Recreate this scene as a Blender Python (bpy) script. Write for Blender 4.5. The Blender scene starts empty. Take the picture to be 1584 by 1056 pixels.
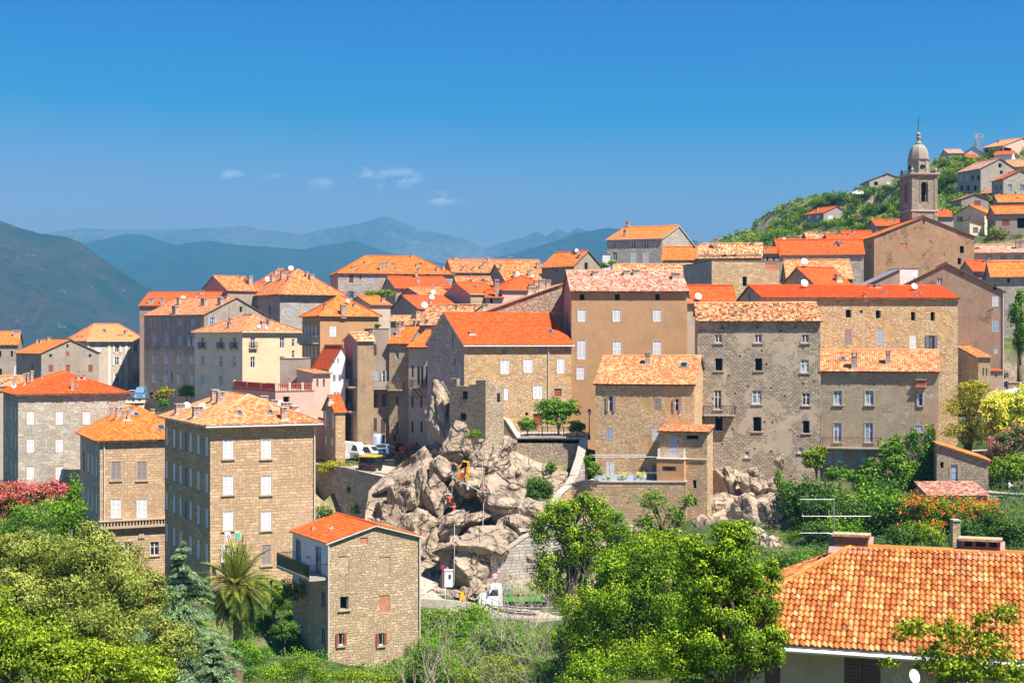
import bpy, math, random
import numpy as np
from mathutils import Vector, Matrix, noise as mnoise
R = math.radians
F = 2200.0; CX = 792.0; HY = 528.0        # focal length and horizon of the photograph, in its pixels
scene = bpy.context.scene
# ---------------- camera
cam_d = bpy.data.cameras.new('camera'); cam = bpy.data.objects.new('camera', cam_d)
scene.collection.objects.link(cam); scene.camera = cam
cam_d.lens = F/1584*36; cam_d.sensor_width = 36; cam_d.clip_start = .5; cam_d.clip_end = 80000
cam.rotation_euler = (R(90), 0, 0)
# ---------------- sun and sky
SUN = Vector((.40, -.33, .855)).normalized()
ELEV = math.asin(SUN.z); AZ = math.atan2(SUN.x, SUN.y)
sl = bpy.data.lights.new('sun', 'SUN'); sl.energy = 4.9; sl.angle = R(.5); sl.color = (1, .93, .82)
so = bpy.data.objects.new('sun', sl); scene.collection.objects.link(so)
so.rotation_euler = SUN.to_track_quat('Z', 'Y').to_euler()
world = bpy.data.worlds.new('World'); scene.world = world; world.use_nodes = True
wt = world.node_tree; wn = wt.nodes; wl = wt.links; bg = wn['Background']
sky = wn.new('ShaderNodeTexSky'); sky.sky_type = 'NISHITA'; sky.sun_disc = False
sky.sun_elevation = ELEV; sky.sun_rotation = AZ; sky.air_density = .6; sky.dust_density = 0; sky.ozone_density = 10; sky.altitude = 0
sep = wn.new('ShaderNodeSeparateColor'); hs = wn.new('ShaderNodeCombineColor'); wl.new(sky.outputs[0], sep.inputs[0])      # polarised, deeper blue sky grade
for i_, (a_, b_, c_, d_) in enumerate(((1.15, 3.41, .0, 11.5), (1.71, 5.6, 1.0, 7.0), (2.2, 7.83, 3.2, 6.6))):
    mr_ = wn.new('ShaderNodeMapRange'); wl.new(sep.outputs[i_], mr_.inputs[0]); mr_.inputs[1].default_value = a_; mr_.inputs[2].default_value = b_; mr_.inputs[3].default_value = c_; mr_.inputs[4].default_value = d_; wl.new(mr_.outputs[0], hs.inputs[i_])
bg.inputs[1].default_value = .070
def cloud_nodes():
    tc = wn.new('ShaderNodeTexCoord'); last = None
    nz = wn.new('ShaderNodeTexNoise'); nz.inputs['Scale'].default_value = 75; nz.inputs['Detail'].default_value = 9
    sc = wn.new('ShaderNodeMapping'); sc.inputs['Scale'].default_value = (1, 1, 2.2)
    wl.new(tc.outputs['Generated'], sc.inputs[0]); wl.new(sc.outputs[0], nz.inputs[0])
    for px, py, rx, rz, st in ((565, 267, 20, 9, .8), (612, 276, 40, 17, 1.0), (688, 308, 34, 13, .8), (358, 270, 20, 8, .6), (424, 275, 24, 7, .35), (498, 284, 24, 10, .45)):
        d = Vector(((px-CX)/F, 1, (HY-py)/F)).normalized()
        sb = wn.new('ShaderNodeVectorMath'); sb.operation = 'SUBTRACT'; wl.new(tc.outputs['Generated'], sb.inputs[0]); sb.inputs[1].default_value = d
        mu = wn.new('ShaderNodeVectorMath'); mu.operation = 'MULTIPLY'; wl.new(sb.outputs[0], mu.inputs[0]); mu.inputs[1].default_value = (F/rx, F/rx, F/rz)
        ln = wn.new('ShaderNodeVectorMath'); ln.operation = 'LENGTH'; wl.new(mu.outputs[0], ln.inputs[0])
        mr = wn.new('ShaderNodeMapRange'); wl.new(ln.outputs['Value'], mr.inputs[0]); mr.inputs[1].default_value = 1.15; mr.inputs[2].default_value = .0; mr.inputs[3].default_value = 0; mr.inputs[4].default_value = st
        if last is None: last = mr.outputs[0]
        else:
            mx = wn.new('ShaderNodeMath'); mx.operation = 'MAXIMUM'; wl.new(last, mx.inputs[0]); wl.new(mr.outputs[0], mx.inputs[1]); last = mx.outputs[0]
    a = wn.new('ShaderNodeMapRange'); wl.new(nz.outputs[0], a.inputs[0]); a.inputs[1].default_value = .42; a.inputs[2].default_value = .60
    m = wn.new('ShaderNodeMath'); m.operation = 'MULTIPLY'; wl.new(a.outputs[0], m.inputs[0]); wl.new(last, m.inputs[1])
    mix = wn.new('ShaderNodeMix'); mix.data_type = 'RGBA'; wl.new(m.outputs[0], mix.inputs[0]); wl.new(hs.outputs[0], mix.inputs[6]); mix.inputs[7].default_value = (9.0, 9.3, 10, 1)
    wl.new(mix.outputs[2], bg.inputs[0])
cloud_nodes()
vs = scene.view_settings; vs.view_transform = 'Standard'; vs.look = 'None'; vs.exposure = 1.32; vs.gamma = 1; vs.use_curve_mapping = False
scene.cycles.use_denoising = True; scene.cycles.max_bounces = 5; scene.cycles.diffuse_bounces = 3; scene.cycles.glossy_bounces = 2
scene.cycles.transmission_bounces = 3; scene.cycles.transparent_max_bounces = 6; scene.cycles.volume_bounces = 0
scene.cycles.caustics_reflective = False; scene.cycles.caustics_refractive = False; scene.cycles.sample_clamp_indirect = 4
rng = random.Random(7)
# ---------------- helpers
def P(px, py, Y): return Vector(((px-CX)/F*Y, Y, (HY-py)/F*Y))
col = scene.collection
def link(o, parent=None):
    col.objects.link(o)
    if parent is not None: o.parent = parent
    return o
def tag(o, label, cat=None, group=None, kind=None):
    if label: o['label'] = label
    if cat: o['category'] = cat
    if group: o['group'] = group
    if kind: o['kind'] = kind
    return o
def empty(name, loc=(0, 0, 0), rz=0, parent=None):
    o = bpy.data.objects.new(name, None); o.location = loc; o.rotation_euler = (0, 0, rz); o.empty_display_size = .5
    return link(o, parent)
def copy_tree(o, parent=None):
    c = o.copy(); link(c, parent)
    for ch in o.children: copy_tree(ch, c)
    return c
class MB:
    def __init__(s): s.v = []; s.f = []; s.m = []; s.uv = []
    def poly(s, pts, mat=0, uvs=None):
        i = len(s.v); s.v += [tuple(p) for p in pts]; s.f.append(tuple(range(i, i+len(pts)))); s.m.append(mat)
        if uvs is None:
            p0 = Vector(pts[0]); n = (Vector(pts[1])-p0).cross(Vector(pts[2])-p0)
            a = [abs(n.x), abs(n.y), abs(n.z)]; k = a.index(max(a))
            uvs = [((p[1], p[2]) if k == 0 else (p[0], p[2]) if k == 1 else (p[0], p[1])) for p in pts]
        s.uv += list(uvs); return s
    def hexa(s, p, mat=0):   # p: 4 bottom, 4 top
        for f in ((3, 2, 1, 0), (4, 5, 6, 7), (0, 1, 5, 4), (1, 2, 6, 5), (2, 3, 7, 6), (3, 0, 4, 7)): s.poly([p[i] for i in f], mat)
        return s
    def box(s, a, b, mat=0):
        x0, y0, z0 = a; x1, y1, z1 = b
        return s.hexa([(x0, y0, z0), (x1, y0, z0), (x1, y1, z0), (x0, y1, z0), (x0, y0, z1), (x1, y0, z1), (x1, y1, z1), (x0, y1, z1)], mat)
    def obox(s, c, ax, ay, az, mat=0):  # centre and three half vectors
        c, ax, ay, az = map(Vector, (c, ax, ay, az))
        return s.hexa([c-ax-ay-az, c+ax-ay-az, c+ax+ay-az, c-ax+ay-az, c-ax-ay+az, c+ax-ay+az, c+ax+ay+az, c-ax+ay+az], mat)
    def tube(s, pts, r, n=6, mat=0, caps=True):
        pts = [Vector(p) for p in pts]; rs = r if isinstance(r, (list, tuple)) else [r]*len(pts); rings = []
        for i, p in enumerate(pts):
            d = (pts[min(i+1, len(pts)-1)]-pts[max(i-1, 0)]).normalized()
            a = d.cross(Vector((0, 0, 1)) if abs(d.z) < .9 else Vector((1, 0, 0))).normalized(); b = d.cross(a)
            rings.append([p+(a*math.cos(t*2*math.pi/n)+b*math.sin(t*2*math.pi/n))*rs[i] for t in range(n)])
        i0 = len(s.v)
        for g in rings: s.v += [tuple(q) for q in g]
        for i in range(len(rings)-1):
            for k in range(n):
                a = i0+i*n+k; b = i0+i*n+(k+1) % n; s.f.append((a, b, b+n, a+n)); s.m.append(mat); s.uv += [(k/n, i), ((k+1)/n, i), ((k+1)/n, i+1), (k/n, i+1)]
        if caps:
            for base, rev in ((i0, 0), (i0+(len(rings)-1)*n, 1)):
                f = list(range(base, base+n)); f = f if rev else f[::-1]
                s.f.append(tuple(f)); s.m.append(mat); s.uv += [(0, 0)]*n
        return s
    def lathe(s, prof, c=(0, 0, 0), n=12, mat=0, rot=0):
        i0 = len(s.v)
        for r, z in prof:
            for k in range(n):
                t = rot+k*2*math.pi/n; s.v.append((c[0]+r*math.cos(t), c[1]+r*math.sin(t), c[2]+z))
        for i in range(len(prof)-1):
            for k in range(n):
                a = i0+i*n+k; b = i0+i*n+(k+1) % n; s.f.append((a, b, b+n, a+n)); s.m.append(mat)
                s.uv += [(k*prof[i][0]*6.28/n, prof[i][1]), ((k+1)*prof[i][0]*6.28/n, prof[i][1]), ((k+1)*prof[i][0]*6.28/n, prof[i+1][1]), (k*prof[i][0]*6.28/n, prof[i+1][1])]
        s.f.append(tuple(range(i0+n-1, i0-1, -1))); s.m.append(mat); s.uv += [(0, 0)]*n
        j = i0+(len(prof)-1)*n; s.f.append(tuple(range(j, j+n))); s.m.append(mat); s.uv += [(0, 0)]*n
        return s
    def xf(s, M, i0=0):
        s.v[i0:] = [tuple(M @ Vector(p)) for p in s.v[i0:]]; return s
    def build(s, name, mats, parent=None, smooth=False, loc=None):
        me = bpy.data.meshes.new(name); me.from_pydata(s.v, [], s.f)
        mats = mats if isinstance(mats, (list, tuple)) else [mats]
        for m in mats: me.materials.append(m)
        if len(mats) > 1: me.polygons.foreach_set('material_index', s.m)
        ul = me.uv_layers.new(name='UVMap'); ul.data.foreach_set('uv', np.array(s.uv, dtype=np.float32).ravel())
        if smooth: me.polygons.foreach_set('use_smooth', [True]*len(s.f))
        me.update()
        o = bpy.data.objects.new(name, me)
        if loc: o.location = loc
        return link(o, parent)
def np_mesh(name, V, Q, mats, parent=None, rnd=None, smooth=False, uv=None, mi=None):
    V = np.asarray(V, dtype=np.float32); Q = np.asarray(Q, dtype=np.int32); n, k = Q.shape
    me = bpy.data.meshes.new(name); me.vertices.add(len(V)); me.vertices.foreach_set('co', V.ravel())
    me.loops.add(n*k); me.loops.foreach_set('vertex_index', Q.ravel())
    me.polygons.add(n); me.polygons.foreach_set('loop_start', np.arange(0, n*k, k, dtype=np.int32)); me.polygons.foreach_set('loop_total', np.full(n, k, dtype=np.int32))
    for m in (mats if isinstance(mats, (list, tuple)) else [mats]): me.materials.append(m)
    if mi is not None: me.polygons.foreach_set('material_index', np.asarray(mi, dtype=np.int32))
    me.polygons.foreach_set('use_smooth', np.full(n, bool(smooth)))
    me.update(calc_edges=True)
    if rnd is not None:
        at = me.attributes.new('rnd', 'FLOAT', 'FACE'); at.data.foreach_set('value', np.asarray(rnd, dtype=np.float32))
    if uv is not None:
        ul = me.uv_layers.new(name='UVMap'); ul.data.foreach_set('uv', np.asarray(uv, dtype=np.float32).ravel())
    o = bpy.data.objects.new(name, me)
    return link(o, parent)
# ---------------- materials (all procedural)
class NT:
    def __init__(s, name):
        s.mat = bpy.data.materials.new(name); s.mat.use_nodes = True; s.t = s.mat.node_tree; s.n = s.t.nodes; s.l = s.t.links
        s.b = s.n['Principled BSDF']; s.b.inputs['Roughness'].default_value = .85; s.b.inputs['Specular IOR Level'].default_value = .25
    def new(s, k, **kw):
        n = s.n.new('ShaderNode'+k)
        for a, v in kw.items(): setattr(n, a, v)
        return n
    def setin(s, n, i, v):
        if isinstance(v, bpy.types.NodeSocket): s.l.new(v, n.inputs[i])
        elif isinstance(v, (tuple, list)) and len(v) == 3 and n.inputs[i].type == 'RGBA': n.inputs[i].default_value = (*v, 1)
        else: n.inputs[i].default_value = v
    def mix(s, f, a, b, blend='MIX'):
        n = s.new('Mix', data_type='RGBA', blend_type=blend); s.setin(n, 0, f); s.setin(n, 6, a); s.setin(n, 7, b); return n.outputs[2]
    def math(s, op, a, b=0, c=0):
        n = s.new('Math', operation=op); s.setin(n, 0, a); s.setin(n, 1, b); s.setin(n, 2, c); return n.outputs[0]
    def vm(s, op, a, b):
        n = s.new('VectorMath', operation=op); s.setin(n, 0, a); s.setin(n, 1, b); return n.outputs[0]
    def coord(s, k='Object'): return s.new('TexCoord').outputs[k]
    def noise(s, v, sc, det=4, rough=.55, out=0, dist=0):
        n = s.new('TexNoise'); s.setin(n, 0, v); n.inputs['Scale'].default_value = sc; n.inputs['Detail'].default_value = det; n.inputs['Roughness'].default_value = rough; n.inputs['Distortion'].default_value = dist; return n.outputs[out]
    def ramp(s, f, stops, mode='LINEAR'):
        n = s.new('ValToRGB'); cr = n.color_ramp; cr.interpolation = mode; s.setin(n, 0, f)
        while len(cr.elements) < len(stops): cr.elements.new(.5)
        for e, (p, c) in zip(cr.elements, stops): e.position = p; e.color = (*c, 1) if len(c) == 3 else c
        return n.outputs[0]
    def rng(s, f, a, b, c=0, d=1):
        n = s.new('MapRange'); s.setin(n, 0, f); n.inputs[1].default_value = a; n.inputs[2].default_value = b; n.inputs[3].default_value = c; n.inputs[4].default_value = d; return n.outputs[0]
    def bump(s, h, st=.5, dist=.05):
        n = s.new('Bump'); n.inputs['Strength'].default_value = st; n.inputs['Distance'].default_value = dist; s.setin(n, 'Height', h); s.l.new(n.outputs[0], s.b.inputs['Normal'])
    def col(s, c): s.setin(s.b, 'Base Color', c); return s
def plain(name, c, rough=.7, metal=0, spec=.3, var=.12, emis=None, nsc=6):
    t = NT(name); t.b.inputs['Roughness'].default_value = rough; t.b.inputs['Metallic'].default_value = metal; t.b.inputs['Specular IOR Level'].default_value = spec
    n = t.noise(t.coord(), nsc, 4)
    t.col(t.mix(t.rng(n, .3, .7), tuple(x*(1-var) for x in c), tuple(min(1, x*(1+var)) for x in c))); return t.mat
def hsvshift(t, c, amt=.16):
    oi = t.new('ObjectInfo'); v = t.rng(oi.outputs['Random'], 0, 1, 1-amt, 1+amt)
    n = t.new('HueSaturation'); t.setin(n, 'Value', v); t.setin(n, 'Color', c); return n.outputs[0]
def stone(name, c1, c2, mortar, bw=.55, bh=.27, msz=.02, dist=.05, stain=.25, plaster=0, pc=(.4, .33, .25), bstr=.7, grime=(.16, .14, .12)):
    t = NT(name); uv = t.coord('UV')
    w = t.noise(uv, 1.6, 3, out=1); w = t.vm('SUBTRACT', w, (.5, .5, .5)); w = t.vm('SCALE', w, (0, 0, 0)); w.node.inputs['Scale'].default_value = dist*4
    uvd = t.vm('ADD', uv, w)
    br = t.new('TexBrick'); t.setin(br, 0, uvd); br.offset = .5; br.squash = 1.35; br.squash_frequency = 3
    br.inputs['Color1'].default_value = (0, 0, 0, 1); br.inputs['Color2'].default_value = (1, 1, 1, 1); br.inputs['Mortar'].default_value = (.5, .5, .5, 1)
    br.inputs['Scale'].default_value = 1; br.inputs['Brick Width'].default_value = bw; br.inputs['Row Height'].default_value = bh; br.inputs['Mortar Size'].default_value = msz; br.inputs['Mortar Smooth'].default_value = .3; br.inputs['Bias'].default_value = 0
    b2 = t.new('TexBrick'); t.setin(b2, 0, uvd); b2.offset = .37; b2.squash = .8; b2.squash_frequency = 2
    for k_, v_ in (('Scale', 1), ('Brick Width', bw*.62), ('Row Height', bh*.66), ('Mortar Size', msz*.8), ('Mortar Smooth', .3), ('Bias', 0)): b2.inputs[k_].default_value = v_
    b2.inputs['Color1'].default_value = (0, 0, 0, 1); b2.inputs['Color2'].default_value = (1, 1, 1, 1); b2.inputs['Mortar'].default_value = (.5, .5, .5, 1)
    sel = t.rng(t.noise(uv, .28, 5, .7), .52, .55); bcol = t.mix(sel, br.outputs[0], b2.outputs[0]); bfac = t.math('ADD', t.math('MULTIPLY', br.outputs[1], t.math('SUBTRACT', 1, sel)), t.math('MULTIPLY', b2.outputs[1], sel))
    cel = t.new('RGBToBW'); t.l.new(bcol, cel.inputs[0])
    mid = tuple((a+b)/2*1.02 for a, b in zip(c1, c2)); lite = tuple(min(1, x*1.35) for x in c2)
    stn = t.ramp(cel.outputs[0], [(0, c1), (.35, mid), (.7, c2), (1, lite)])
    n2 = t.noise(uv, 9, 5, .7); stn = t.mix(.35, stn, t.ramp(n2, [(.25, tuple(x*.45 for x in c1)), (.75, lite)]), 'MIX')
    c = t.mix(bfac, stn, mortar)
    n3 = t.noise(uv, .22, 6, .7); mp_ = t.new('Mapping'); t.setin(mp_, 0, uv); mp_.inputs['Scale'].default_value = (1.1, .12, 1); st_ = t.noise(mp_.outputs[0], 1.0, 8, .7)
    c = t.mix(t.rng(n3, .50, .76, 0, stain), c, grime, 'MIX'); c = t.mix(t.rng(st_, .54, .72, 0, .45), c, tuple(x*1.3 for x in grime)); c = t.mix(t.rng(t.noise(uv, .16, 4, .6), .55, .7, 0, .35), c, tuple(min(1, x*1.12) for x in c2))
    h = t.math('SUBTRACT', t.math('MULTIPLY', n2, .5), bfac)
    if plaster > 0:
        n4 = t.noise(uv, .35, 8, .65, dist=.4); k = t.rng(n4, .62-plaster*.4, .66-plaster*.4)
        pcol = t.mix(t.rng(t.noise(uv, .8, 8, .7), .3, .7), tuple(x*.75 for x in pc), tuple(x*1.2 for x in pc))
        c = t.mix(k, c, pcol); h = t.mix(k, h, t.math('MULTIPLY', n2, .2))
    t.col(hsvshift(t, c, .09)); t.bump(h, bstr, .05); t.b.inputs['Roughness'].default_value = .92; return t.mat
def rubble(name, cols, mortar, sc=2.4, plaster=.25, pc=(.42, .31, .2), stretch=.7, bstr=.8):
    t = NT(name); uv = t.coord('UV'); mp = t.new('Mapping'); t.setin(mp, 0, uv); mp.inputs['Scale'].default_value = (stretch, 1.25, 1)
    w = t.vm('SUBTRACT', t.noise(uv, 3, 3, out=1), (.5, .5, .5)); w = t.vm('SCALE', w, (0, 0, 0)); w.node.inputs['Scale'].default_value = .5
    q = t.vm('ADD', mp.outputs[0], w)
    vo = t.new('TexVoronoi', voronoi_dimensions='2D'); t.setin(vo, 0, q); vo.inputs['Scale'].default_value = sc
    ve = t.new('TexVoronoi', voronoi_dimensions='2D', feature='DISTANCE_TO_EDGE'); t.setin(ve, 0, q); ve.inputs['Scale'].default_value = sc
    bw = t.new('SeparateColor'); t.l.new(vo.outputs['Color'], bw.inputs[0])
    c = t.ramp(bw.outputs[0], [(i/(len(cols)-1), x) for i, x in enumerate(cols)])
    n2 = t.noise(uv, 11, 5, .7); c = t.mix(.3, c, t.ramp(n2, [(.25, tuple(x*.4 for x in cols[0])), (.75, cols[-1])]))
    e = t.rng(ve.outputs['Distance'], .0, .12)
    c = t.mix(e, mortar, c); h = t.math('ADD', e, t.math('MULTIPLY', n2, .4))
    if plaster > 0:
        k = t.rng(t.noise(uv, .3, 8, .65, dist=.5), .64-plaster*.4, .68-plaster*.4)
        pcol = t.mix(t.rng(t.noise(uv, .9, 8, .7), .3, .7), tuple(x*.7 for x in pc), tuple(x*1.25 for x in pc))
        c = t.mix(k, c, pcol); h = t.mix(k, h, t.math('MULTIPLY', n2, .3))
    t.col(hsvshift(t, c, .07)); t.bump(h, bstr, .06); t.b.inputs['Roughness'].default_value = .95; return t.mat
def plaster(name, c, dark, streak=.5, patch=.0, pcol=(.4, .3, .2), sc=1.0, hole=.0):
    t = NT(name); uv = t.coord('UV')
    mp = t.new('Mapping'); t.setin(mp, 0, uv); mp.inputs['Scale'].default_value = (1.3, .16, 1)
    st = t.noise(mp.outputs[0], 1.3*sc, 8, .7); bl = t.noise(uv, .4*sc, 8, .7, dist=.3); fine = t.noise(uv, 6, 6, .75)
    a = t.mix(t.rng(bl, .35, .68), tuple(x*1.12 for x in c), tuple(x*.78+d*.1 for x, d in zip(c, dark)))
    a = t.mix(t.rng(st, .46, .74, 0, streak), a, dark)
    sp_ = t.noise(uv, .75*sc, 9, .72, dist=.6); a = t.mix(t.rng(sp_, .52, .60, 0, .5), a, tuple(min(1, x*1.22) for x in c)); a = t.mix(t.rng(t.noise(uv, 1.9*sc, 8, .7, dist=.4), .55, .66, 0, .55), a, tuple(x*.85 for x in dark)); a = t.mix(t.rng(t.noise(uv, .17, 5, .6), .5, .68, 0, .4), a, (c[0]*1.05, c[1]*.86, c[2]*.78))
    a = t.mix(.22, a, t.ramp(fine, [(.3, tuple(x*.5 for x in c)), (.7, tuple(min(1, x*1.3) for x in c))]))
    h = fine
    if patch > 0:
        br = t.new('TexBrick'); w = t.vm('SUBTRACT', t.noise(uv, 1.6, 3, out=1), (.5, .5, .5)); w = t.vm('SCALE', w, (0, 0, 0)); w.node.inputs['Scale'].default_value = .3
        t.setin(br, 0, t.vm('ADD', uv, w)); br.inputs['Scale'].default_value = 1; br.inputs['Brick Width'].default_value = .5; br.inputs['Row Height'].default_value = .24; br.inputs['Mortar Size'].default_value = .03
        br.inputs['Color1'].default_value = (*[x*.75 for x in pcol], 1); br.inputs['Color2'].default_value = (*[min(1, x*1.25) for x in pcol], 1); br.inputs['Mortar'].default_value = (*[x*.35 for x in pcol], 1)
        n5 = t.noise(uv, .33, 10, .68, dist=.6); k = t.rng(n5, .6-patch*.35, .64-patch*.35)
        a = t.mix(k, a, br.outputs[0]); h = t.mix(k, t.math('ADD', fine, .8), br.outputs[1])
    if hole > 0:
        vo = t.new('TexVoronoi', voronoi_dimensions='2D'); t.setin(vo, 0, uv); vo.inputs['Scale'].default_value = .38
        a = t.mix(t.rng(vo.outputs['Distance'], .055, .035), a, (.03, .025, .02))
    t.col(hsvshift(t, a, .06)); t.bump(h, .35, .04); t.b.inputs['Roughness'].default_value = .95; return t.mat
def tiles(name, stops, cw=.25, rh=.38, bump=True, patch=None, pamt=.5, var=.35, psc=.5):
    t = NT(name); uv = t.coord('UV'); sp = t.new('SeparateXYZ'); t.setin(sp, 0, uv)
    u = t.math('DIVIDE', sp.outputs[0], cw); v = t.math('DIVIDE', sp.outputs[1], rh)
    cb = t.new('CombineXYZ'); t.setin(cb, 0, t.math('FLOOR', u)); t.setin(cb, 1, t.math('FLOOR', v))
    wn_ = t.new('TexWhiteNoise', noise_dimensions='2D'); t.setin(wn_, 0, cb.outputs[0])
    n = t.noise(uv, 1.2, 6, .7); f = t.math('ADD', t.math('MULTIPLY', wn_.outputs[0], var*1.6), t.math('MULTIPLY', n, 1-var*.8)); f = t.rng(f, .25, .95+var*.3)
    c = t.ramp(f, stops)
    if patch: c = t.mix(t.rng(t.noise(uv, psc, 8, .72, dist=.3), .5, .72, 0, pamt), c, patch)
    gk = 1.0 if bump else (.8 if 'foreground' in name else .5)
    fr = t.math('FRACT', u); valley = t.rng(t.math('ABSOLUTE', t.math('SUBTRACT', fr, .5)), .36, .5)   # shade of the channels and row laps put into the tile colour
    c = t.mix(t.math('MULTIPLY', valley, .45*gk), c, tuple(x*.35 for x in stops[0][1]))
    fv = t.math('FRACT', v); c = t.mix(t.math('MULTIPLY', t.rng(fv, .14, .0), .4*gk*gk), c, tuple(x*.3 for x in stops[0][1]))
    t.col(hsvshift(t, c, .1)); t.b.inputs['Roughness'].default_value = .9; t.b.inputs['Specular IOR Level'].default_value = .15
    if bump:
        w = t.math('SINE', t.math('MULTIPLY', u, 6.2832)); w = t.math('ADD', t.math('MULTIPLY', w, -.5), t.math('MULTIPLY', fv, -.5)); t.bump(w, .7, .07)
    return t.mat
M = {}
M['ashlar'] = stone('ashlar_granite', (0.381, 0.254, 0.143), (0.618, 0.423, 0.238), (0.258, 0.188, 0.115), .62, .29, .018, stain=.3, bstr=.9)
M['ashlar2'] = stone('pale_granite', (.40, .34, .26), (.57, .50, .40), (.25, .22, .18), .6, .26, .018, stain=.35, bstr=.8)
M['ashlar3'] = stone('warm_granite', (0.454, 0.294, 0.162), (0.626, 0.420, 0.248), (0.313, 0.223, 0.145), .6, .29, .02, stain=.15, bstr=.9)
M['ashlarg'] = stone('grey_granite', (.33, .29, .24), (.50, .44, .37), (.16, .14, .12), .6, .3, .025, stain=.35)
M['smallstone'] = stone('small_stone', (0.391, 0.282, 0.172), (0.618, 0.461, 0.295), (0.340, 0.244, 0.148), .42, .2, .03, dist=.12, stain=.2, bstr=1.0)
M['oldstone'] = stone('old_stone', (0.350, 0.263, 0.172), (0.515, 0.404, 0.271), (0.247, 0.188, 0.123), .55, .27, .025, dist=.08, stain=.4, plaster=.42, pc=(0.412, 0.320, 0.213))
M['rubble'] = rubble('rubble_wall', [(0.371, 0.244, 0.139), (0.567, 0.395, 0.230), (0.639, 0.470, 0.295), (0.515, 0.348, 0.205)], (0.309, 0.216, 0.123), 2.6, .3)
M['rubble2'] = rubble('coarse_rubble_wall', [(.34, .22, .14), (.52, .36, .24), (.55, .42, .3), (.4, .3, .2)], (.22, .15, .1), 1.9, .0)
M['rubblew'] = rubble('warm_rubble_wall', [(0.494, 0.320, 0.164), (0.659, 0.461, 0.271), (0.721, 0.526, 0.328), (0.597, 0.395, 0.213)], (0.371, 0.244, 0.123), 2.8, .32, (0.536, 0.338, 0.164))
M['drywall'] = rubble('dry_stone_wall', [(.34, .26, .17), (.48, .38, .26), (.53, .43, .31), (.42, .32, .22)], (.2, .15, .1), 3.1, .0)
M['tan'] = plaster('tan_plaster', (0.536, 0.291, 0.139), (0.330, 0.197, 0.107), .3)
M['tall'] = plaster('ochre_grey_plaster', (0.474, 0.282, 0.139), (0.371, 0.273, 0.180), .35, hole=0)
M['grey'] = plaster('stained_grey_plaster', (.48, .39, .28), (.20, .17, .14), .4, .42, (.42, .34, .25), hole=1)
M['dark'] = plaster('black_streaked_plaster', (.36, .30, .245), (.05, .045, .042), .9)
M['dgrey'] = plaster('dark_grey_plaster', (.37, .30, .24), (.15, .12, .095), .6)
M['brown'] = plaster('brown_plaster', (.40, .26, .18), (.18, .12, .09), .55, .1, (.32, .2, .14))
M['church'] = plaster('church_plaster', (0.453, 0.273, 0.156), (0.206, 0.132, 0.082), .45, .16, (0.371, 0.226, 0.131))
M['creamd'] = plaster('shaded_side_cream_plaster', (.80, .57, .43), (.62, .45, .34), .2)  # paler, pinker copy of the cream plaster; brightens the shaded face by colour
M['ochre'] = plaster('streaked_ochre_plaster', (.38, .27, .155), (.12, .095, .075), .85, .12, (.36, .28, .2))
M['cream'] = plaster('cream_plaster', (.68, .49, .32), (.62, .46, .28), .15)
M['creamw'] = plaster('weathered_cream_plaster', (.50, .42, .33), (.28, .23, .18), .45)
M['pink'] = plaster('pink_plaster', (.62, .42, .33), (.5, .33, .26), .25)
M['pinkd'] = plaster('dusty_pink_plaster', (.4, .27, .22), (.28, .19, .15), .4)
M['white'] = plaster('white_plaster', (.74, .7, .68), (.6, .57, .54), .2)
M['beige'] = plaster('beige_plaster', (.5, .41, .32), (.36, .29, .22), .3)
M['villa'] = plaster('villa_render', (.46, .37, .235), (.33, .26, .17), .2)
M['yellow'] = plaster('pale_yellow_plaster', (.78, .68, .42), (.6, .5, .3), .15)
M['taupe'] = plaster('taupe_plaster', (.33, .28, .24), (.24, .2, .17), .35)
O1, O2, O3 = (.70, .13, .02), (.85, .19, .03), (.93, .27, .06)
tm = {
 'red': dict(stops=[(0, (0.447, 0.056, 0.010)), (.5, (0.636, 0.090, 0.017)), (1, (0.714, 0.146, 0.034))], patch=(.50, .12, .035), pamt=.55, var=.32),
 'orange': dict(stops=[(0, (0.430, 0.086, 0.017)), (.5, (0.636, 0.146, 0.026)), (1, (0.722, 0.241, 0.060))], patch=(0.705, 0.284, 0.086), pamt=.5, var=.4),
 'old': dict(stops=[(0, (0.310, 0.073, 0.026)), (.4, (0.550, 0.129, 0.030)), (.75, (0.654, 0.215, 0.069)), (1, (0.671, 0.361, 0.189))], patch=(0.361, 0.189, 0.086), pamt=.65, var=.5),
 'pale': dict(stops=[(0, (.31, .09, .032)), (.5, (.53, .205, .082)), (1, (.68, .37, .20))], patch=(.40, .17, .08), pamt=.45, var=.42),
 'pink': dict(stops=[(0, (0.292, 0.095, 0.060)), (.5, (0.482, 0.232, 0.155)), (1, (0.619, 0.404, 0.301))], var=.55),
 'terra': dict(stops=[(0, (0.619, 0.172, 0.060)), (.5, (0.748, 0.258, 0.103)), (1, (0.791, 0.344, 0.155))], var=.2),
 'broken': dict(stops=[(0, (0.172, 0.060, 0.026)), (.35, (0.447, 0.138, 0.043)), (.7, (0.654, 0.275, 0.103)), (1, (0.705, 0.447, 0.258))], patch=(0.258, 0.172, 0.103), pamt=.7, var=.75, psc=1.5),
}
for k, v in tm.items():
    M['t_'+k] = tiles('tiles_'+k, bump=True, **v); M['g_'+k] = tiles('barrel_tiles_'+k, bump=False, **v)
M['fg_tile'] = tiles('foreground_barrel_tiles', [(0, (.25, .065, .022)), (.3, (.40, .12, .035)), (.6, (.50, .185, .05)), (.88, (.57, .255, .085)), (1, (.60, .33, .15))], cw=.19, rh=.31, bump=False, patch=(.24, .11, .055), pamt=.6, var=.48)
M['W'] = plain('white_paint', (.76, .76, .76), .5, var=.06); M['B'] = plain('brown_paint', (.13, .07, .05), .6)
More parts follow.
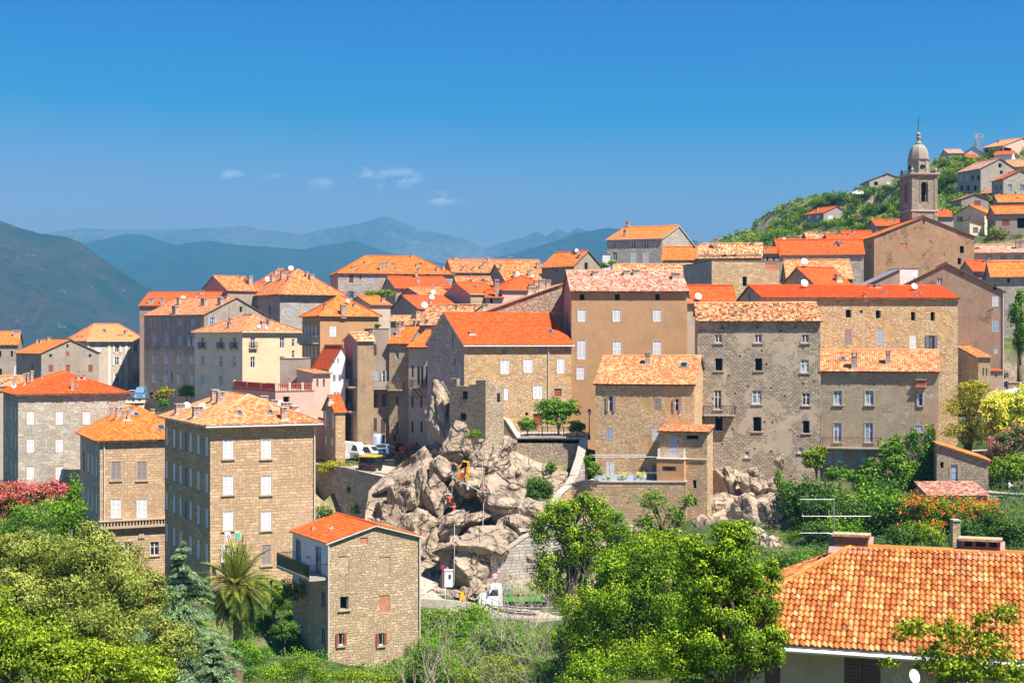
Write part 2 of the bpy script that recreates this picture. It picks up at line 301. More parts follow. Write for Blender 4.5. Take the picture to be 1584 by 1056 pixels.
M['G'] = plain('green_paint', (.01, .05, .035), .5); M['S'] = plain('blue_grey_paint', (.42, .48, .55), .5, var=.08)
M['S2'] = plain('slate_paint', (.2, .22, .27), .5)
M['P'] = plain('faded_brown_paint', (.34, .27, .24), .7, var=.2); M['Rd'] = plain('red_brown_paint', (.3, .09, .045), .6)
M['slot'] = plain('shutter_gap', (.16, .15, .15), .8); M['frame'] = plain('stone_trim', (.46, .34, .24), .9, var=.2); M['framew'] = plain('white_trim', (.68, .64, .58), .8)
M['eave'] = plain('eave_wood', (.2, .14, .1), .9, var=.3); M['gut'] = plain('pale_gutter', (.62, .58, .52), .5)
M['zinc'] = plain('zinc', (.35, .35, .36), .4, metal=.4); M['iron'] = plain('dark_iron', (.03, .03, .035), .5)
M['rust'] = plain('rusty_iron', (.2, .08, .04), .8, var=.4)
M['hole'] = plain('dark_interior', (.012, .011, .01), .9); M['conc'] = plain('concrete', (.42, .37, .31), .9, var=.25)
M['mort'] = plain('pale_mortar', (.72, .55, .42), .9, var=.2); M['chim'] = plain('chimney_render', (.42, .31, .24), .9, var=.35, nsc=3)
M['potred'] = plain('terracotta_pot', (.6, .16, .06), .9)
t = NT('brick_infill'); br = t.new('TexBrick'); t.setin(br, 0, t.coord('UV')); br.inputs['Scale'].default_value = 1; br.inputs['Brick Width'].default_value = .25; br.inputs['Row Height'].default_value = .1; br.inputs['Mortar Size'].default_value = .012
br.inputs['Color1'].default_value = (.62, .16, .05, 1); br.inputs['Color2'].default_value = (.45, .13, .06, 1); br.inputs['Mortar'].default_value = (.4, .28, .2, 1); t.col(t.mix(t.rng(t.noise(t.coord('UV'), 2.5, 6, .7), .5, .68), br.outputs[0], (.46, .34, .24))); M['brick'] = t.mat
M['infill'] = stone('stone_infill', (.46, .32, .2), (.6, .44, .3), (.36, .26, .18), .3, .16, .015, dist=.02, stain=.1)
t = NT('window_glass'); t.b.inputs['Roughness'].default_value = .08; t.b.inputs['Specular IOR Level'].default_value = .6; t.col(t.mix(t.rng(t.noise(t.coord(), .8, 3), .4, .6), (.012, .016, .02), (.06, .07, .08))); M['glass'] = t.mat
t = NT('curtained_glass'); t.b.inputs['Roughness'].default_value = .15; t.col(t.mix(t.rng(t.noise(t.coord(), 1.2, 3), .45, .55), (.16, .2, .24), (.4, .44, .5))); M['cglass'] = t.mat
# ---------------- house builder
HOUSES = []; GPTS = []          # plans (for the ground under them)
def h2(n, a=(0, 0)): return random.Random(hash(n) & 0xffff)
class House: pass
def plan(name, label, A, B, eave, base, D=None, lpx=None, rpx=None, roof='gx', pitch=22, ridge=None, wall='ashlar', rm='orange', geo=False, over=.35, rf=.5, cat='house', group=None, wins=(), ch=(), sk=(), di=(), an=(), frame=None, sill=False, eavemat='eave', gutter=False, pipe=(), wall2=None, solid=True):
    h = House(); h.__dict__.update(locals()); kA = (A[0]-CX)/F; kB = (B[0]-CX)/F
    a = Vector((kA*A[1], A[1])); b = Vector((kB*B[1], B[1])); e = (b-a); h.W = e.length; e.normalize(); n = Vector((-e.y, e.x)); h.e = e; h.n = n
    if D is None:
        if lpx is not None: k = (lpx-CX)/F; D = (k*A[1]-a.x)/(n.x-k*n.y)
        else: k = (rpx-CX)/F; D = (k*B[1]-b.x)/(n.x-k*n.y)
        if not 1.0 < D < 32: print('DEPTH?', label[:40], round(D, 1)); D = 9
    h.D = D; h.ze = (HY-eave)/F*A[1]; h.zb = (HY-base)/F*A[1]-.2; h.a = a
    h.low = 3.0; h.H = h.ze-h.zb+h.low; h.z0 = h.zb-h.low
    if ridge is not None:
        if roof == 'gy': m = a+e*h.W*rf; run = min(rf, 1-rf)*h.W; run = rf*h.W
        elif roof == 'hip': run = min(h.W, D)/2; m = a+e*h.W*.5+n*run
        elif roof in ('shed',): run = D; m = a+e*h.W*.5+n*D
        elif roof == 'shedR': run = h.W; m = b
        elif roof == 'shedL': run = h.W; m = a
        else: run = D*rf; m = a+e*h.W*.5+n*run
        rise = (HY-ridge)/F*m.y-h.ze
        if roof == 'shedL': rise = (HY-ridge)/F*a.y-h.ze
        h.tan = max(.02, rise/run); h.pitchdeg = math.degrees(math.atan(h.tan))
        if h.pitchdeg > 38 or h.pitchdeg < 6: print('PITCH?', label[:40], round(h.pitchdeg, 1), 'D', round(D, 1))
    else: h.tan = math.tan(R(pitch))
    for uu in (0, h.W/2, h.W):
        for vv in (0, D):
            p = a+e*uu+n*vv; GPTS.append((p.x, p.y, h.zb))
    HOUSES.append(h); return h
LET = {'W': 'W', 'B': 'B', 'G': 'G', 'S': 'S', 'P': 'P', 'R': 'Rd', 'D': 'S2'}
class Fr:  # a face frame in house coordinates
    def __init__(s, p0, e, L): s.p0 = Vector(p0); s.e = Vector(e); s.n = s.e.cross(Vector((0, 0, 1))); s.L = L
    def pt(s, u, z, d=0): q = s.p0+s.e*u+s.n*d; q.z = z; return q
    def box(s, mb, u0, u1, z0, z1, d0, d1, mat=0):
        mb.hexa([s.pt(u0, z0, d0), s.pt(u0, z0, d1), s.pt(u1, z0, d1), s.pt(u1, z0, d0), s.pt(u0, z1, d0), s.pt(u0, z1, d1), s.pt(u1, z1, d1), s.pt(u1, z1, d0)], mat); return mb
def clip_poly(pts, poly):   # convex clip in 2-D (counter-clockwise)
    out = pts
    for i in range(len(poly)):
        a, b = poly[i], poly[(i+1) % len(poly)]; inp = out; out = []
        if not inp: break
        side = lambda p: (b[0]-a[0])*(p[1]-a[1])-(b[1]-a[1])*(p[0]-a[0])
        for j in range(len(inp)):
            p, q = inp[j-1], inp[j]; sp, sq = side(p), side(q)
            if (sp < 0) != (sq < 0):
                t = sp/(sp-sq); out.append((p[0]+(q[0]-p[0])*t, p[1]+(q[1]-p[1])*t))
            if sq >= 0: out.append(q)
    return out
def face_mesh(mb, fr, outline, holes, mat, uo):
    zs0 = min(p[1] for p in outline); zs1 = max(p[1] for p in outline)
    us = sorted({0, fr.L} | {h[0] for h in holes} | {h[1] for h in holes}); zs = sorted({zs0, zs1} | {h[2] for h in holes} | {h[3] for h in holes})
    rect = len(outline) == 4 and abs(outline[2][1]-outline[3][1]) < 1e-6 and abs(outline[0][1]-outline[1][1]) < 1e-6
    for i in range(len(us)-1):
        for j in range(len(zs)-1):
            um, zm = (us[i]+us[i+1])/2, (zs[j]+zs[j+1])/2
            if any(h[0] < um < h[1] and h[2] < zm < h[3] for h in holes): continue
            c = [(us[i], zs[j]), (us[i+1], zs[j]), (us[i+1], zs[j+1]), (us[i], zs[j+1])]
            if not rect: c = clip_poly(c, outline)
            if len(c) >= 3: mb.poly([fr.pt(u, z) for u, z in c], mat, [(u+uo[0], z+uo[1]) for u, z in c])
    for u0, u1, z0, z1, dd in holes:
        for (a, b) in (((u0, z0), (u1, z0)), ((u1, z0), (u1, z1)), ((u1, z1), (u0, z1)), ((u0, z1), (u0, z0))):
            mb.poly([fr.pt(*a), fr.pt(*b), fr.pt(*b, -dd), fr.pt(*a, -dd)], mat, [(a[0]+uo[0], a[1]+uo[1]), (b[0]+uo[0], b[1]+uo[1]), (b[0]+uo[0]+.2, b[1]+uo[1]+.2), (a[0]+uo[0]+.2, a[1]+uo[1]+.2)])
def leaf_box(fr, u0, u1, z0, z1, d0, d1, mat, parent, name='shutter'):
    mb = MB(); w = u1-u0; r = min(.09, w*.2); fr.box(mb, u0, u1, z0, z1, d0, d1-.025, 1)  # dark backing board: shade between the slats put into its colour
    for za, zb in ((z0, z0+.12), ((z0+z1)/2-.05, (z0+z1)/2+.05), (z1-.1, z1)): fr.box(mb, u0+r, u1-r, za, zb, d1-.024, d1+.018)
    fr.box(mb, u0+.002, u0+r, z0+.002, z1-.002, d1-.024, d1+.02); fr.box(mb, u1-r, u1-.002, z0+.002, z1-.002, d1-.024, d1+.02)
    if z1-z0 > .8 and w > .25:
        n = max(2, int((z1-z0)/.15))
        for i in range(n):
            z = z0+.13+(z1-z0-.24)*i/n; fr.box(mb, u0+r, u1-r, z, z+.095, d1-.023, d1+.01)
    else: fr.box(mb, u0+r, u1-r, z0+.12, z1-.1, d1-.023, d1+.008)
    o = mb.build(name, [mat, M['slot']], parent)
    return o
def add_window(root, fr, style, u0, u1, z0, z1, h, far):
    kind = style[0]; c = M[LET.get(style[1:2], 'W')]; w = u1-u0; nm = 'door' if kind == 'd' else 'window'
    mb = MB(); fm = M[h.frame] if h.frame else None
    if kind == 'b':
        fr.box(mb, u0, u1, z0, z1, -.12, -.05); return mb.build('blocked_window', M['brick' if style[1:2] == 'R' else 'infill'], root)
    back = -.21
    if kind == 'k': back = -.5
    mats = [M['hole'], M['W'] if kind in 'og' else c]
    fr.box(mb, u0, u1, z0, z1, back-.03, back)
    if kind in 'og':
        wm = M['S2'] if style[1:2] == 'D' else M['W']; mats = [M['hole'], wm]
        t_ = .07
        fr.box(mb, u0, u0+t_, z0, z1, -.16, -.1, 1); fr.box(mb, u1-t_, u1, z0, z1, -.16, -.1, 1); fr.box(mb, u0+t_, u1-t_, z1-t_, z1, -.16, -.1, 1); fr.box(mb, u0+t_, u1-t_, z0, z0+t_, -.16, -.1, 1)
        if w > .6: fr.box(mb, (u0+u1)/2-.045, (u0+u1)/2+.045, z0+t_, z1-t_, -.16, -.09, 1)
        if z1-z0 > 1.2: fr.box(mb, u0+t_, u1-t_, z0+(z1-z0)*.62, z0+(z1-z0)*.62+.05, -.155, -.095, 1)
    if kind == 'k': 
        mats = [M['hole'], M['S']]; fr.box(mb, u0, u0+.06, z0, z1, -.2, -.12, 1); fr.box(mb, u1-.06, u1, z0, z1, -.2, -.12, 1)
    if kind == 'd':
        fr.box(mb, u0, u1, z0, z1, -.16, -.1, 1)
        for zz in (.12, .5): fr.box(mb, u0+w*.15, u1-w*.15, z0+(z1-z0)*zz, z0+(z1-z0)*(zz+.3), -.1, -.08, 1)
    o = mb.build(nm, mats, root)
    if kind in 'og': 
        g = MB(); fr.box(g, u0+.05, u1-.05, z0+.05, z1-.05, -.15, -.12); g.build('pane', M['cglass'] if style[1:2] in ('S', 'D') and kind == 'g' else M['glass'], o)
    if kind == 'c':
        m_ = (u0+u1)/2
        if far or w < .55: leaf_box(fr, u0+.01, u1-.01, z0+.01, z1-.01, -.08, -.03, c, o)
        else:
            leaf_box(fr, u0+.01, m_-.01, z0+.01, z1-.01, -.08, -.03, c, o); leaf_box(fr, m_+.01, u1-.01, z0+.01, z1-.01, -.08, -.03, c, o)
    if kind == 'o':
        leaf_box(fr, u0-w*.52, u0-.02, z0, z1, .03, .08, c, o); leaf_box(fr, u1+.02, u1+w*.52, z0, z1, .03, .08, c, o)
    if fm and kind in 'cogd' and not far:
        f = MB(); q = .13
        fr.box(f, u0-q, u0, z0-.02, z1+q, -.03, .03); fr.box(f, u1, u1+q, z0-.02, z1+q, -.03, .03); fr.box(f, u0, u1, z1, z1+q, -.03, .028)
        f.build('frame', fm, o)
    if h.sill and kind in 'cogk':
        f = MB(); fr.box(f, u0-.18, u1+.18, z0-.14, z0-.021, -.03, .12); f.build('sill', M['frame'], o)
    return o
def corr_plane(V, Q, UV, p3, s_ax, t_ax, nrm, poly, uvo, cw=.25, rh=.38, seg=4, amp=.045, step=.03, s0=None):
    """corrugated sheet over a convex polygon given in (s,t)"""
    smin = min(p[0] for p in poly); smax = max(p[0] for p in poly); n = max(1, round((smax-smin)/cw*seg)); ss = smin+(smax-smin)*np.arange(n+1)/n
    lo = np.full(n+1, 1e9); hi = np.full(n+1, -1e9)
    for i in range(len(poly)):
        (a, b), (c, d) = poly[i], poly[(i+1) % len(poly)]
        if abs(a-c) < 1e-6:
            m = np.abs(ss-a) < 1e-4; lo[m] = np.minimum(lo[m], min(b, d)); hi[m] = np.maximum(hi[m], max(b, d)); continue
        k = (ss-a)/(c-a); m = (k >= -1e-6) & (k <= 1+1e-6); t = b+(d-b)*k; lo[m] = np.minimum(lo[m], t[m]); hi[m] = np.maximum(hi[m], t[m])
    tmin = min(p[1] for p in poly); tmax = max(p[1] for p in poly); rows = max(1, math.ceil((tmax-tmin)/rh))
    tt = []; hh = []
    for r in range(rows):
        tt += [tmin+r*rh, tmin+(r+1)*rh-.001]; hh += [step, 0.0]
    tt = np.array(tt); hh = np.array(hh)
    T = np.clip(tt[None, :], lo[:, None], hi[:, None]); S = np.repeat(ss[:, None], len(tt), 1)
    ph = 2*math.pi*((S+uvo[0])/cw); hgt = .03+amp*(.5-.5*np.cos(ph))+hh[None, :]
    r_ = np.random.RandomState(int(abs(uvo[0]*100)) % 9999); jit = r_.rand(int(1e4)); ci = np.floor((S+uvo[0])/cw).astype(int) % 97; ri = (np.arange(len(tt))//2)[None, :]
    T0 = T+np.where(np.arange(len(tt)) % 2 == 0, .02, -.02)[None, :]; hgt = hgt+.018*jit[(ci*101+ri*7) % 10000]; T = T+np.where((T > lo[:, None]+.01) | (ri == 0), -.05*jit[(ci*31+ri*17) % 10000], 0)*(np.arange(len(tt)) % 2 == 0)[None, :]
    X = np.array(p3)[None, None, :]+S[..., None]*np.array(s_ax)+T[..., None]*np.array(t_ax)+hgt[..., None]*np.array(nrm)
    i0 = sum(len(v) for v in V); V.append(X.reshape(-1, 3)); m = len(tt)
    a = (np.arange(n)[:, None]*m+np.arange(m-1)[None, :]); q = np.stack([a, a+m, a+m+1, a+1], -1).reshape(-1, 4)
    Tf = T.reshape(-1); ok = (Tf[q[:, 3]]-Tf[q[:, 0]] > -.06) & ((np.abs(Tf[q[:, 3]]-Tf[q[:, 0]])+np.abs(Tf[q[:, 2]]-Tf[q[:, 1]])+np.abs(hgt.reshape(-1)[q[:, 3]]-hgt.reshape(-1)[q[:, 0]])*.0) > 1e-4)
    # keep the little risers between rows
    riser = (q[:, 0] % m) % 2 == 1; inside = (Tf[q[:, 0]] < np.repeat(hi, m)[q[:, 0]]-1e-3); ok = np.where(riser, inside, ok)
    q = q[ok]; U = np.stack([S.reshape(-1)+uvo[0], T0.reshape(-1)+uvo[1]], -1); # row lookup keeps each tile one tone
    Q.append(q+i0); UV.append(U[q].reshape(-1, 2))
def build_house(h):
    far = h.A[1] > 205; root = empty(h.name, (h.a.x, h.a.y, h.z0), math.atan2(h.e.y, h.e.x)); tag(root, h.label, h.cat, h.group); h.root = root
    W, D, H, T = h.W, h.D, h.H, h.tan; uo = (rng.uniform(0, 200), rng.uniform(0, 200))
    Minv = (Matrix.Translation((h.a.x, h.a.y, h.z0)) @ Matrix.Rotation(math.atan2(h.e.y, h.e.x), 4, 'Z')).inverted(); h.Minv = Minv
    fr = {'f': Fr((0, 0, 0), (1, 0, 0), W), 'r': Fr((W, 0, 0), (0, 1, 0), D), 'b': Fr((W, D, 0), (-1, 0, 0), W), 'l': Fr((0, D, 0), (0, -1, 0), D)}; h.fr = fr
    rise_x = D*h.rf*T; HW = W*h.rf
    out = {k: [(0, 0), (f.L, 0), (f.L, H), (0, H)] for k, f in fr.items()}
    if h.roof in ('gx', 'gxr', 'gxl'):
        out['l'] = [(0, 0), (D, 0), (D, H), (D*(1-h.rf), H+rise_x), (0, H+rise_x-D*(1-h.rf)*T)]; out['r'] = [(0, 0), (D, 0), (D, H+rise_x-D*(1-h.rf)*T), (D*h.rf, H+rise_x), (0, H)]
        out['b'] = [(0, 0), (W, 0), (W, H+rise_x-D*(1-h.rf)*T), (0, H+rise_x-D*(1-h.rf)*T)]
    if h.roof == 'gy':
        hr = H+HW*T-(W-HW)*T; out['f'] = [(0, 0), (W, 0), (W, hr), (HW, H+HW*T), (0, H)]; out['b'] = [(0, 0), (W, 0), (W, H), (W-HW, H+HW*T), (0, hr)]; out['r'] = [(0, 0), (D, 0), (D, hr), (0, hr)]
    if h.roof == 'shed': out['l'] = [(0, 0), (D, 0), (D, H), (0, H+D*T)]; out['r'] = [(0, 0), (D, 0), (D, H+D*T), (0, H)]; out['b'] = [(0, 0), (W, 0), (W, H+D*T), (0, H+D*T)]
    if h.roof == 'shedR': out['f'] = [(0, 0), (W, 0), (W, H+W*T), (0, H)]; out['b'] = [(0, 0), (W, 0), (W, H), (0, H+W*T)]; out['r'] = [(0, 0), (D, 0), (D, H+W*T), (0, H+W*T)]
    if h.roof == 'shedL': out['f'] = [(0, 0), (W, 0), (W, H), (0, H+W*T)]; out['b'] = [(0, 0), (W, 0), (W, H+W*T), (0, H)]; out['l'] = [(0, 0), (D, 0), (D, H+W*T), (0, H+W*T)]
    # windows: pixel -> face
    def hit(f, px, py):
        k = (px-CX)/F; d = Minv.to_3x3() @ Vector((k, 1, (HY-py)/F)); o = Minv @ Vector((0, 0, 0)); fr_ = fr[f]
        t = ((fr_.p0-o).dot(fr_.n))/d.dot(fr_.n); p = o+d*t; return (p-fr_.p0).dot(fr_.e), p.z, t
    h.hit = hit; holes = {k: [] for k in fr}; todo = []
    for w in h.wins:
        f, st, xs, ys, pw, ph = w
        for px in (xs if isinstance(xs, (list, tuple)) else [xs]):
            for py in (ys if isinstance(ys, (list, tuple)) else [ys]):
                if f == 'f':
                    u0 = hit('f', px-pw/2, py)[0]; u1 = hit('f', px+pw/2, py)[0]; uc, zc, t = hit('f', px, py); hh = ph/F*t
                else:
                    Yc = h.A[1] if f == 'l' else h.B[1]; zc = (HY-py)/F*Yc-h.z0; uc = hit(f, px, HY)[0]; hh = ph; u0, u1 = uc-pw/2, uc+pw/2
                u0 = max(u0, .15); u1 = min(u1, fr[f].L-.15); z0, z1 = zc-hh/2, zc+hh/2
                if u1-u0 < .15: continue
                if any(u0 < q[1]+.05 and u1 > q[0]-.05 and z0 < q[3]+.05 and z1 > q[2]-.05 for q in holes[f]): print('overlap win', h.label[:30], f, px, py); continue
                holes[f].append((u0, u1, z0, z1, .2 if st[0] != 'k' else .49)); todo.append((f, st, u0, u1, z0, z1))
    mb = MB()
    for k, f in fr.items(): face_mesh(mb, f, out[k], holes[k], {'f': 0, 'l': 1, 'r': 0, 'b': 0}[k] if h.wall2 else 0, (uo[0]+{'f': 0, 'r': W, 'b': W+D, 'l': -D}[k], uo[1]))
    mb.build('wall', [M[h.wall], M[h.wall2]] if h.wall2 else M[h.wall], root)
    for f, st, u0, u1, z0, z1 in todo: add_window(root, fr[f], st, u0, u1, z0, z1, h, far)
    # roof planes: polygons in 3-D with the eave edge first
    o = h.over; g = .22 if h.roof not in ('hip',) else o; planes = []; ridges = []; zr = H+.02; th = .1
    Z = lambda v: zr+v*T
    if h.roof in ('gx', 'gxr', 'gxl'):
        r = D*h.rf; zt = Z(r); x0, x1 = -g, W+g; rx0, rx1 = x0, x1
        planes.append([(x0, -o, Z(-o)), (x1, -o, Z(-o)), (rx1, r, zt), (rx0, r, zt)]); bk = zt-(D-r+o)*T
        planes.append([(x1, D+o, bk), (x0, D+o, bk), (rx0, r, zt), (rx1, r, zt)]); ridges.append(((rx0, r, zt), (rx1, r, zt)))
    elif h.roof == 'gy':
        x0, x1 = -o, W+o; y0, y1 = -g, D+g; zt = Z(HW); bk = zt-(W-HW+o)*T
        planes += [[(x0, y1, Z(-o)), (x0, y0, Z(-o)), (HW, y0, zt), (HW, y1, zt)], [(x1, y0, bk), (x1, y1, bk), (HW, y1, zt), (HW, y0, zt)]]; ridges.append(((HW, y0, zt), (HW, y1, zt)))
    elif h.roof == 'hip':
        c = [(-o, -o), (W+o, -o), (W+o, D+o), (-o, D+o)]; ze = Z(-o); m = min(W, D)/2+o; zt = ze+m*T
        if W >= D: r0, r1 = (-o+m, D/2, zt), (W+o-m, D/2, zt)
        else: r0, r1 = (W/2, -o+m, zt), (W/2, D+o-m, zt)
        q = [(x, y, ze) for x, y in c]
        if W >= D: planes += [[q[0], q[1], r1, r0], [q[1], q[2], r1], [q[2], q[3], r0, r1], [q[3], q[0], r0]]
        else: planes += [[q[0], q[1], r0], [q[1], q[2], r1, r0], [q[2], q[3], r1], [q[3], q[0], r0, r1]]
        ridges += [(r0, r1), (q[0], r0), (q[1], r0 if D > W else r1), (q[2], r1), (q[3], r1 if D > W else r0)]
    elif h.roof == 'shed': planes.append([(-g, -o, Z(-o)), (W+g, -o, Z(-o)), (W+g, D+.1, Z(D+.1)), (-g, D+.1, Z(D+.1))])
    elif h.roof == 'shedR': planes.append([(-o, D+g, Z(-o)), (-o, -g, Z(-o)), (W+.1, -g, Z(W+.1)), (W+.1, D+g, Z(W+.1))])
    elif h.roof == 'shedL': planes.append([(W+o, -g, Z(-o)), (W+o, D+g, Z(-o)), (-.1, D+g, Z(W+.1)), (-.1, -g, Z(W+.1))])
    elif h.roof == 'flat': planes.append([(-.05, -.05, zr), (W+.05, -.05, zr), (W+.05, D+.05, zr), (-.05, D+.05, zr)])
    h.planes = planes; rb = MB(); V = []; Q = []; UVs = []; rmat = M[('g_' if h.geo else 't_')+h.rm] if h.rm in tm else M[h.rm]; tcw, trh = (.19, .31) if h.rm == 'fg_tile' else (.25, .38)
    for ip, pl in enumerate(planes):
        p = [Vector(x) for x in pl]; s = (p[1]-p[0]).normalized(); n = (p[1]-p[0]).cross(p[-1]-p[0]).normalized(); t = n.cross(s); po = (uo[0]+ip*41.3, uo[1]+ip*17.7)
        top = [x+Vector((0, 0, th)) for x in p]; uvp = [((x-p[0]).dot(s)+po[0], (x-p[0]).dot(t)+po[1]) for x in p]
        rb.poly(top, 1 if h.geo else 0, uvp); rb.poly(list(reversed(p)), 1)
        for i in range(len(p)):
            a, b = p[i], p[(i+1) % len(p)]
            if (a, b) and not any((a-Vector(r[0])).length < .02 and (b-Vector(r[1])).length < .02 or (b-Vector(r[0])).length < .02 and (a-Vector(r[1])).length < .02 for r in ridges): rb.poly([a, b, b+Vector((0, 0, th)), a+Vector((0, 0, th))], 2)
        if h.geo: corr_plane(V, Q, UVs, tuple(p[0]+Vector((0, 0, th))), tuple(s), tuple(t), tuple(n), [((x-p[0]).dot(s), (x-p[0]).dot(t)) for x in p], (round(po[0]/tcw)*tcw, round(po[1]/trh)*trh), tcw, trh, 8 if h.rm == 'fg_tile' else 4, .075 if h.rm == 'fg_tile' else .05, .045 if h.rm == 'fg_tile' else .03)
    for a, b in ridges: rb.tube([Vector(a)+Vector((0, 0, th+.04)), Vector(b)+Vector((0, 0, th+.04))], .13, 6, 0)
    em = M[h.eavemat]
    if h.geo:
        nv = len(rb.v); Vv = np.concatenate([np.array(rb.v, dtype=np.float32)]+V); 
        me = bpy.data.meshes.new('roof')
        qs = np.concatenate(Q)+nv; lt = [len(f) for f in rb.f]; lv = [i for f in rb.f for i in f]
        nl = len(lv); me.vertices.add(len(Vv)); me.vertices.foreach_set('co', Vv.ravel()); me.loops.add(nl+qs.size); me.loops.foreach_set('vertex_index', np.concatenate([np.array(lv, dtype=np.int32), qs.ravel().astype(np.int32)]))
        me.polygons.add(len(lt)+len(qs)); ls = np.concatenate([np.cumsum([0]+lt[:-1]), nl+4*np.arange(len(qs))]).astype(np.int32)
        me.polygons.foreach_set('loop_start', ls); me.polygons.foreach_set('loop_total', np.array(lt+[4]*len(qs), dtype=np.int32))
        for m_ in (rmat, em, em): me.materials.append(m_)
        me.polygons.foreach_set('material_index', np.array(rb.m+[0]*len(qs), dtype=np.int32)); me.polygons.foreach_set('use_smooth', np.zeros(len(me.polygons), dtype=bool)); me.update(calc_edges=True)
        ul = me.uv_layers.new(name='UVMap'); ul.data.foreach_set('uv', np.concatenate([np.array(rb.uv, dtype=np.float32).ravel(), np.concatenate(UVs).astype(np.float32).ravel()]))
        ro = link(bpy.data.objects.new('roof', me), root)
    else: ro = rb.build('roof', [rmat, em, em], root)
    h.ro = ro
    def roofhit(px, py):
        k = (px-CX)/F; d = Minv.to_3x3() @ Vector((k, 1, (HY-py)/F)); oo = Minv @ Vector((0, 0, 0)); best = None
        for pl in planes:
            p = [Vector(x) for x in pl]; n = (p[1]-p[0]).cross(p[-1]-p[0]).normalized(); dn = d.dot(n)
            if abs(dn) < 1e-6: continue
            t = (p[0]-oo).dot(n)/dn; q = oo+d*t; ok = all((p[(i+1) % len(p)]-p[i]).cross(q-p[i]).dot(n) > -.6 for i in range(len(p)))
            if ok and dn < 0 and (best is None or t < best[1]): best = (q, t, n)
        if best is None:   # aim at the ridge line
            q = oo+d*(h.A[1]+D/2)
            q.x = min(max(q.x, .5), W-.5); q.y = min(max(q.y, .5), D-.5); zz = []
            for pl in planes:
                p = [Vector(x) for x in pl]; n = (p[1]-p[0]).cross(p[-1]-p[0]); zz.append(p[0].z-(n.x*(q.x-p[0].x)+n.y*(q.y-p[0].y))/n.z)
            q.z = min(zz)+.1; best = (q, h.A[1]+D/2, Vector((0, 0, 1)))
        return best
    h.roofhit = roofhit
    for c in h.ch:
        px, py, w, hh = c[:4]; st = c[4] if len(c) > 4 else 'c'; q, t, n = roofhit(px, py); w_ = w/F*t; z_ = hh/F*t; x, y, z = q; dp = min(w_, .75) if w_ > .3 else w_
        mb = MB(); zz = z-.5
        mb.box((x-w_/2, y-dp/2, zz), (x+w_/2, y+dp/2, z+z_*.78)); k = max(1, round(w_/.5))
        if st == 'p': 
            mb.tube([(x, y, z+z_*.78), (x, y, z+z_)], w_*.4, 8, 1)
        else:
            for i in range(k+1):
                xx = x-w_/2+w_*i/k; s_ = .06*w_/max(.4, w_)+.03
                xx = min(max(xx, x-w_/2+s_), x+w_/2-s_)
                for yy in (y-dp/2+s_, y+dp/2-s_): mb.box((xx-s_, yy-s_, z+z_*.78), (xx+s_, yy+s_, z+z_*.92), 0)
            mb.box((x-w_/2-.06, y-dp/2-.06, z+z_*.92), (x+w_/2+.06, y+dp/2+.06, z+z_), 2)
            mb.box((x-w_/2-.04, y-dp/2-.04, z+z_*.72), (x+w_/2+.04, y+dp/2+.04, z+z_*.76), 2)
        if not far: mb.box((x-w_/2-.12, y-dp/2-.2, z-.45), (x+w_/2+.12, y+dp/2+.1, z+.1), 3)
        mb.build('chimney', [M['chim' if st != 'r' else 'potred'], M['potred'], M['conc'], M['mort']], ro)
    for s in h.sk:
        px, py, w, hh = s; q, t, n = roofhit(px, py); w_ = w/F*t*.5; l_ = max(.35, hh/F*t*1.1); ax = Vector((1, 0, 0)); ax = (ax-n*ax.dot(n)).normalized(); ay = n.cross(ax); mb = MB(); c = q+n*.22
        mb.obox(c, ax*w_, ay*l_, n*.06, 0); mb.obox(c+n*.065, ax*(w_-.1), ay*(l_-.1), n*.012, 1); mb.build('skylight', [M['zinc'], M['glass']], ro)
    for s in h.di:
        px, py, r = s; q, t, n = roofhit(px, py+r*1.6); r_ = r/F*t; mb = MB(); up = q.copy(); up.z = q.z+r_*1.6
        mb.tube([(q.x, q.y, q.z-.2), (up.x, up.y+.1, up.z)], .035, 5, 1); i0 = len(mb.v)
        mb.lathe([(r_*k, .28*r_*k*k) for k in (.02, .35, .7, 1.0)], n=16, mat=0); mb.tube([(0, 0, .05), (0, 0, r_*.75)], .03, 4, 1)
        dirw = Minv.to_3x3() @ Vector((.25, -.85, .42)).normalized(); mb.xf(Matrix.Translation(up-Vector((0, 0, 0))) @ dirw.to_track_quat('Z', 'Y').to_matrix().to_4x4(), i0); mb.build('satellite_dish', [M['W'], M['zinc']], ro)
    for s in h.an:
        px, py, hh = s; q, t, n = roofhit(px, py); z_ = hh/F*t; mb = MB(); mb.tube([(q.x, q.y, q.z-.2), (q.x, q.y, q.z+z_)], .03, 4)
        for i, f in enumerate((.98, .86, .74)): 
            mb.tube([(q.x-.6, q.y, q.z+z_*f), (q.x+.6, q.y, q.z+z_*f)], .02, 4)
            for j in range(5): mb.tube([(q.x-.5+j*.25, q.y-.25, q.z+z_*f), (q.x-.5+j*.25, q.y+.25, q.z+z_*f)], .012, 4)
        mb.build('antenna', M['zinc'], ro)
    if h.gutter:
        mb = MB(); pl = planes[0]; a, b = Vector(pl[0]), Vector(pl[1]); off = Vector((0, -.08, -.02)) if h.roof != 'gy' else Vector((-.08, 0, -.02)); mb.tube([a+off, b+off], .09, 6); mb.build('gutter', M['gut'], root)
    for px in h.pipe:
        u = hit('f', px, h.eave+20)[0]; mb = MB(); mb.tube([fr['f'].pt(u, H-.1, .1), fr['f'].pt(u, h.low-.5, .1)], .06, 6); mb.build('drainpipe', M['gut'], root)
    return h
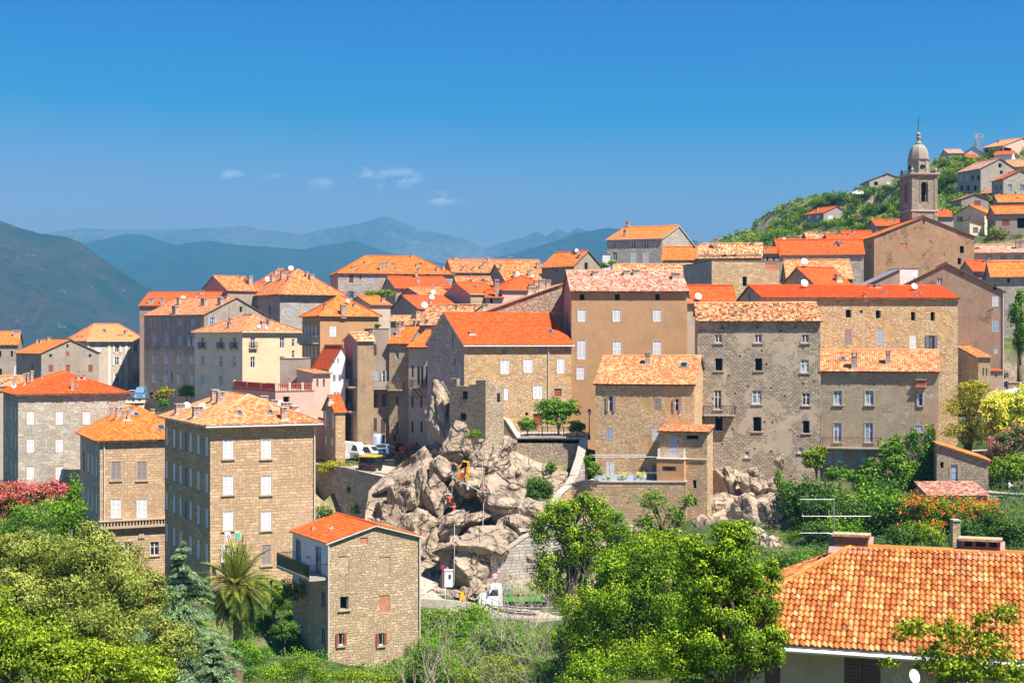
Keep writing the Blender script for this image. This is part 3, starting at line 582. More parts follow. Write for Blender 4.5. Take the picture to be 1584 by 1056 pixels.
def balcony(h, f, px0, px1, pyf, depth=1.0, rail='iron', rh=1.0, slab=.14, solid=None):
    if f == 'f': u0, z, _ = h.hit('f', px0, pyf); u1 = h.hit('f', px1, pyf)[0]
    else:
        Yc = h.A[1] if f == 'l' else h.B[1]; z = (HY-pyf)/F*Yc-h.z0; u0 = h.hit(f, px0, HY)[0]; u1 = h.hit(f, px1, HY)[0]
    fr = h.fr[f]; mb = MB(); fr.box(mb, u0, u1, z-slab, z, -.05, depth)
    for i in range(max(2, int((u1-u0)/1.6)+1)):
        u = u0+.15+(u1-u0-.45)*i/max(1, int((u1-u0)/1.6)); fr.box(mb, u, u+.15, z-slab-.25, z-slab, -.05, depth*.7)
    b = mb.build('balcony', M['conc'], h.root); mb = MB(); t = .025; n = max(3, int((u1-u0)/.14))
    fr.box(mb, u0, u1, z+rh-.05, z+rh, depth-.06, depth-.01); fr.box(mb, u0, u1, z+.08, z+.11, depth-.05, depth-.02)
    for i in range(n+1):
        u = u0+(u1-u0-t)*i/n; fr.box(mb, u, u+t, z, z+rh-.05, depth-.05, depth-.025)
    for uu in (u0, u1-.04):
        fr.box(mb, uu, uu+.04, z+rh-.05, z+rh, 0, depth-.06)
        for j in range(int(depth/.14)): fr.box(mb, uu+.005, uu+.03, z, z+rh-.05, j*.14, j*.14+t)
    if solid: fr.box(mb, u0+.05, u1-.05, z+.05, z+rh-.1, depth-.045, depth-.035, 1)
    mb.build('railing', [M[rail], M[solid] if solid else M[rail]], b); return b
# ---------------- the houses, measured on the photograph: front corners (pixel column, distance), eave row, foot row
H = plan
# -- near left
big = H('apartment_house', 'tall warm stone apartment house with dishes and hipped tile roof behind the palm', (325, 128), (488, 132.5), 656, 930, lpx=255, roof='hip', ridge=613, wall='ashlar3', wall2='ashlar', rm='pale', geo=True, over=.55, frame='frame', sill=True, gutter=True, eavemat='framew', pipe=(486,),
 wins=[('f', 'cW', [353, 411.8], [694.5, 750, 805], 15, 29), ('f', 'cP', 411.8, 858, 15, 31), ('f', 'oW', 353, 856, 11, 26), ('l', 'cW', [258, 269.5, 279.5, 295, 307, 320], [692, 749, 803, 858], 1.0, 1.75), ('l', 'k', 288, [692, 749, 803], .9, 1.7), ('f', 'k', 418, 903, 9, 12)],
 ch=[(278, 641, 14, 17), (306, 646, 15, 18), (332, 622, 11, 20), (341, 624, 11, 19), (439, 650, 9, 21), (408, 619, 11, 12), (424, 622, 10, 12), (443, 633, 14, 16), (453, 637, 9, 14), (464, 640, 10, 15)], sk=[(370, 641, 9, 6), (418, 640, 9, 6)], di=[(289, 627, 5.5), (313, 628, 5), (433, 617, 6), (470, 632, 6)])
lblock = H('apartment_house', 'pale grey stone block with white shutters and many chimneys at the left edge', (28, 168), (194.5, 173.5), 610, 790, lpx=5, roof='hip', ridge=576.6, wall='ashlar2', wall2='ashlarg', rm='red', geo=True, over=.45, frame='frame', sill=False,
 wins=[('f', 'cW', [47.3, 92, 134], [646, 688.6, 731], 11.5, 21), ('f', 'cW', 176, 646, 12, 21), ('f', 'b', [47.5, 91.6, 134, 175.5], 620, 11.5, 7), ('f', 'k', [31, 65, 82, 104, 118, 143, 167], 622, 2.2, 2.6), ('l', 'cW', [9.3, 17.7, 24], [643, 686, 729], 1.0, 1.7), ('l', 'k', [9.3, 14, 19, 24], 620, .5, .6)],
 ch=[(15, 598, 3, 18), (24, 601.5, 3.5, 20), (38, 593, 3, 20), (43.5, 593, 3, 17), (49.5, 593, 4, 20), (65, 588, 3, 12), (111.5, 604, 3.2, 18), (121, 588, 4, 9), (130, 588, 4, 10)], sk=[(117, 599, 5, 3)], di=[(16, 582, 3.5)])
balu = H('villa_house', 'narrow stone mansion with balustrade band and brown louvred windows', (154.5, 154), (300, 158.2), 680, 925, lpx=124, roof='hip', ridge=632, wall='ashlar3', wall2='ashlarg', rm='orange', geo=True, over=.45, frame='frame', sill=True, eavemat='eave', pipe=(161,),
 wins=[('f', 'cP', [179.4, 219.4], 728, 15, 29), ('f', 'cW', [179.4, 219.4], 786, 15.5, 29), ('f', 'gW', [198.5, 239], 848, 13, 21), ('f', 'k', 242, 907, 11, 30), ('l', 'cG', 130, 725, 1.1, 2.2), ('l', 'cW', [136.5, 143, 149], [725, 783], 1.1, 2.2), ('l', 'cW', 130, 783, 1.1, 2.2)],
 ch=[(173, 646, 4.5, 17), (184, 648, 9, 19), (192, 650, 4.5, 15), (199, 650, 5, 17), (204.5, 640, 5, 12), (236, 634, 5, 10)], sk=[(249, 663, 11, 6), (211, 643, 9, 4)])
front = H('stone_house', 'rough stone house with new orange roof and bricked-up windows beside the road', (508, 108), (650, 111.7), 841, 1039, lpx=453, roof='gy', ridge=814, wall='smallstone', rm='red', geo=True, over=.25, gutter=False, pipe=(507.5, 648.5), eavemat='gut', sill=True,
 wins=[('f', 'b', 532, 873, 16, 26), ('f', 'b', 595, 874, 17, 26), ('f', 'bR', 563, 836, 12, 10), ('f', 'k', 532.5, 932, 13, 20), ('f', 'bR', 594.7, 933, 15, 26), ('f', 'oR', [527.5, 589.5], 988, 8, 19), ('l', 'gD', 462, 873, 1.2, 2.1), ('l', 'gD', 493, 873, 1.2, 2.1), ('l', 'cW', [456, 460], 909, .5, 1.3), ('l', 'k', [500], [930, 987], .7, 1.1), ('l', 'k', 478, 866, .45, .45)],
 ch=[(484, 823, 5, 11, 'p'), (513, 793, 4, 6, 'p')])
# -- back left
H('plaster_house', 'grey gabled house with red-brown shutters behind the left block', (64, 248), (153, 254), 546, 640, lpx=25, roof='gy', ridge=525.5, wall='dgrey', rm='orange', over=.4,
 wins=[('f', 'k', [78.4, 139.3], 550, 4.5, 4.5), ('f', 'k', 104.5, 535, 3.5, 5), ('f', 'cR', 104.3, 546.6, 5, 7), ('f', 'cR', [78.6, 140], 569.5, 7, 11), ('f', 'dR', 104.8, 571, 6, 13), ('l', 'cR', 50.5, 569, 1, 1.4), ('l', 'k', 36, 551, .6, .8)], ch=[(57, 533, 3, 8), (64, 530, 6, 5), (75, 527, 5, 6)])
H('plaster_house', 'dark grey house with orange roof and slabs of chimney at the far left edge', (-40, 262), (27, 264), 533, 640, D=14, roof='gx', ridge=514, wall='dgrey', wall2='ashlarg', rm='orange', wins=[('f', 'k', [0, 18], 547, 4, 9), ('f', 'k', [1], 575, 4, 10), ('f', 'cW', 24, 573, 5, 16)], ch=[(37, 523, 6, 8), (50, 518, 9, 9), (47, 527, 8, 6)])
H('apartment_house', 'pale villa block with cream corner strips and white shutters at the car park', (135, 290), (223, 299.5), 524, 614, lpx=106, roof='hip', ridge=502, wall='beige', rm='terra', over=.7, eavemat='framew',
 wins=[('f', 'oW', [181, 210], 538, 6.5, 13), ('f', 'cW', 152, 537, 9, 13), ('f', 'oW', 180.7, 558.5, 6.5, 12), ('f', 'cW', 210.7, 560, 10, 20), ('f', 'oW', 181, 584, 6.5, 13), ('f', 'cP', 211, 585, 9, 14)], ch=[(195, 517, 4.5, 7), (186, 519, 8, 2), (202, 520, 5, 2), (121, 521, 3, 2), (128, 521, 3, 2)], sk=[(161, 512, 5, 3)])
H('outbuilding', 'low yellowish house at the left edge under a worn tile roof', (-60, 190), (34, 192), 598, 740, D=9, roof='gx', ridge=583, wall='beige', rm='pale', ch=[(3, 597, 3, 6), (8, 594, 3, 6), (13, 592, 3, 6)])
dark = H('apartment_house', 'tall black-streaked tenement with pale blue shutters above the left car park', (223, 266), (316, 257), 487.6, 640, rpx=412, roof='gx', ridge=462, wall='dark', wall2='dark', rm='pale', over=.35,
 wins=[('f', 'oS', [238.5, 258], 498.5, 4, 11), ('f', 'cS', [278, 298.5], 498.5, 6, 11), ('f', 'cS', [238.5, 258, 278], 526, 6.5, 16), ('f', 'oS', 297, 527, 5, 16), ('f', 'cS', [238.5, 257.5, 277.5, 298], 555, 6.5, 14.5), ('f', 'cS', [238.5, 257.5, 277.5, 298], 584, 6.5, 15.5), ('f', 'k', 265, 583, 2.5, 16), ('f', 'k', 234, 611, 6, 9), ('r', 'oS', 328, 497, 1.0, 1.5), ('r', 'k', 373, 477, .8, 1)],
 ch=[(271, 486, 8, 13), (277, 472, 5, 12), (315.5, 473, 8, 12), (341, 472, 7, 12), (350, 462, 8, 5)], di=[(277.5, 455, 3.5)])
H('plaster_house', 'house behind the streaked tenement showing a bright orange roof edge', (216, 284), (330, 284), 472.5, 600, D=16, roof='gx', ridge=453, wall='pinkd', rm='red', ch=[(233, 470, 7, 9), (239, 465, 5, 6), (251, 470, 6, 10), (304, 460, 5, 6), (313, 455, 6, 6)])
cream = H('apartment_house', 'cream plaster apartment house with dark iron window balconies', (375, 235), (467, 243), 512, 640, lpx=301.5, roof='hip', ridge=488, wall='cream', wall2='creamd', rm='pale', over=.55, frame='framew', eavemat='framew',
 wins=[('f', 'gW', [391, 436.4], [530, 560], 7, 17), ('f', 'gW', 453.6, [530, 548], 4, 12), ('l', 'gW', [313.6, 341.8, 362.7], 530, 1.0, 1.9), ('l', 'gS', [313.6, 341.8, 362.7], 559.5, 1.0, 1.9), ('l', 'gS', [313.6, 341.8], 590, 1.0, 1.8)],
 ch=[(355, 507, 5, 9), (357, 498, 5, 6), (406, 508, 6, 12), (417, 502, 8, 8)], di=[(401, 505, 3), (412, 507, 2)])
terr = H('terrace_house', 'pink house topped by a roof terrace with red balustrade', (426, 168), (486, 170.5), 606, 720, lpx=360, roof='flat', wall='pink', rm='conc', wins=[('f', 'k', 443, 618, 10, 10)], ch=[(364, 606, 8, 9), (418, 597, 7, 10), (415, 606, 7, 8)])
H('mansion', 'big old hipped mansion with a line of chimneys above the cream house', (433, 285), (528, 292), 451, 560, lpx=362, roof='hip', ridge=417, wall='ashlarg', rm='old', over=.9,
 wins=[('f', 'cS', [452, 475], 481, 6, 15), ('f', 'cW', 512, 476, 5, 10), ('l', 'k', [398, 417], 478, 1, 1.8)], ch=[(438, 431, 8, 11), (448, 433, 6, 6), (475, 429, 5, 9), (482, 433, 7, 9), (492, 428, 6, 9), (502, 431, 5, 8), (508, 433, 5, 7), (433, 420, 10, 6), (422, 422, 6, 9), (428, 424, 8, 7)], di=[(414, 415, 4), (450, 415, 4)])
H('outbuilding', 'dark parapeted house with twin chimneys on the skyline left of the mansion', (352, 292), (400, 296), 449, 560, D=14, roof='gx', ridge=428, wall='dgrey', rm='old', ch=[(373, 431, 4, 5), (381, 429, 6, 6), (397, 426, 6, 13)])
tan = H('apartment_house', 'tan plaster house with white arched shutter and tall chimney stack', (495, 212), (586, 216), 487, 700, lpx=467.6, roof='hip', ridge=459, wall='tan', rm='orange', over=.4, frame='frame',
 wins=[('f', 'cW', 515, 512.5, 10, 16), ('f', 'cW', 514.5, 544, 10, 18), ('l', 'cW', [472, 477, 482.5, 488.5], [512, 544], .7, 1.8)], ch=[(531, 487, 8, 16), (503, 477, 5, 8), (549, 466, 5, 5)], di=[(538, 521-33, 3)])
wg = H('white_house', 'white gable wall with slate shutters left of the balconied tower house', (509, 187), (534, 187.8), 570, 700, D=9, roof='gy', ridge=536, rf=.8, wall='white', rm='red', over=.15, wins=[('f', 'cD', [516.5, 523], 557.5, 2.2, 8), ('f', 'cD', [517, 525.5], 584.5, 4, 10), ('f', 'cD', [518, 523], 609, 4, 5)])
H('stone_house', 'small stone house with red roof beside the lower car park', (519, 176), (534, 176.5), 637, 700, lpx=500, roof='gx', ridge=613, wall='ashlar', wall2='ashlarg', rm='red', over=.2, wins=[('l', 'cW', [503.5, 515], 651, .9, 2), ('l', 'cW', [504, 514], 684, .8, 1)], ch=[(511, 622, 6, 9)])
H('pink_house', 'small dusty pink house with pale flat roof beside the terrace', (484, 181), (511, 182.3), 578, 720, D=5, roof='shed', ridge=572, wall='pink', rm='pale', wins=[('f', 'k', [491, 501], 592, 3, 12), ('f', 'cS', [489], 623, 3, 9)])
H('outbuilding', 'dark grey rendered block with awning on the red balustrade terrace', (433, 186), (467, 186), 555, 700, D=8, roof='flat', wall='dgrey', rm='conc')
# -- middle row of tall tenements above the car park
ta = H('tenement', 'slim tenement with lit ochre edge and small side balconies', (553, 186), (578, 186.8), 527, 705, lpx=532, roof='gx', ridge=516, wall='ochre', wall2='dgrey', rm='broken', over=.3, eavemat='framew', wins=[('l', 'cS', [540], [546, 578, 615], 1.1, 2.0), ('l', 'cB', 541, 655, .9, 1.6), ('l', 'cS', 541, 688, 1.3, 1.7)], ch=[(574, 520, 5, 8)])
tb = H('tenement', 'tall dark plaster tenement with a long balcony and brown shutters', (576, 190), (602, 190.5), 509, 705, D=9, roof='flat', wall='dgrey', rm='conc', wins=[('f', 'cB', 580, 541, 5, 18), ('f', 'cS', [580.5], 581, 10, 16), ('f', 'oS', 593.5, 582, 4, 17), ('f', 'cB', 580.5, 618, 5, 20), ('f', 'cB', 594, 619, 6, 19), ('f', 'cB', 580.5, 656.5, 5, 21), ('f', 'cB', 592.5, 659, 7, 22)])
tc = H('tenement', 'mottled stone tenement with laundry below and a small top window', (602, 190), (632, 189.5), 532, 705, D=10, roof='gx', ridge=508, wall='oldstone', rm='orange', over=.3, geo=True, wins=[('f', 'gW', 614.5, 548, 5, 15), ('f', 'gS', 614, 589, 5, 10), ('f', 'cB', 614.5, 620, 4, 15), ('f', 'cB', 614.5, 662, 3, 18)], ch=[(616, 520, 6, 22), (592, 509, 6, 8)])
td = H('tenement', 'pale plaster tenement with dark green shutters and bracketed iron balcony', (632, 188.5), (668, 187), 537, 712, D=10, roof='gx', ridge=512, wall='creamw', rm='orange', over=.35, geo=True, wins=[('f', 'k', [638, 652, 663], 550, 1.2, 8), ('f', 'cG', 638.4, 574, 3, 18), ('f', 'cG', [647.5, 653], 581, 4, 29), ('f', 'cG', 661.5, 581, 6, 29), ('f', 'cG', [638, 652, 663], 621, 3, 18), ('f', 'cG', [638, 652, 663], 660, 3, 17)])
te = H('tenement', 'slender streaked tower house with green shutters beside the orange-roofed house', (667, 182), (691, 180), 504, 700, D=9, roof='gx', ridge=497, wall='creamw', rm='pale', over=.2, wins=[('f', 'k', [673.5, 684], 496+8, 1.2, 6), ('f', 'cG', [673, 683], 535, 3.5, 24), ('f', 'cG', [673, 683], 578, 3.5, 24), ('f', 'cG', 673.5, 620, 4, 14)])
# -- orange terrace house and the tall plaster house
ot = H('stone_house', 'stone house with large bright orange roof above the old bastion', (718, 165), (884, 169.7), 533, 685, D=14.6, roof='gx', ridge=486, wall='rubblew', wall2='ashlarg', rm='red', geo=True, over=.35, eavemat='gut', frame='frame', gutter=True, pipe=(848,),
 wins=[('f', 'gD', 780, 541, 7, 11), ('f', 'gD', 835.5, 540.5, 6, 8), ('f', 'gD', 876, 539, 6, 8), ('f', 'cW', 781, 567.3, 13, 22), ('f', 'cW', 817, 565.5, 14, 21), ('f', 'cW', 867.6, 565.5, 11.5, 23), ('f', 'cW', 781, 609, 10, 19), ('f', 'cW', 832, 606, 14, 21), ('f', 'dR', 863, 606.7, 11, 12), ('f', 'k', 815, 640, 5, 5), ('f', 'dR', 831.5, 649, 14, 19), ('l', 'cS', 711, 575, .9, 1.8), ('l', 'k', 700, 525, .5, 1.8), ('l', 'k', 704, 560, .6, .8)],
 ch=[(729, 518, 8, 5)], sk=[(851, 515, 9, 5)])
tall = H('apartment_house', 'tall ochre plaster house with pale pink tile roof and white louvred shutters', (884, 171), (1063, 171.8), 450, 715, lpx=871.5, roof='gx', ridge=420.5, wall='tall', wall2='pinkd', rm='pink', geo=True, over=.4, frame='frame',
 wins=[('f', 'k', [900.6, 955, 1017.5], 459.5, 9, 9), ('f', 'cW', [899.8, 954, 1016.5], 488, 12, 19), ('f', 'cW', 899.7, 540.6, 13, 30), ('f', 'cW', [954.8, 1016.7], 539.5, 13, 24), ('f', 'cW', 898, 577, 12, 20)],
 ch=[(921, 428, 9, 9), (969, 427, 9, 9), (984, 427, 10, 10), (1045, 433, 11, 11)])
H('plaster_house', 'narrow cream strip house squeezed right of the tall plaster house', (1060, 173.5), (1077, 173.5), 470, 700, D=9, roof='shed', ridge=463, wall='creamw', rm='old')
# -- right group
pr = H('stone_house', 'stone house with wide pale tile roof and terrace pergola', (921, 154.6), (1074, 152), 593.5, 765, D=11, roof='gx', ridge=552, wall='rubblew', wall2='rubblew', rm='pale', geo=True, over=.3,
 wins=[('f', 'oP', 944.8, 624, 7, 24), ('f', 'cP', 1017.6, 625, 11, 19), ('f', 'oP', 1047, 626, 6, 19), ('f', 'cS', 943, 671, 10, 19), ('f', 'cW', 1014, 672, 10, 19), ('f', 'cW', 944, 724, 12, 20), ('f', 'cP', 1013.6, 729, 11, 22)], ch=[(1002, 564, 8, 20)], sk=[(1058, 567, 12, 7)])
an1 = H('annexe', 'small stone annexe with tiled lean-to roof and blue shutter door', (1020, 149.5), (1094, 148), 668, 800, D=3.6, roof='shed', ridge=658.5, wall='ashlar', rm='pale', geo=True, over=.35, wins=[('f', 'k', 1071, 676, 20, 6), ('f', 'cS', 1041.8, 690, 11, 30), ('f', 'k', 1074.5, 748.5, 6, 13), ('f', 'k', 1075.5, 775, 5, 12), ('f', 'k', 1088.5, 748, 2.2, 4)])
gt = H('tenement', 'tall weathered grey tenement with broken mossy tile roof on the cliff', (1079, 160), (1269, 158.7), 497, 760, D=9, roof='gx', ridge=470, wall='grey', rm='broken', geo=True, over=.4, sill=True, rf=.62,
 wins=[('f', 'gW', [1111.5, 1173, 1245.8], 523.5, 11, 13), ('f', 'b', 1108.5, 505, 7.5, 7), ('f', 'k', [1112, 1173.5], 563.5, 12, 19), ('f', 'gS', 1245, 566, 12.5, 20), ('f', 'gW', 1110.6, 618, 11, 30), ('f', 'gS', 1171, 614, 14, 21), ('f', 'gW', 1247, 617, 12, 19), ('f', 'k', 1112.4, 655, 13, 21), ('f', 'k', 1171.3, 655.8, 13.5, 22), ('f', 'k', 1247, 660, 11, 19), ('f', 'gS', 1156, 702.5, 7, 9), ('f', 'gS', 1238.8, 696, 7, 8)],
 ch=[(1138, 492, 4, 12), (1149.5, 491, 4, 13), (1083, 490, 4, 5), (1200, 475, 4, 5)])
lw = H('tenement', 'grey stone tenement with long iron balcony and climbing ivy', (1269.5, 159), (1452, 156), 573.5, 745, D=8, roof='gx', ridge=543, wall='oldstone', wall2='creamw', rm='pale', geo=True, over=.35, sill=True, frame='conc',
 wins=[('f', 'gS', [1296, 1345], 615, 13, 22), ('f', 'oS', 1424, 617.6, 6, 19), ('f', 'gS', [1295.8, 1344.5], 668.5, 12, 30), ('f', 'gW', 1423, 713, 10, 22), ('f', 'cS', 1282, 708, 8, 18), ('f', 'cS', 1298, 709, 8, 19), ('f', 'cS', 1334, 712, 7, 22), ('f', 'cS', 1421, 663, 11, 10)],
 ch=[(1321.5, 571, 9, 27, 'c'), (1373.5, 564, 7, 23, 'c')], sk=[(1304, 557, 9, 5)])
ru = H('stone_house', 'long rubble stone house with red roof, smooth patches and small attic openings', (1180, 168), (1482, 170), 461.5, 715, D=12, roof='gx', ridge=443.5, wall='rubblew', wall2='ashlarg', rm='red', geo=True, over=.35,
 wins=[('f', 'k', 1312.5, 485, 9, 12), ('f', 'k', 1332.5, 482, 4, 5), ('f', 'k', 1358.5, 486, 8, 12), ('f', 'k', [1412.5, 1442.8], 489, 7, 13), ('f', 'cP', 1312, 521.5, 11, 24), ('f', 'cS', 1362, 522, 11, 23), ('f', 'cW', 1412, 529, 10, 20), ('f', 'oD', 1440.7, 529.7, 9, 22), ('l', 'k', 1159, 462, .9, 2)],
 ch=[(1338, 461, 4, 9, 'r'), (1346, 446, 6, 5, 'r'), (1357, 446, 9, 6, 'r')], sk=[(1366, 455, 10, 5), (1420, 456.5, 10, 4)], di=[(1244, 438, 6), (1414, 443, 5)])
bt = H('apartment_house', 'tall brown stained gable house with drainpipes at the right', (1386, 186), (1553, 183.5), 447, 640, D=12, roof='gy', rf=.47, ridge=408, wall='brown', rm='old', over=.3, pipe=(1551.5,),
 wins=[('f', 'gW', 1453.7, 434, 8, 9), ('f', 'cW', 1539.8, 466, 10, 16), ('f', 'cS', 1539.7, 504, 11, 19), ('f', 'cS', 1540.6, 543, 6, 9), ('f', 'k', 1539, 444.5, 6, 8)], di=[(1414, 442, 4)])
H('white_house', 'small white rendered block behind the brown gable house', (1390, 198), (1420, 198), 416, 560, D=6, roof='flat', wall='white', rm='conc', ch=[(1399, 416, 4, 5)])
H('plaster_house', 'low grey house with sloping roof edge left of the white block', (1325, 194), (1392, 194), 448, 560, D=6, roof='shedR', ridge=417, wall='dgrey', rm='zinc', over=.1)
H('stone_house', 'little grey stone house with rosy roof tucked behind the rubble house', (1513, 176), (1532, 176), 553, 640, lpx=1481, roof='shed', ridge=536, wall='smallstone', wall2='ashlarg', rm='old', over=.25, wins=[('f', 'k', 1521, 575, 2.5, 12), ('f', 'k', 1526, 575, 2, 12)])
H('shed', 'tiny pink shed at the foot of the brown gable house', (1531, 178), (1551, 178), 574, 640, D=3, roof='shed', ridge=571, wall='pinkd', rm='red', over=.2, wins=[('f', 'k', 1541, 581, 3.5, 4)])
sh = H('stone_house', 'small rubble cottage with sloping orange roof and blue-grey door', (1449, 150), (1529, 149), 712, 756, D=6, roof='shedL', ridge=688, wall='drywall', rm='orange', geo=True, over=.2, frame='frame', wins=[('f', 'dS', 1476, 731, 11, 26), ('f', 'k', 1457, 719, 6, 9)])
H('lean_to', 'low mossy pink tiled lean-to in front of the rubble cottage', (1437, 143), (1527, 143), 768, 790, D=4.5, roof='shed', ridge=747, wall='drywall', rm='pink', geo=True, over=.2)
# -- foreground villa
vi = H('villa', 'foreground villa with broad orange barrel tile roof and two wide chimneys', (1090, 49.3), (1900, 44.2), 978, 1160, D=9.2, roof='hip', pitch=27.5, wall='villa', rm='fg_tile', geo=True, over=.55, eavemat='gut', gutter=True, wins=[('f', 'cB', 1334, 1048, 56, 66), ('f', 'cB', 1195, 1042, 24, 50), ('f', 'cB', 1480, 1060, 60, 66)])
# -- roofs in the middle of the town
barr = H('barracks', 'long stone barrack house on the skyline with orange hipped roof and dark windows', (523, 300), (702, 306), 421.5, 520, D=14, roof='hip', ridge=397, wall='ashlarg', rm='orange', over=.4,
 wins=[('f', 'cB', 543.5, 431, 6.5, 12), ('f', 'k', 557.5, 429, 3, 5), ('f', 'cS2'[:2], 572.5, 431, 7.5, 12), ('f', 'oD', 543, 455.5, 6, 11), ('f', 'k', [628, 644, 661.5], 427, 7, 5)], ch=[(554, 419, 3, 5), (589, 418, 4, 12), (594, 416, 4, 11), (599, 414, 3, 10), (613, 417, 3, 4), (649, 419, 4, 6), (677, 419, 4, 7), (686, 409, 4, 6), (637, 398, 4, 4), (646, 398, 5, 4), (565, 408, 4, 4), (547, 415, 8, 3)], sk=[(609, 409, 4, 2), (651, 408, 4, 2)])
H('terraced_house', 'lower continuation of the skyline barracks with a worn orange roof', (700, 306), (842, 310), 421, 520, D=12, roof='gx', ridge=402.5, wall='ashlarg', rm='old', wins=[('f', 'k', 694+10, 428, 4, 8), ('f', 'cS', [722, 728], 427, 4, 4)], ch=[(690+14, 400, 5, 5), (716, 419, 3, 7), (732, 419, 3.5, 7), (745, 416, 5, 7), (750, 409, 3, 5), (756, 403, 4, 6), (838, 407, 12, 9)], an=[(753, 402, 10), (789, 403, 7)])
H('terraced_house', 'red roofed house with a small dormer below the barracks', (612, 268), (701, 270), 446, 520, lpx=589, roof='gx', ridge=429, wall='dgrey', rm='red', wins=[('f', 'k', 622, 449, 3, 3)], ch=[(601, 432, 3, 4), (647, 438, 5, 9), (644, 447, 4, 10), (669, 442, 3, 7), (676, 444, 3, 5), (683, 441, 4, 5)])
H('terraced_house', 'house with grey gable and orange roof between the red roofed ones', (655, 252), (706, 254), 460, 530, lpx=612, roof='gx', ridge=446, wall='dgrey', rm='old', ch=[(665, 458, 4, 6)], di=[(670, 455-3, 3.5)])
arch = H('terraced_house', 'red roofed house whose grey gable has one small arched white window', (648, 238), (712, 240), 478, 560, lpx=602, roof='gx', ridge=458.5, wall='pinkd', wall2='dgrey', rm='red', over=.25, frame='framew', wins=[('l', 'gW', 620, 474.5, .6, 1.1)], ch=[(666, 470, 4, 8)], di=[(668, 460, 4)])
H('terraced_house', 'brown gabled house with cream corner and small skylight in red roof', (728, 243), (771, 245), 455, 540, lpx=686, roof='gx', ridge=438, wall='smallstone', wall2='pinkd', rm='red', over=.25, eavemat='framew', wins=[('f', 'k', 755, 466, 4, 6)], sk=[(735, 444, 6, 3)])
H('terraced_house', 'mottled roof with two skylights behind the brown gabled house', (708, 262), (762, 263), 440, 520, D=8, roof='gx', ridge=429, wall='dgrey', rm='old', sk=[(728, 435, 5, 3), (747, 434.5, 7, 4)], ch=[(754, 437, 4, 3)])
H('chimney_house', 'pink rendered corner house with a tall pink chimney stack', (752, 236), (778, 236), 460, 540, D=7, roof='gx', ridge=450, wall='pink', rm='red', wins=[('f', 'k', 760, 465, 5, 8)], ch=[(769, 459, 6, 27)])
H('terraced_house', 'dark gabled house with weathered red roof and white satellite dish', (782, 268), (838, 270), 434, 520, lpx=752, roof='gx', ridge=409.5, wall='dgrey', rm='old', wins=[('l', 'k', 762, 430, .5, 2.6)], ch=[(775, 418, 4, 9), (796, 431, 4, 12), (819, 427, 5, 10)], di=[(800, 424, 4), (824, 427, 2.5)])
H('terraced_house', 'cream walled house with flame orange roof below the dish house', (777, 236), (861, 239), 448, 540, D=9, roof='hip', ridge=428, wall='pink', rm='red', ch=[(822, 447, 9, 8), (829, 441, 5, 7)])
H('terraced_house', 'wide orange hipped house left of the stone mansion on the ridge', (838, 278), (888, 272), 413, 500, rpx=930, roof='gx', ridge=390.5, wall='dgrey', wall2='ashlar', rm='orange', over=.4, wins=[('f', 'k', 861, 419, 3, 4), ('f', 'cS', 876, 428, 6, 6), ('r', 'k', 907, 413, 1, 2)], ch=[(918, 404, 6, 8), (889, 391, 7, 4), (893, 392, 4, 4)], sk=[(896, 397, 7, 4)], di=[(892, 388, 3), (915, 391, 3)], an=[(874, 396, 15)])
big2 = H('rubble_house', 'house with bare rubble wall rising under a slanting pale roof', (752, 180), (873, 181.5), 482, 600, D=9, roof='shedR', ridge=439, wall='rubble2', rm='pale', over=.1, ch=[(822, 452, 11, 11), (838, 448, 9, 17), (848, 446, 7, 13), (833, 441, 7, 9), (749, 483, 8, 10)])
H('terraced_house', 'old house with long slanting roof of mixed broken tiles', (622, 206), (704, 200), 503, 600, D=12, roof='gx', ridge=473, wall='dgrey', rm='broken', over=.3, wins=[('f', 'k', 629, 508, 3, 4)], ch=[(643, 492, 9, 11), (642, 504, 4, 8), (649, 503, 4, 7), (661, 500, 4, 6), (707, 478, 4, 7), (683, 496, 4, 8)], di=[(620, 493, 5)])
H('outbuilding', 'small grey outhouse with orange roof right of the tan house', (573, 224), (604, 226), 471, 560, D=8, roof='gx', ridge=459.5, wall='creamw', rm='orange', ch=[(592, 468, 5, 8)], di=())
H('outbuilding', 'low mottled roof with chimney behind the slanting tile roof', (604, 216), (642, 216), 497, 560, D=6, roof='gx', ridge=490, wall='dgrey', rm='broken')
mans = H('mansion', 'dark stone mansion with white trimmed windows and orange roof on the ridge', (939, 262), (1024.5, 258), 371, 430, rpx=1073, roof='gx', ridge=351.5, wall='ashlarg', wall2='ashlar', rm='orange', over=.3, frame='framew', eavemat='framew',
 wins=[('f', 'gW', [950.5, 980, 1000], 379, 6.5, 11), ('f', 'cW', [980, 999.5], 399, 9, 18), ('f', 'gW', 951, 396, 7, 12)], ch=[(950, 362, 5, 9), (967, 366, 4.5, 11)], di=())
H('outbuilding', 'small white kiosk-like extension at the corner of the ridge mansion', (932, 255), (944, 255), 394, 430, D=4, roof='flat', wall='white', rm='conc')
H('terraced_house', 'orange roofed house right of the ridge mansion', (1025, 248), (1082, 247), 402, 440, D=10, roof='gx', ridge=383, wall='ashlarg', rm='orange', ch=[(1089-11, 384, 5, 8)])
H('ruined_house', 'ruined house with collapsing brown tile roof on the ridge', (1080, 240), (1178, 238), 399, 450, D=9, roof='gx', ridge=378, wall='drywall', wall2='smallstone', rm='broken', wins=[('f', 'k', [1120, 1135], 396, 8, 4)], ch=[(1107, 384, 7, 16), (1164, 380, 6, 5)])
H('terraced_house', 'mottled roof strip in front of the ridge mansion', (950, 225), (1078, 224), 427, 470, D=9, roof='gx', ridge=410, wall='dgrey', rm='broken')
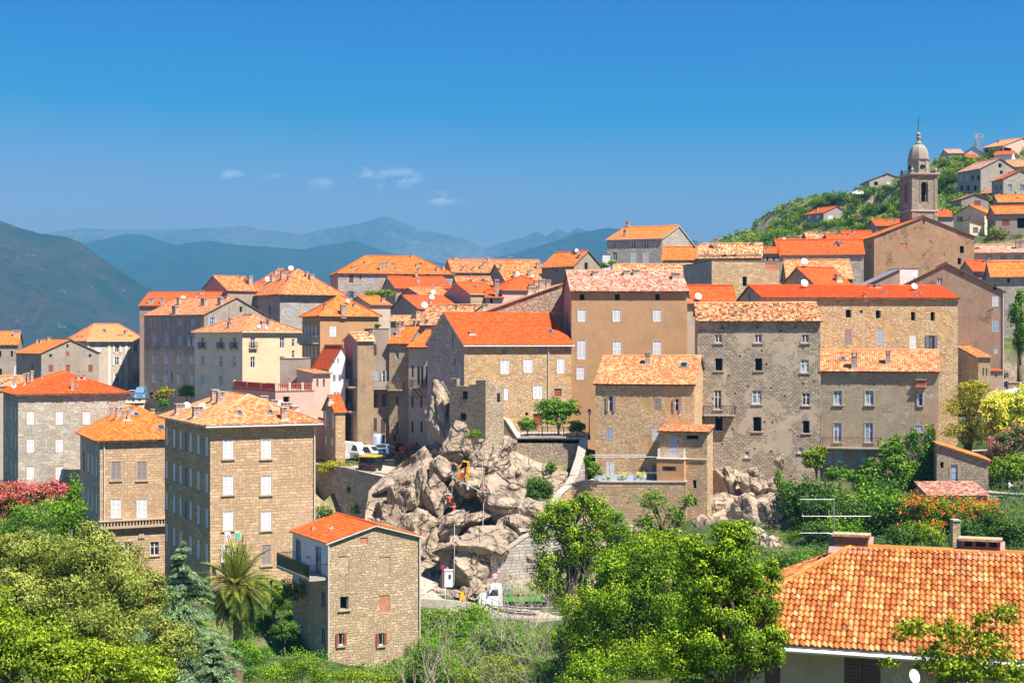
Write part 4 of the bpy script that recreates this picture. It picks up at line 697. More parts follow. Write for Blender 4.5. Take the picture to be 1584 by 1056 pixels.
blk = H('stone_house', 'windowed ashlar wall house with parapet and shaded left side', (1101, 200), (1206, 201.7), 403.5, 520, lpx=1057, roof='flat', wall='ashlar', wall2='ashlarg', rm='conc', wins=[('f', 'k', 1152, 435, 7, 15), ('f', 'bR', 1193, 412, 20, 10)])
H('terraced_house', 'red roof with a large white dish between plaster and ashlar houses', (1072, 182), (1139, 182), 472, 560, D=8, roof='gx', ridge=443, wall='creamw', rm='red', di=[(1080, 458.5, 5.5)], ch=())
org = H('stone_house', 'wide grey stone house with brilliant orange roof left of the church', (1207, 222), (1336, 220), 394, 500, D=9, roof='gx', rpx=None, ridge=372, wall='ashlarg', wall2='ashlar', rm='red', over=.3, wins=[('f', 'k', 1306, 401.5, 4.5, 6), ('f', 'cB', 1306, 419, 7, 10)], ch=[(1235, 404, 5, 10), (1269, 403, 5, 10), (1282, 406, 5, 10), (1301, 381, 5, 7)], sk=[(1294, 377, 7, 4)])
H('stone_house', 'old house with pale tile roof below the brilliant orange one', (1218, 210), (1319, 209), 431, 500, D=10, roof='gx', ridge=403.5, wall='dgrey', rm='pale', ch=[(1281, 420, 6, 8)])
H('stone_house', 'house with gabled orange roof and white dish below the pale roofed one', (1262, 200), (1317, 202), 441, 520, lpx=1207, roof='gx', ridge=415, wall='dgrey', wall2='ashlarg', rm='red', ch=[(1296, 435, 8, 11)], di=[(1244, 437, 5.5)])
for a, b, y0, y1, Y, w, r, lb in ((1178, 1209, 392, 384, 262, 'pinkd', 'red', 'small pink fronted house with low red roof left of the orange house'), (1204, 1262, 384, 371.5, 272, 'dgrey', 'red', 'dark gabled house with red roof and dish at the foot of the green hill'), (1250, 1290, 371, 361, 290, 'smallstone', 'broken', 'low stone cottage with brown roof under the hillside trees'), (1283, 1316, 372, 363, 285, 'pinkd', 'red', 'pinkish cottage with red roof right of the brown roofed cottage'), (1307, 1353, 369, 358, 292, 'taupe', 'red', 'taupe cottage with red roof left of the church gable'), (1355, 1402, 349, 340.5, 300, 'taupe', 'red', 'grey block with dark slit windows and a row of chimneys left of the bell tower'), (1452, 1475, 335, 326, 275, 'beige', 'red', 'small beige house with red hipped roof right of the bell tower'), (1506, 1547, 419, 405, 216, 'pinkd', 'red', 'red roofed house right of the brown gable')):
    hh = H('cottage', lb, (a, Y), (b, Y), y0, y0+32, D=7, roof='gx', ridge=y1, wall=w, rm=r, wins=[('f', 'k', [a+(b-a)*.3, a+(b-a)*.62], y0+9, 3, 8)] if 'slit' in lb or 'pink' in lb else (), ch=[(a+(b-a)*k, y1+2, 3, 5) for k in ((.4, .5, .65, .9) if 'row' in lb else (.3,))], di=[(a+9, y1-1, 2.4)] if 'dish' in lb else ())
H('stone_house', 'grey ashlar house with orange roof at the right edge below the pink one', (1534, 208), (1640, 206), 428, 520, D=9, roof='gx', ridge=406, wall='ashlarg', rm='orange', wins=[('f', 'k', [1560], 434, 5, 6), ('f', 'k', 1580, 455, 6, 9)])
H('plaster_house', 'long pink house with worn pink roof at the right edge', (1507, 238), (1650, 236), 391, 440, D=8, roof='gx', ridge=379.5, wall='pink', rm='pink', wins=[('f', 'cP', [1530, 1552, 1575], 398, 10, 7)], ch=[(1512, 386, 5, 4, 'r'), (1574, 385, 6, 13), (1581, 384, 5, 13)])
# -- church
church = H('church', 'brown plaster church gable end with orange edged roof', (1352, 230), (1507, 230), 366, 460, D=24, roof='gy', ridge=335.5, wall='church', rm='orange', over=.25, wins=[('f', 'k', 1488, 386, 7, 11), ('f', 'k', 1429, 343.6, 3, 6), ('f', 'bR', 1397, 381, 11, 10), ('f', 'k', 1484, 404, 6, 10)])
# -- hillside houses
H('hillside_house', 'ochre house with terrace and white shutters low on the green hill', (1246, 386), (1274, 380), 332, 362, rpx=1314, roof='gx', ridge=321, wall='taupe', wall2='tan', rm='red', wins=[('f', 'cW', [1252, 1265], 336, 4, 6), ('r', 'cW', 1285, 336.5, 1.6, 1.3), ('r', 'gW', 1303, 336, 1.2, 1.2), ('f', 'k', 1268, 349, 6, 8)], ch=[(1264, 327, 3, 5)])
H('hillside_house', 'beige gabled house highest on the hill crest left of the tower', (1345, 440), (1401, 440), 279, 297, D=12, roof='gy', ridge=268.5, wall='beige', rm='pink', wins=[('f', 'k', 1355, 284, 6, 6), ('f', 'k', 1367, 272, 3, 3), ('f', 'cW', [1374, 1392], 283, 5, 4)])
H('hillside_house', 'pinkish villa with dark loggia at the very top right of the hill', (1521, 425), (1552, 420), 229, 245, rpx=1610, roof='gx', ridge=216, wall='pink', wall2='pink', rm='terra', wins=[('f', 'k', [1526, 1533, 1541, 1548], 233, 4.5, 6), ('r', 'k', 1558, 231, 5, 1.4)], ch=[(1545, 221, 3, 4)])
H('hillside_shed', 'white walled shed with pale roof near the radio mast', (1490, 432), (1521, 430), 238, 248, D=10, roof='gy', ridge=227, wall='white', rm='pink')
H('hillside_house', 'low pale house at the hilltop left of the white shed', (1467, 440), (1491, 440), 237, 246, D=8, roof='gx', ridge=232, wall='pink', rm='pink')
H('hillside_shed', 'small red roofed hut below the radio mast', (1497, 405), (1514, 405), 244, 250, D=6, roof='gx', ridge=240, wall='pink', rm='red')
H('hillside_house', 'small white cube house with orange roof below the top villa', (1538, 395), (1566, 393), 240, 252, D=8, roof='gx', ridge=235, wall='white', rm='red')
H('hillside_house', 'house with yellow-orange roof right of the white cube house', (1560, 380), (1620, 378), 258, 272, D=8, roof='gx', ridge=248, wall='taupe', rm='pale')
hb = H('hillside_house', 'large brown stone house with grey balconied flank on the hill', (1481, 345), (1517, 337), 267, 307, rpx=1575, roof='gx', ridge=249, wall='taupe', wall2='ashlar', rm='pink', wins=[('f', 'cS', [1487, 1496], 275, 5, 9), ('f', 'k', [1504, 1513], 275, 4, 8), ('f', 'k', [1487, 1497, 1508], 291, 5, 8), ('r', 'k', 1547, 254.5, 1, 1), ('r', 'k', 1549, 265, .9, .8)])
hc = H('hillside_house', 'stone house with orange gable roof and white framed windows at the right hill edge', (1534, 312), (1552, 306), 281, 312, rpx=1605, roof='gx', ridge=266, wall='ashlarg', wall2='ashlar', rm='red', frame='framew', wins=[('f', 'cR', [1540, 1548], 290, 3, 6), ('r', 'gD', 1562, 290, .9, 1.3), ('r', 'gD', 1581, 290, .9, 1.3), ('r', 'gD', 1549+4, 304, .8, 1.4)])
H('hillside_house', 'small lean house with orange roof between two hillside stone houses', (1515, 318), (1536, 316), 300, 316, D=6, roof='gx', ridge=296.5, wall='taupe', rm='orange')
H('hillside_house', 'low stone cottage with brown shutter in the middle of the hill', (1471, 304), (1487, 298), 312, 330, rpx=1529, roof='gx', ridge=302.5, wall='taupe', wall2='smallstone', rm='pale', wins=[('r', 'cR', 1512, 314, 1.4, 1.1)])
H('hillside_house', 'plain house with flame orange roof above the grey one at the right edge', (1545, 275), (1650, 273), 313, 340, D=8, roof='gx', ridge=302.5, wall='taupe', rm='orange', frame='framew', wins=[('f', 'cW', 1562, 322, 8, 5)], ch=[(1574, 308, 3, 3)])
cr = H('hillside_house', 'cream yellow house with red-brown shutters on the slope right of the tower', (1475, 268), (1523, 264), 333, 362, rpx=1541, roof='gy', rf=.52, ridge=318.5, wall='yellow', rm='orange', over=.3, wins=[('f', 'oR', 1485, 339, 4, 8), ('f', 'cS', 1500, 337, 4, 7), ('r', 'cR', 1529, 339, 1.2, 1.3), ('r', 'cR', 1529, 355, 1.2, .8)])
H('hillside_annexe', 'cream garage annexe in front of the yellow house', (1500, 258), (1522, 258), 346, 362, D=4, roof='shedL', ridge=340, wall='yellow', rm='pale', over=.2, wins=[('f', 'cD', 1509, 356, 8, 9)])
H('hillside_house', 'grey rendered house with loggia and orange roof on the right slope', (1540, 254), (1650, 252), 331, 365, D=9, roof='gx', ridge=319.5, wall='taupe', rm='orange', frame='framew', wins=[('f', 'cR', 1556, 344.5, 12, 10), ('f', 'k', 1580, 345, 14, 16), ('f', 'k', 1556, 360, 13, 5)])
# ---------------- ground: one sheet to the horizon, through the feet of the houses and measured points
EX = [(490,835,172),(510,842,168),(530,842,164),(495,880,150),(520,905,130),(480,860,160),(545,850,160),(550,712,185),(530,716,180),(590,715,178),(560,722,172),(200,610,285),(215,640,240),(170,610,300),(60,700,215),(100,790,163),(30,860,150),(150,905,140),(240,935,145),(400,935,125),(440,930,115),(480,1010,104),(560,1045,103),(640,1000,112),(655,920,128),(740,941,133),(830,948,134),(700,925,132),(660,958,122),(720,985,122),(820,1000,122),
 (500,860,166),(560,860,160),(540,880,148),(600,880,150),(470,880,152),(440,860,165),(520,900,140),(470,905,138),(610,900,142),
 (500,709,185),(600,708,187),(645,712,182),(570,722,176),(520,722,176),(690,700,172),(740,690,163),(800,684,162),(880,684,162),(905,690,160),(930,746,152),(1040,746,150),(1000,850,143),(1100,850,141),(1100,765,155),(1170,765,156),(1170,845,140),(1300,765,150),(1400,770,148),(1550,770,145),(1560,800,135),(1300,870,120),(1500,870,118),(880,900,138),(950,900,138),
 (1500,610,186),(1570,606,188),(1500,640,170),(1560,640,168),(1400,420,240),(1300,385,300),(1200,392,320),(1470,352,280),(1500,360,262),(1580,360,262),(1400,335,350),(1300,342,390),(1330,320,400),(1450,310,340),
 (1160,377,380),(1200,362,410),(1250,338,430),(1290,312,440),(1320,298,450),(1345,297,440),(1400,282,450),(1430,268,450),(1460,252,450),(1480,246,450),(1500,247,450),(1530,243,440),(1584,236,430),(1700,225,430),(1120,392,380),
 (700,460,340),(650,528,240),(800,485,290),(980,420,270),(1150,420,255),(450,560,290),(300,620,262),(340,645,240),(540,640,215),(600,560,230),(740,560,210),(1000,470,215),(1250,470,215),(1350,470,205),(900,440,270),(860,470,230)]
ROAD = [(560, 880, 136), (620, 905, 130), (665, 920, 128.5), (740, 940, 133), (830, 947, 135), (920, 935, 140), (1000, 925, 146)]
for r_ in ROAD:
    q_ = P(*r_); GPTS += [(q_.x, q_.y+dy, q_.z-.45) for dy in (-3.2, 0, 3.2)]
PTS = [(lambda q, d: (q.x, q.y, q.z-d))(P(*e), .9 if 480 < e[0] < 700 and 700 < e[1] < 745 else 0) for e in EX]+GPTS
PTS += [(x, y, z) for x, y, z in ((0, 0, -9), (-40, 20, -20), (30, 15, -14), (0, 40, -26), (-30, 50, -27), (-20, 75, -27), (0, 80, -27), (15, 75, -25), (-60, 60, -30), (40, 80, -24), (10, 100, -26), (25, 100, -25), (-60, 100, -29), (-90, 140, -26), (-120, 120, -36), (70, 60, -20), (100, 100, -20), (100, 140, -14),
  (-150, 200, -30), (-200, 300, -45), (-100, 340, -30), (-60, 400, -30), (0, 420, -25), (60, 440, -10), (-200, 100, -60), (120, 180, -6), (140, 220, 10), (160, 300, 40), (190, 380, 60), (130, 520, 30), (40, 500, -30), (100, 420, 30), (220, 480, 45), (260, 300, 50), (-300, 200, -90), (0, 600, -80), (-200, 500, -100), (150, 650, -40), (300, 600, 0), (0, -100, 0), (-200, -100, -30), (200, -100, 0))]
PTS = np.array(PTS)
def ground_z(X, Y):
    X = np.atleast_1d(X).astype(float); Y = np.atleast_1d(Y).astype(float); out = np.zeros_like(X)
    for i in range(0, len(X), 4000):
        d = (X[i:i+4000, None]-PTS[None, :, 0])**2+(Y[i:i+4000, None]-PTS[None, :, 1])**2; w = 1/(d+6)**2.2
        z = (w*PTS[None, :, 2]).sum(1)/w.sum(1); dm = np.sqrt(d.min(1)); k = np.clip((dm-60)/500, 0, 1); k = k*k*(3-2*k)
        out[i:i+4000] = z*(1-k)-230*k
    return out
def gz(x, y): return float(ground_z([x], [y])[0])
def axis(lo, hi, st, far):
    a = list(np.arange(lo, hi+.1, st)); g = st
    while a[-1] < far: g *= 1.3; a.append(a[-1]+g)
    g = st
    while a[0] > -far: g *= 1.3; a.insert(0, a[0]-g)
    return np.array(a)
ax_ = axis(-120, 240, 2.5, 40000); ay_ = axis(0, 500, 2.5, 40000); GX, GY = np.meshgrid(ax_, ay_)
gzv = ground_z(GX.ravel(), GY.ravel()); nr = np.random.RandomState(3)
rough = np.array([mnoise.fractal(Vector((x*.08, y*.08, 0)), 1, 2, 4) for x, y in zip(GX.ravel(), GY.ravel())]); gzv = gzv+rough*.35*(np.hypot(GX.ravel(), GY.ravel()) < 700)
m = len(ax_); a = (np.arange(len(ay_)-1)[:, None]*m+np.arange(m-1)[None, :]).ravel(); Qd = np.stack([a, a+1, a+m+1, a+m], 1)
t = NT('ground_soil_and_scrub'); co = t.coord(); n1 = t.noise(co, .06, 6, .65); n2 = t.noise(co, .9, 6, .7)
geo = t.new('NewGeometry'); sp = t.new('SeparateXYZ'); t.setin(sp, 0, geo.outputs['Normal'])
grass = t.mix(t.rng(n2, .35, .65), (.022, .045, .01), (.09, .13, .03)); dry = t.mix(t.rng(n2, .35, .65), (.22, .16, .08), (.40, .30, .17))
c = t.mix(t.rng(n1, .5, .68), grass, dry); rockc = t.mix(t.rng(n2, .3, .7), (.2, .15, .11), (.48, .38, .28)); c = t.mix(t.rng(sp.outputs[2], .74, .58), c, rockc)
t.col(c); t.bump(n2, .8, .3); M['ground'] = t.mat
g_ = np_mesh('ground', np.stack([GX.ravel(), GY.ravel(), gzv], 1), Qd, M['ground'], smooth=True); tag(g_, 'sloping ground of dry grass, soil and rock under the town', kind='structure')
# ---------------- mountains
def hillmat(name, c1, c2, c3, sc=.004, rock=.6):
    t = NT(name); co = t.coord(); n = t.noise(co, sc, 8, .65); f = t.noise(co, sc*11, 8, .78); c = t.mix(t.rng(n, .42, .6), c1, c2)
    c = t.mix(t.rng(f, rock, rock+.05, 0, 1), c, c3); c = t.mix(t.rng(f, .52, .36, 0, .75), c, tuple(x*.3 for x in c1)); t.col(c); t.bump(f, 1, 22); return t.mat
def mountain(name, label, sil, Y, foot, back, mat, rough=.12, nx=220, ny=70, seed=0, slope=None, fz=-232, warp=.35):
    sil = np.array(sil, float); xs = np.linspace(sil[0, 0], sil[-1, 0], nx); ys = np.interp(xs, sil[:, 0], sil[:, 1]); V = []; hmax = (HY-ys.min())/F*Y-fz
    T_ = np.linspace(-1, 1, ny)
    for j, t_ in enumerate(T_):
        for i, px in enumerate(xs):
            X = (px-CX)/F*Y; zr = (HY-ys[i])/F*Y; s = abs(t_); yy = Y+(t_*foot if t_ < 0 else t_*back)
            prof = (1-s)**1.15 if t_ < 0 else (1-s)
            w = (1-abs(2*s-1))*warp+.02
            nz = mnoise.ridged_multi_fractal(Vector((X/hmax*1.1+seed, yy/hmax*1.1, seed)), .9, 2.1, 6, 1.0, 2.0)-1.1
            z = fz+(zr-fz)*prof+nz*hmax*rough*(w*2.2)
            V.append((X, yy, z))
    a = (np.arange(ny-1)[:, None]*nx+np.arange(nx-1)[None, :]).ravel(); q = np.stack([a, a+1, a+nx+1, a+nx], 1)
    o = np_mesh(name, V, q, mat, smooth=True); tag(o, label, kind='structure')
M['hill1'] = hillmat('near_hill_scrub', (.010, .038, .02), (.075, .055, .032), (.42, .36, .3), .0022, .62)
M['hill2'] = hillmat('far_hill_scrub', (.012, .032, .028), (.035, .05, .04), (.2, .19, .18), .002, .62)
M['hill3'] = hillmat('bare_summit_rock', (.10, .12, .12), (.2, .2, .2), (.34, .33, .31), .002, .6)  # pale grey rock, part of the distant haze put into its colour
mountain('hill', 'scrub covered granite hill falling to the right at the left edge', [(-700, 420), (-400, 360), (-200, 325), (-60, 318), (0, 338), (30, 350), (60, 358), (100, 362), (122, 370), (150, 392), (185, 415), (220, 437), (262, 456), (310, 490), (360, 540)], 3400, 1900, 1500, M['hill1'], .24, 320, 120, 3.3)
mountain('mountains', 'blue wooded mountains behind the town', [(60, 440), (150, 425), (200, 405), (240, 388), (290, 373), (325, 370), (370, 376), (430, 380), (470, 383), (510, 376), (550, 370), (585, 382), (640, 396), (700, 404), (780, 412), (900, 440), (980, 470)], 6500, 2800, 1600, M['hill2'], .13, 240, 60, 9.1)
mountain('mountains', 'far pale blue mountain shoulder left of the middle range', [(0, 420), (80, 395), (140, 370), (200, 356), (225, 358), (260, 372), (300, 382), (360, 395), (450, 420)], 7600, 1300, 1000, M['hill2'], .13, 160, 50, 5.7)
mountain('mountains', 'dark blue ridge rising right of the middle range', [(680, 430), (740, 402), (800, 388), (850, 373), (890, 358), (940, 349), (975, 352), (1020, 360), (1070, 368), (1110, 380), (1160, 394), (1250, 420), (1400, 440)], 6000, 2300, 1600, M['hill2'], .1, 200, 60, 1.9)
mountain('mountains', 'faint jagged summits on the horizon', [(-100, 380), (60, 360), (130, 350), (200, 353), (270, 352), (330, 349), (380, 346), (420, 354), (470, 360), (500, 352), (540, 346), (575, 338), (600, 331), (625, 342), (650, 352), (680, 358), (720, 368), (750, 380), (790, 366), (815, 360), (830, 352), (845, 360), (862, 348), (880, 356), (892, 347), (915, 354), (960, 366), (1050, 385), (1200, 400)], 9000, 1900, 1400, M['hill3'], .16, 360, 60, 7.7)
for h in HOUSES: build_house(h)
# ---------------- vegetation
def leafmat(name, cols, trans=.27, rough=.6):
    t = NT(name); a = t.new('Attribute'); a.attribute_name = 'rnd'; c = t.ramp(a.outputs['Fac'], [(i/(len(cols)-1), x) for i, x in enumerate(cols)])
    t.n.remove(t.b); d = t.new('BsdfDiffuse'); t.setin(d, 0, c); tr = t.new('BsdfTranslucent'); t.setin(tr, 0, t.mix(.5, c, (.5, .6, .05), 'MULTIPLY')); t.setin(tr, 0, c)
    g = t.new('BsdfGlossy'); g.inputs['Roughness'].default_value = rough; t.setin(g, 0, (1, 1, 1)); m = t.new('MixShader'); m.inputs[0].default_value = trans; t.l.new(d.outputs[0], m.inputs[1]); t.l.new(tr.outputs[0], m.inputs[2])
    m2 = t.new('MixShader'); m2.inputs[0].default_value = .012; t.l.new(m.outputs[0], m2.inputs[1]); t.l.new(g.outputs[0], m2.inputs[2]); t.l.new(m2.outputs[0], t.n['Material Output'].inputs[0]); return t.mat
M['lf_olive'] = leafmat('leaves_pale_olive', [(0.051, 0.079, 0.009), (0.145, 0.188, 0.022), (0.305, 0.347, 0.056), (0.522, 0.520, 0.119)])
M['lf_yel'] = leafmat('leaves_yellow_green', [(0.029, 0.065, 0.003), (0.113, 0.188, 0.005), (0.271, 0.374, 0.010), (0.541, 0.604, 0.030)])
M['lf_green'] = leafmat('leaves_fresh_green', [(0.022, 0.075, 0.003), (0.069, 0.179, 0.005), (0.174, 0.339, 0.008), (0.394, 0.566, 0.015)])
M['lf_mid'] = leafmat('leaves_mixed_green', [(0.018, 0.063, 0.003), (0.076, 0.162, 0.005), (0.248, 0.394, 0.007), (0.656, 0.760, 0.027)])
M['lf_dark'] = leafmat('leaves_dark_green', [(0.019, 0.054, 0.006), (0.049, 0.118, 0.013), (0.098, 0.198, 0.021), (0.195, 0.324, 0.042)])
M['lf_ivy'] = leafmat('leaves_ivy', [(0.027, 0.091, 0.006), (0.069, 0.184, 0.010), (0.161, 0.326, 0.014), (0.367, 0.571, 0.024)])
M['lf_grey'] = leafmat('leaves_grey_green', [(0.078, 0.108, 0.027), (0.172, 0.215, 0.055), (0.296, 0.343, 0.091), (0.437, 0.458, 0.136)])
M['lf_blue'] = leafmat('needles_blue_green', [(0.060, 0.134, 0.056), (0.140, 0.269, 0.112), (0.300, 0.454, 0.202), (0.540, 0.638, 0.246)])
M['lf_palm'] = leafmat('palm_leaflets', [(0.031, 0.057, 0.006), (0.109, 0.157, 0.013), (0.250, 0.286, 0.036), (0.515, 0.472, 0.091)])
M['lf_hill'] = leafmat('hill_bush_leaves', [(0.034, 0.085, 0.008), (0.104, 0.189, 0.011), (0.230, 0.340, 0.019), (0.437, 0.529, 0.038)])
M['lf_gold'] = leafmat('golden_leaves', [(0.072, 0.103, 0.005), (0.240, 0.276, 0.012), (0.504, 0.460, 0.024), (0.720, 0.517, 0.040)])
M['fl_red'] = leafmat('red_blossom', [(.45, .02, .03), (.7, .05, .07), (.8, .15, .16), (.85, .35, .33)])
M['fl_pink'] = leafmat('pink_blossom', [(.5, .03, .12), (.75, .07, .2), (.85, .2, .35), (.85, .35, .45)])
M['fl_or'] = leafmat('orange_blossom', [(.7, .07, .01), (.85, .13, .02), (.9, .2, .03), (.9, .35, .06)])
M['fl_yel'] = leafmat('yellow_blossom', [(.5, .5, .02), (.75, .70, .04), (.85, .8, .08), (.9, .85, .2)])
M['fl_white'] = leafmat('white_blossom', [(.5, .5, .45), (.7, .7, .6), (.8, .8, .7), (.85, .85, .8)])
M['bark'] = plain('bark', (.12, .09, .06), .95, var=.4); M['bare'] = plain('bare_grey_branches', (.42, .33, .27), .9, var=.3); M['pbark'] = plain('palm_trunk', (.2, .13, .08), .95, var=.4)
def quads(c, nrm, l, w, rs, a=None):
    n = len(c); r = rs.normal(size=(n, 3)); a = r-(r*nrm).sum(1)[:, None]*nrm if a is None else a; a /= np.linalg.norm(a, axis=1)[:, None]+1e-9; b = np.cross(nrm, a)
    l = np.broadcast_to(l, n)[:, None]*.5; w = np.broadcast_to(w, n)[:, None]*.5
    V = np.stack([c-a*l, c+b*w, c+a*l, c-b*w], 1).reshape(-1, 3); return V, np.arange(4*n).reshape(-1, 4)
def cloud(lobes, n, leaf, rs, clump=.3, asp=1.7, flat=.75, inner=.15):
    """lobes: (centre, radii). clumps of leaves spread over every lobe"""
    vol = np.array([r[0]*r[1]*r[2] for _, r in lobes])**.667; vol /= vol.sum(); C = []; N = []; Rn = []
    for (c, r), f in zip(lobes, vol):
        m = int(n*f); K = max(8, int(10/(clump**2)*.6)); d = rs.normal(size=(K, 3)); d /= np.linalg.norm(d, axis=1)[:, None]; d[:, 2] = np.where(d[:, 2] < -.8, -d[:, 2]*.6, d[:, 2])
        rad = rs.uniform(.35, .95, K); kc = d*rad[:, None]; ks = clump*rs.uniform(.65, 1.35, K); tone = rs.uniform(-.16, .16, K); wgt = ks**2; wgt /= wgt.sum(); idx = rs.choice(K, m, p=wgt)
        u = rs.normal(size=(m, 3)); u /= np.linalg.norm(u, axis=1)[:, None];  q = rs.uniform(inner, 1, m)**.33
        p = kc[idx]+u*(ks[idx]*q)[:, None]*np.array([1, 1, flat]); C.append(p*np.array(r)+np.array(c)); nn = u+.42*rs.normal(size=(m, 3))+d[idx]*.35+np.array([0, 0, .15]); N.append(nn/np.linalg.norm(nn, axis=1)[:, None])
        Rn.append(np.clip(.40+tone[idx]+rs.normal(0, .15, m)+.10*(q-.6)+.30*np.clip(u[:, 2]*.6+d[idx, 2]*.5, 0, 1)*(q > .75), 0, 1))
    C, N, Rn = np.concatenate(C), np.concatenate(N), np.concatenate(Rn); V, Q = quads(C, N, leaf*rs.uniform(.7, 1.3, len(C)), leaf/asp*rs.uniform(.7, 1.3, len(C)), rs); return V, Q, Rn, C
def limbs(mb, base, tops, r, rs, n=6):
    base = Vector(base)
    for i, tp in enumerate(tops):
        tp = Vector(tp); mid = base.lerp(tp, .45)+Vector(rs.normal(0, .06, 3))*(tp-base).length; mid.x = base.x+(mid.x-base.x)*.6; mid.y = base.y+(mid.y-base.y)*.6
        mb.tube([base, base.lerp(mid, .5)+Vector((0, 0, .1)), mid, mid.lerp(tp, .55)+Vector(rs.normal(0, .04, 3))*(tp-base).length, tp], [r, r*.75, r*.5, r*.3, r*.08], n)
def tree(name, label, lobes, Y, leaf, n, mat, cat='tree', group=None, seed=0, clump=.3, dp=.9, flower=None, base=None, trunk=True, asp=1.7, flat=.75, r=None, tall=False):
    rs = np.random.RandomState(seed+17); L = []
    for lb in lobes:
        cx, cy, rx, ry = lb[:4]; yy = lb[4] if len(lb) > 4 else Y; c = P(cx, cy, yy); L.append((tuple(c), (rx/F*yy, rx/F*yy*dp, ry/F*yy)))
    cc = np.mean([l[0] for l in L], axis=0); x, y = (cc[0], cc[1]) if base is None else (P(base, 0, Y).x, Y); z = gz(x, y); low = min(l[0][2]-l[1][2] for l in L)
    root = empty(name, (x, y, min(z, low+.3))); tag(root, label, cat, group); V, Q, rn, C = cloud(L, n, leaf, rs, clump, asp, flat=flat); V = V-np.array(root.location)
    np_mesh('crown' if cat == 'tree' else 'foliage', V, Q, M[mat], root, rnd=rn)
    if flower:
        fm, fn, fs = flower; k = rs.choice(len(C), min(len(C), fn)); D = C[k]; ctr = np.array(cc); up = D+(D-ctr)*.06+np.array([0, -.05, .05]); 
        m3 = rs.randint(0, 6, len(k)); up = np.repeat(up, 4, 0)+rs.normal(0, fs*.7, (len(k)*4, 3)); nn = rs.normal(size=up.shape)+np.array([0, -1, .8]); nn /= np.linalg.norm(nn, axis=1)[:, None]
        V2, Q2 = quads(up-np.array(root.location), nn, fs, fs, rs); np_mesh('blossom', V2, Q2, M[fm], root, rnd=rs.uniform(0, 1, len(up)))
    if trunk and (cat == 'tree' or name.endswith('tree') or low-z < 2.5):
        mb = MB(); H_ = max(1, max(l[0][2] for l in L)-root.location[2]); rr = r or max(.05, H_*.025); tops = []
        for (c, rad) in L:
            for _ in range(5 if len(L) < 5 else 3): d = rs.normal(size=3)*.22; tops.append((c[0]+d[0]*rad[0]-root.location[0], c[1]+d[1]*rad[1]-root.location[1], c[2]+abs(d[2])*rad[2]-root.location[2]))
        fork = Vector((0, 0, max(.1, (low-root.location[2])*.8))); mb.tube([(0, 0, -.6), (.05, 0, fork.z*.5), fork], [rr*1.4, rr*1.1, rr], 8); limbs(mb, fork, tops, rr*.7, rs); mb.build('trunk', M['bark'], root, smooth=True)
    return root
T = tree
# -- left foreground
T('oak_tree', 'large pale olive-green tree filling the lower left corner', [(128, 885, 88, 88), (60, 880, 62, 60, 64), (200, 930, 62, 66, 60), (30, 935, 70, 60, 60), (150, 985, 80, 60, 57), (265, 1000, 45, 45, 59), (20, 860, 45, 40, 66)], 62, 0.131, 90000, 'lf_olive', seed=1, clump=.27, asp=1.9)
T('oak_tree', 'darker yellow-green tree in front at the very bottom left', [(40, 1010, 95, 70), (140, 1035, 85, 60), (-30, 960, 60, 60), (215, 1040, 60, 45, 48)], 49, 0.106, 51000, 'lf_yel', seed=2, clump=.26)
T('shrub', 'bright green rounded bushes behind the pale olive tree', [(70, 805, 60, 38), (20, 830, 40, 40), (105, 790, 30, 28)], 120, .2, 9000, 'lf_green', cat='shrub', seed=3)
T('oleander_bush', 'red and pink flowering oleander bank at the left edge below the stone block', [(35, 770, 45, 26), (75, 762, 25, 18), (0, 785, 35, 30)], 130, .2, 6000, 'lf_dark', cat='flowering shrub', seed=4, flower=('fl_red', 1700, .16))
T('tree', 'small dark green tree between the white-shuttered block and the balustrade house', [(113, 762, 15, 28), (104, 775, 14, 20)], 142, .2, 2600, 'lf_green', seed=5)
T('oleander_bush', 'crimson oleander beside the cedar', [(255, 958, 28, 28), (275, 975, 22, 26), (235, 945, 16, 14)], 88, .11, 6000, 'lf_dark', cat='flowering shrub', seed=6, flower=('fl_red', 1300, .09))
T('shrub', 'dark bush at the dark doorway of the balustrade house', [(213, 905, 12, 10), (222, 915, 12, 8)], 140, .16, 1500, 'lf_green', cat='shrub', seed=8)
T('shrub', 'leafy green bush at the foot of the tall warm stone house', [(440, 915, 30, 20), (425, 930, 20, 16), (405, 900, 14, 12)], 112, .17, 4500, 'lf_mid', cat='shrub', seed=9)
T('shrub', 'dark clipped bush beside the front stone house', [(440, 975, 22, 20)], 106, .14, 3000, 'lf_dark', cat='shrub', seed=10)
T('shrub', 'bright green shrubs below the palm', [(385, 1010, 32, 24), (360, 1000, 16, 14), (345, 1020, 25, 20)], 92, .12, 5000, 'lf_green', cat='shrub', seed=11)
T('shrub', 'brownish green scrub below the drooping cedar bough', [(470, 1035, 32, 26), (500, 1050, 20, 20), (430, 1045, 30, 18)], 96, .12, 5000, 'lf_mid', cat='shrub', seed=12)
T('shrub', 'yellow-green bush directly under the front stone house', [(560, 1048, 50, 17), (520, 1052, 30, 14), (610, 1050, 30, 16)], 101, .13, 5000, 'lf_yel', cat='shrub', seed=13)
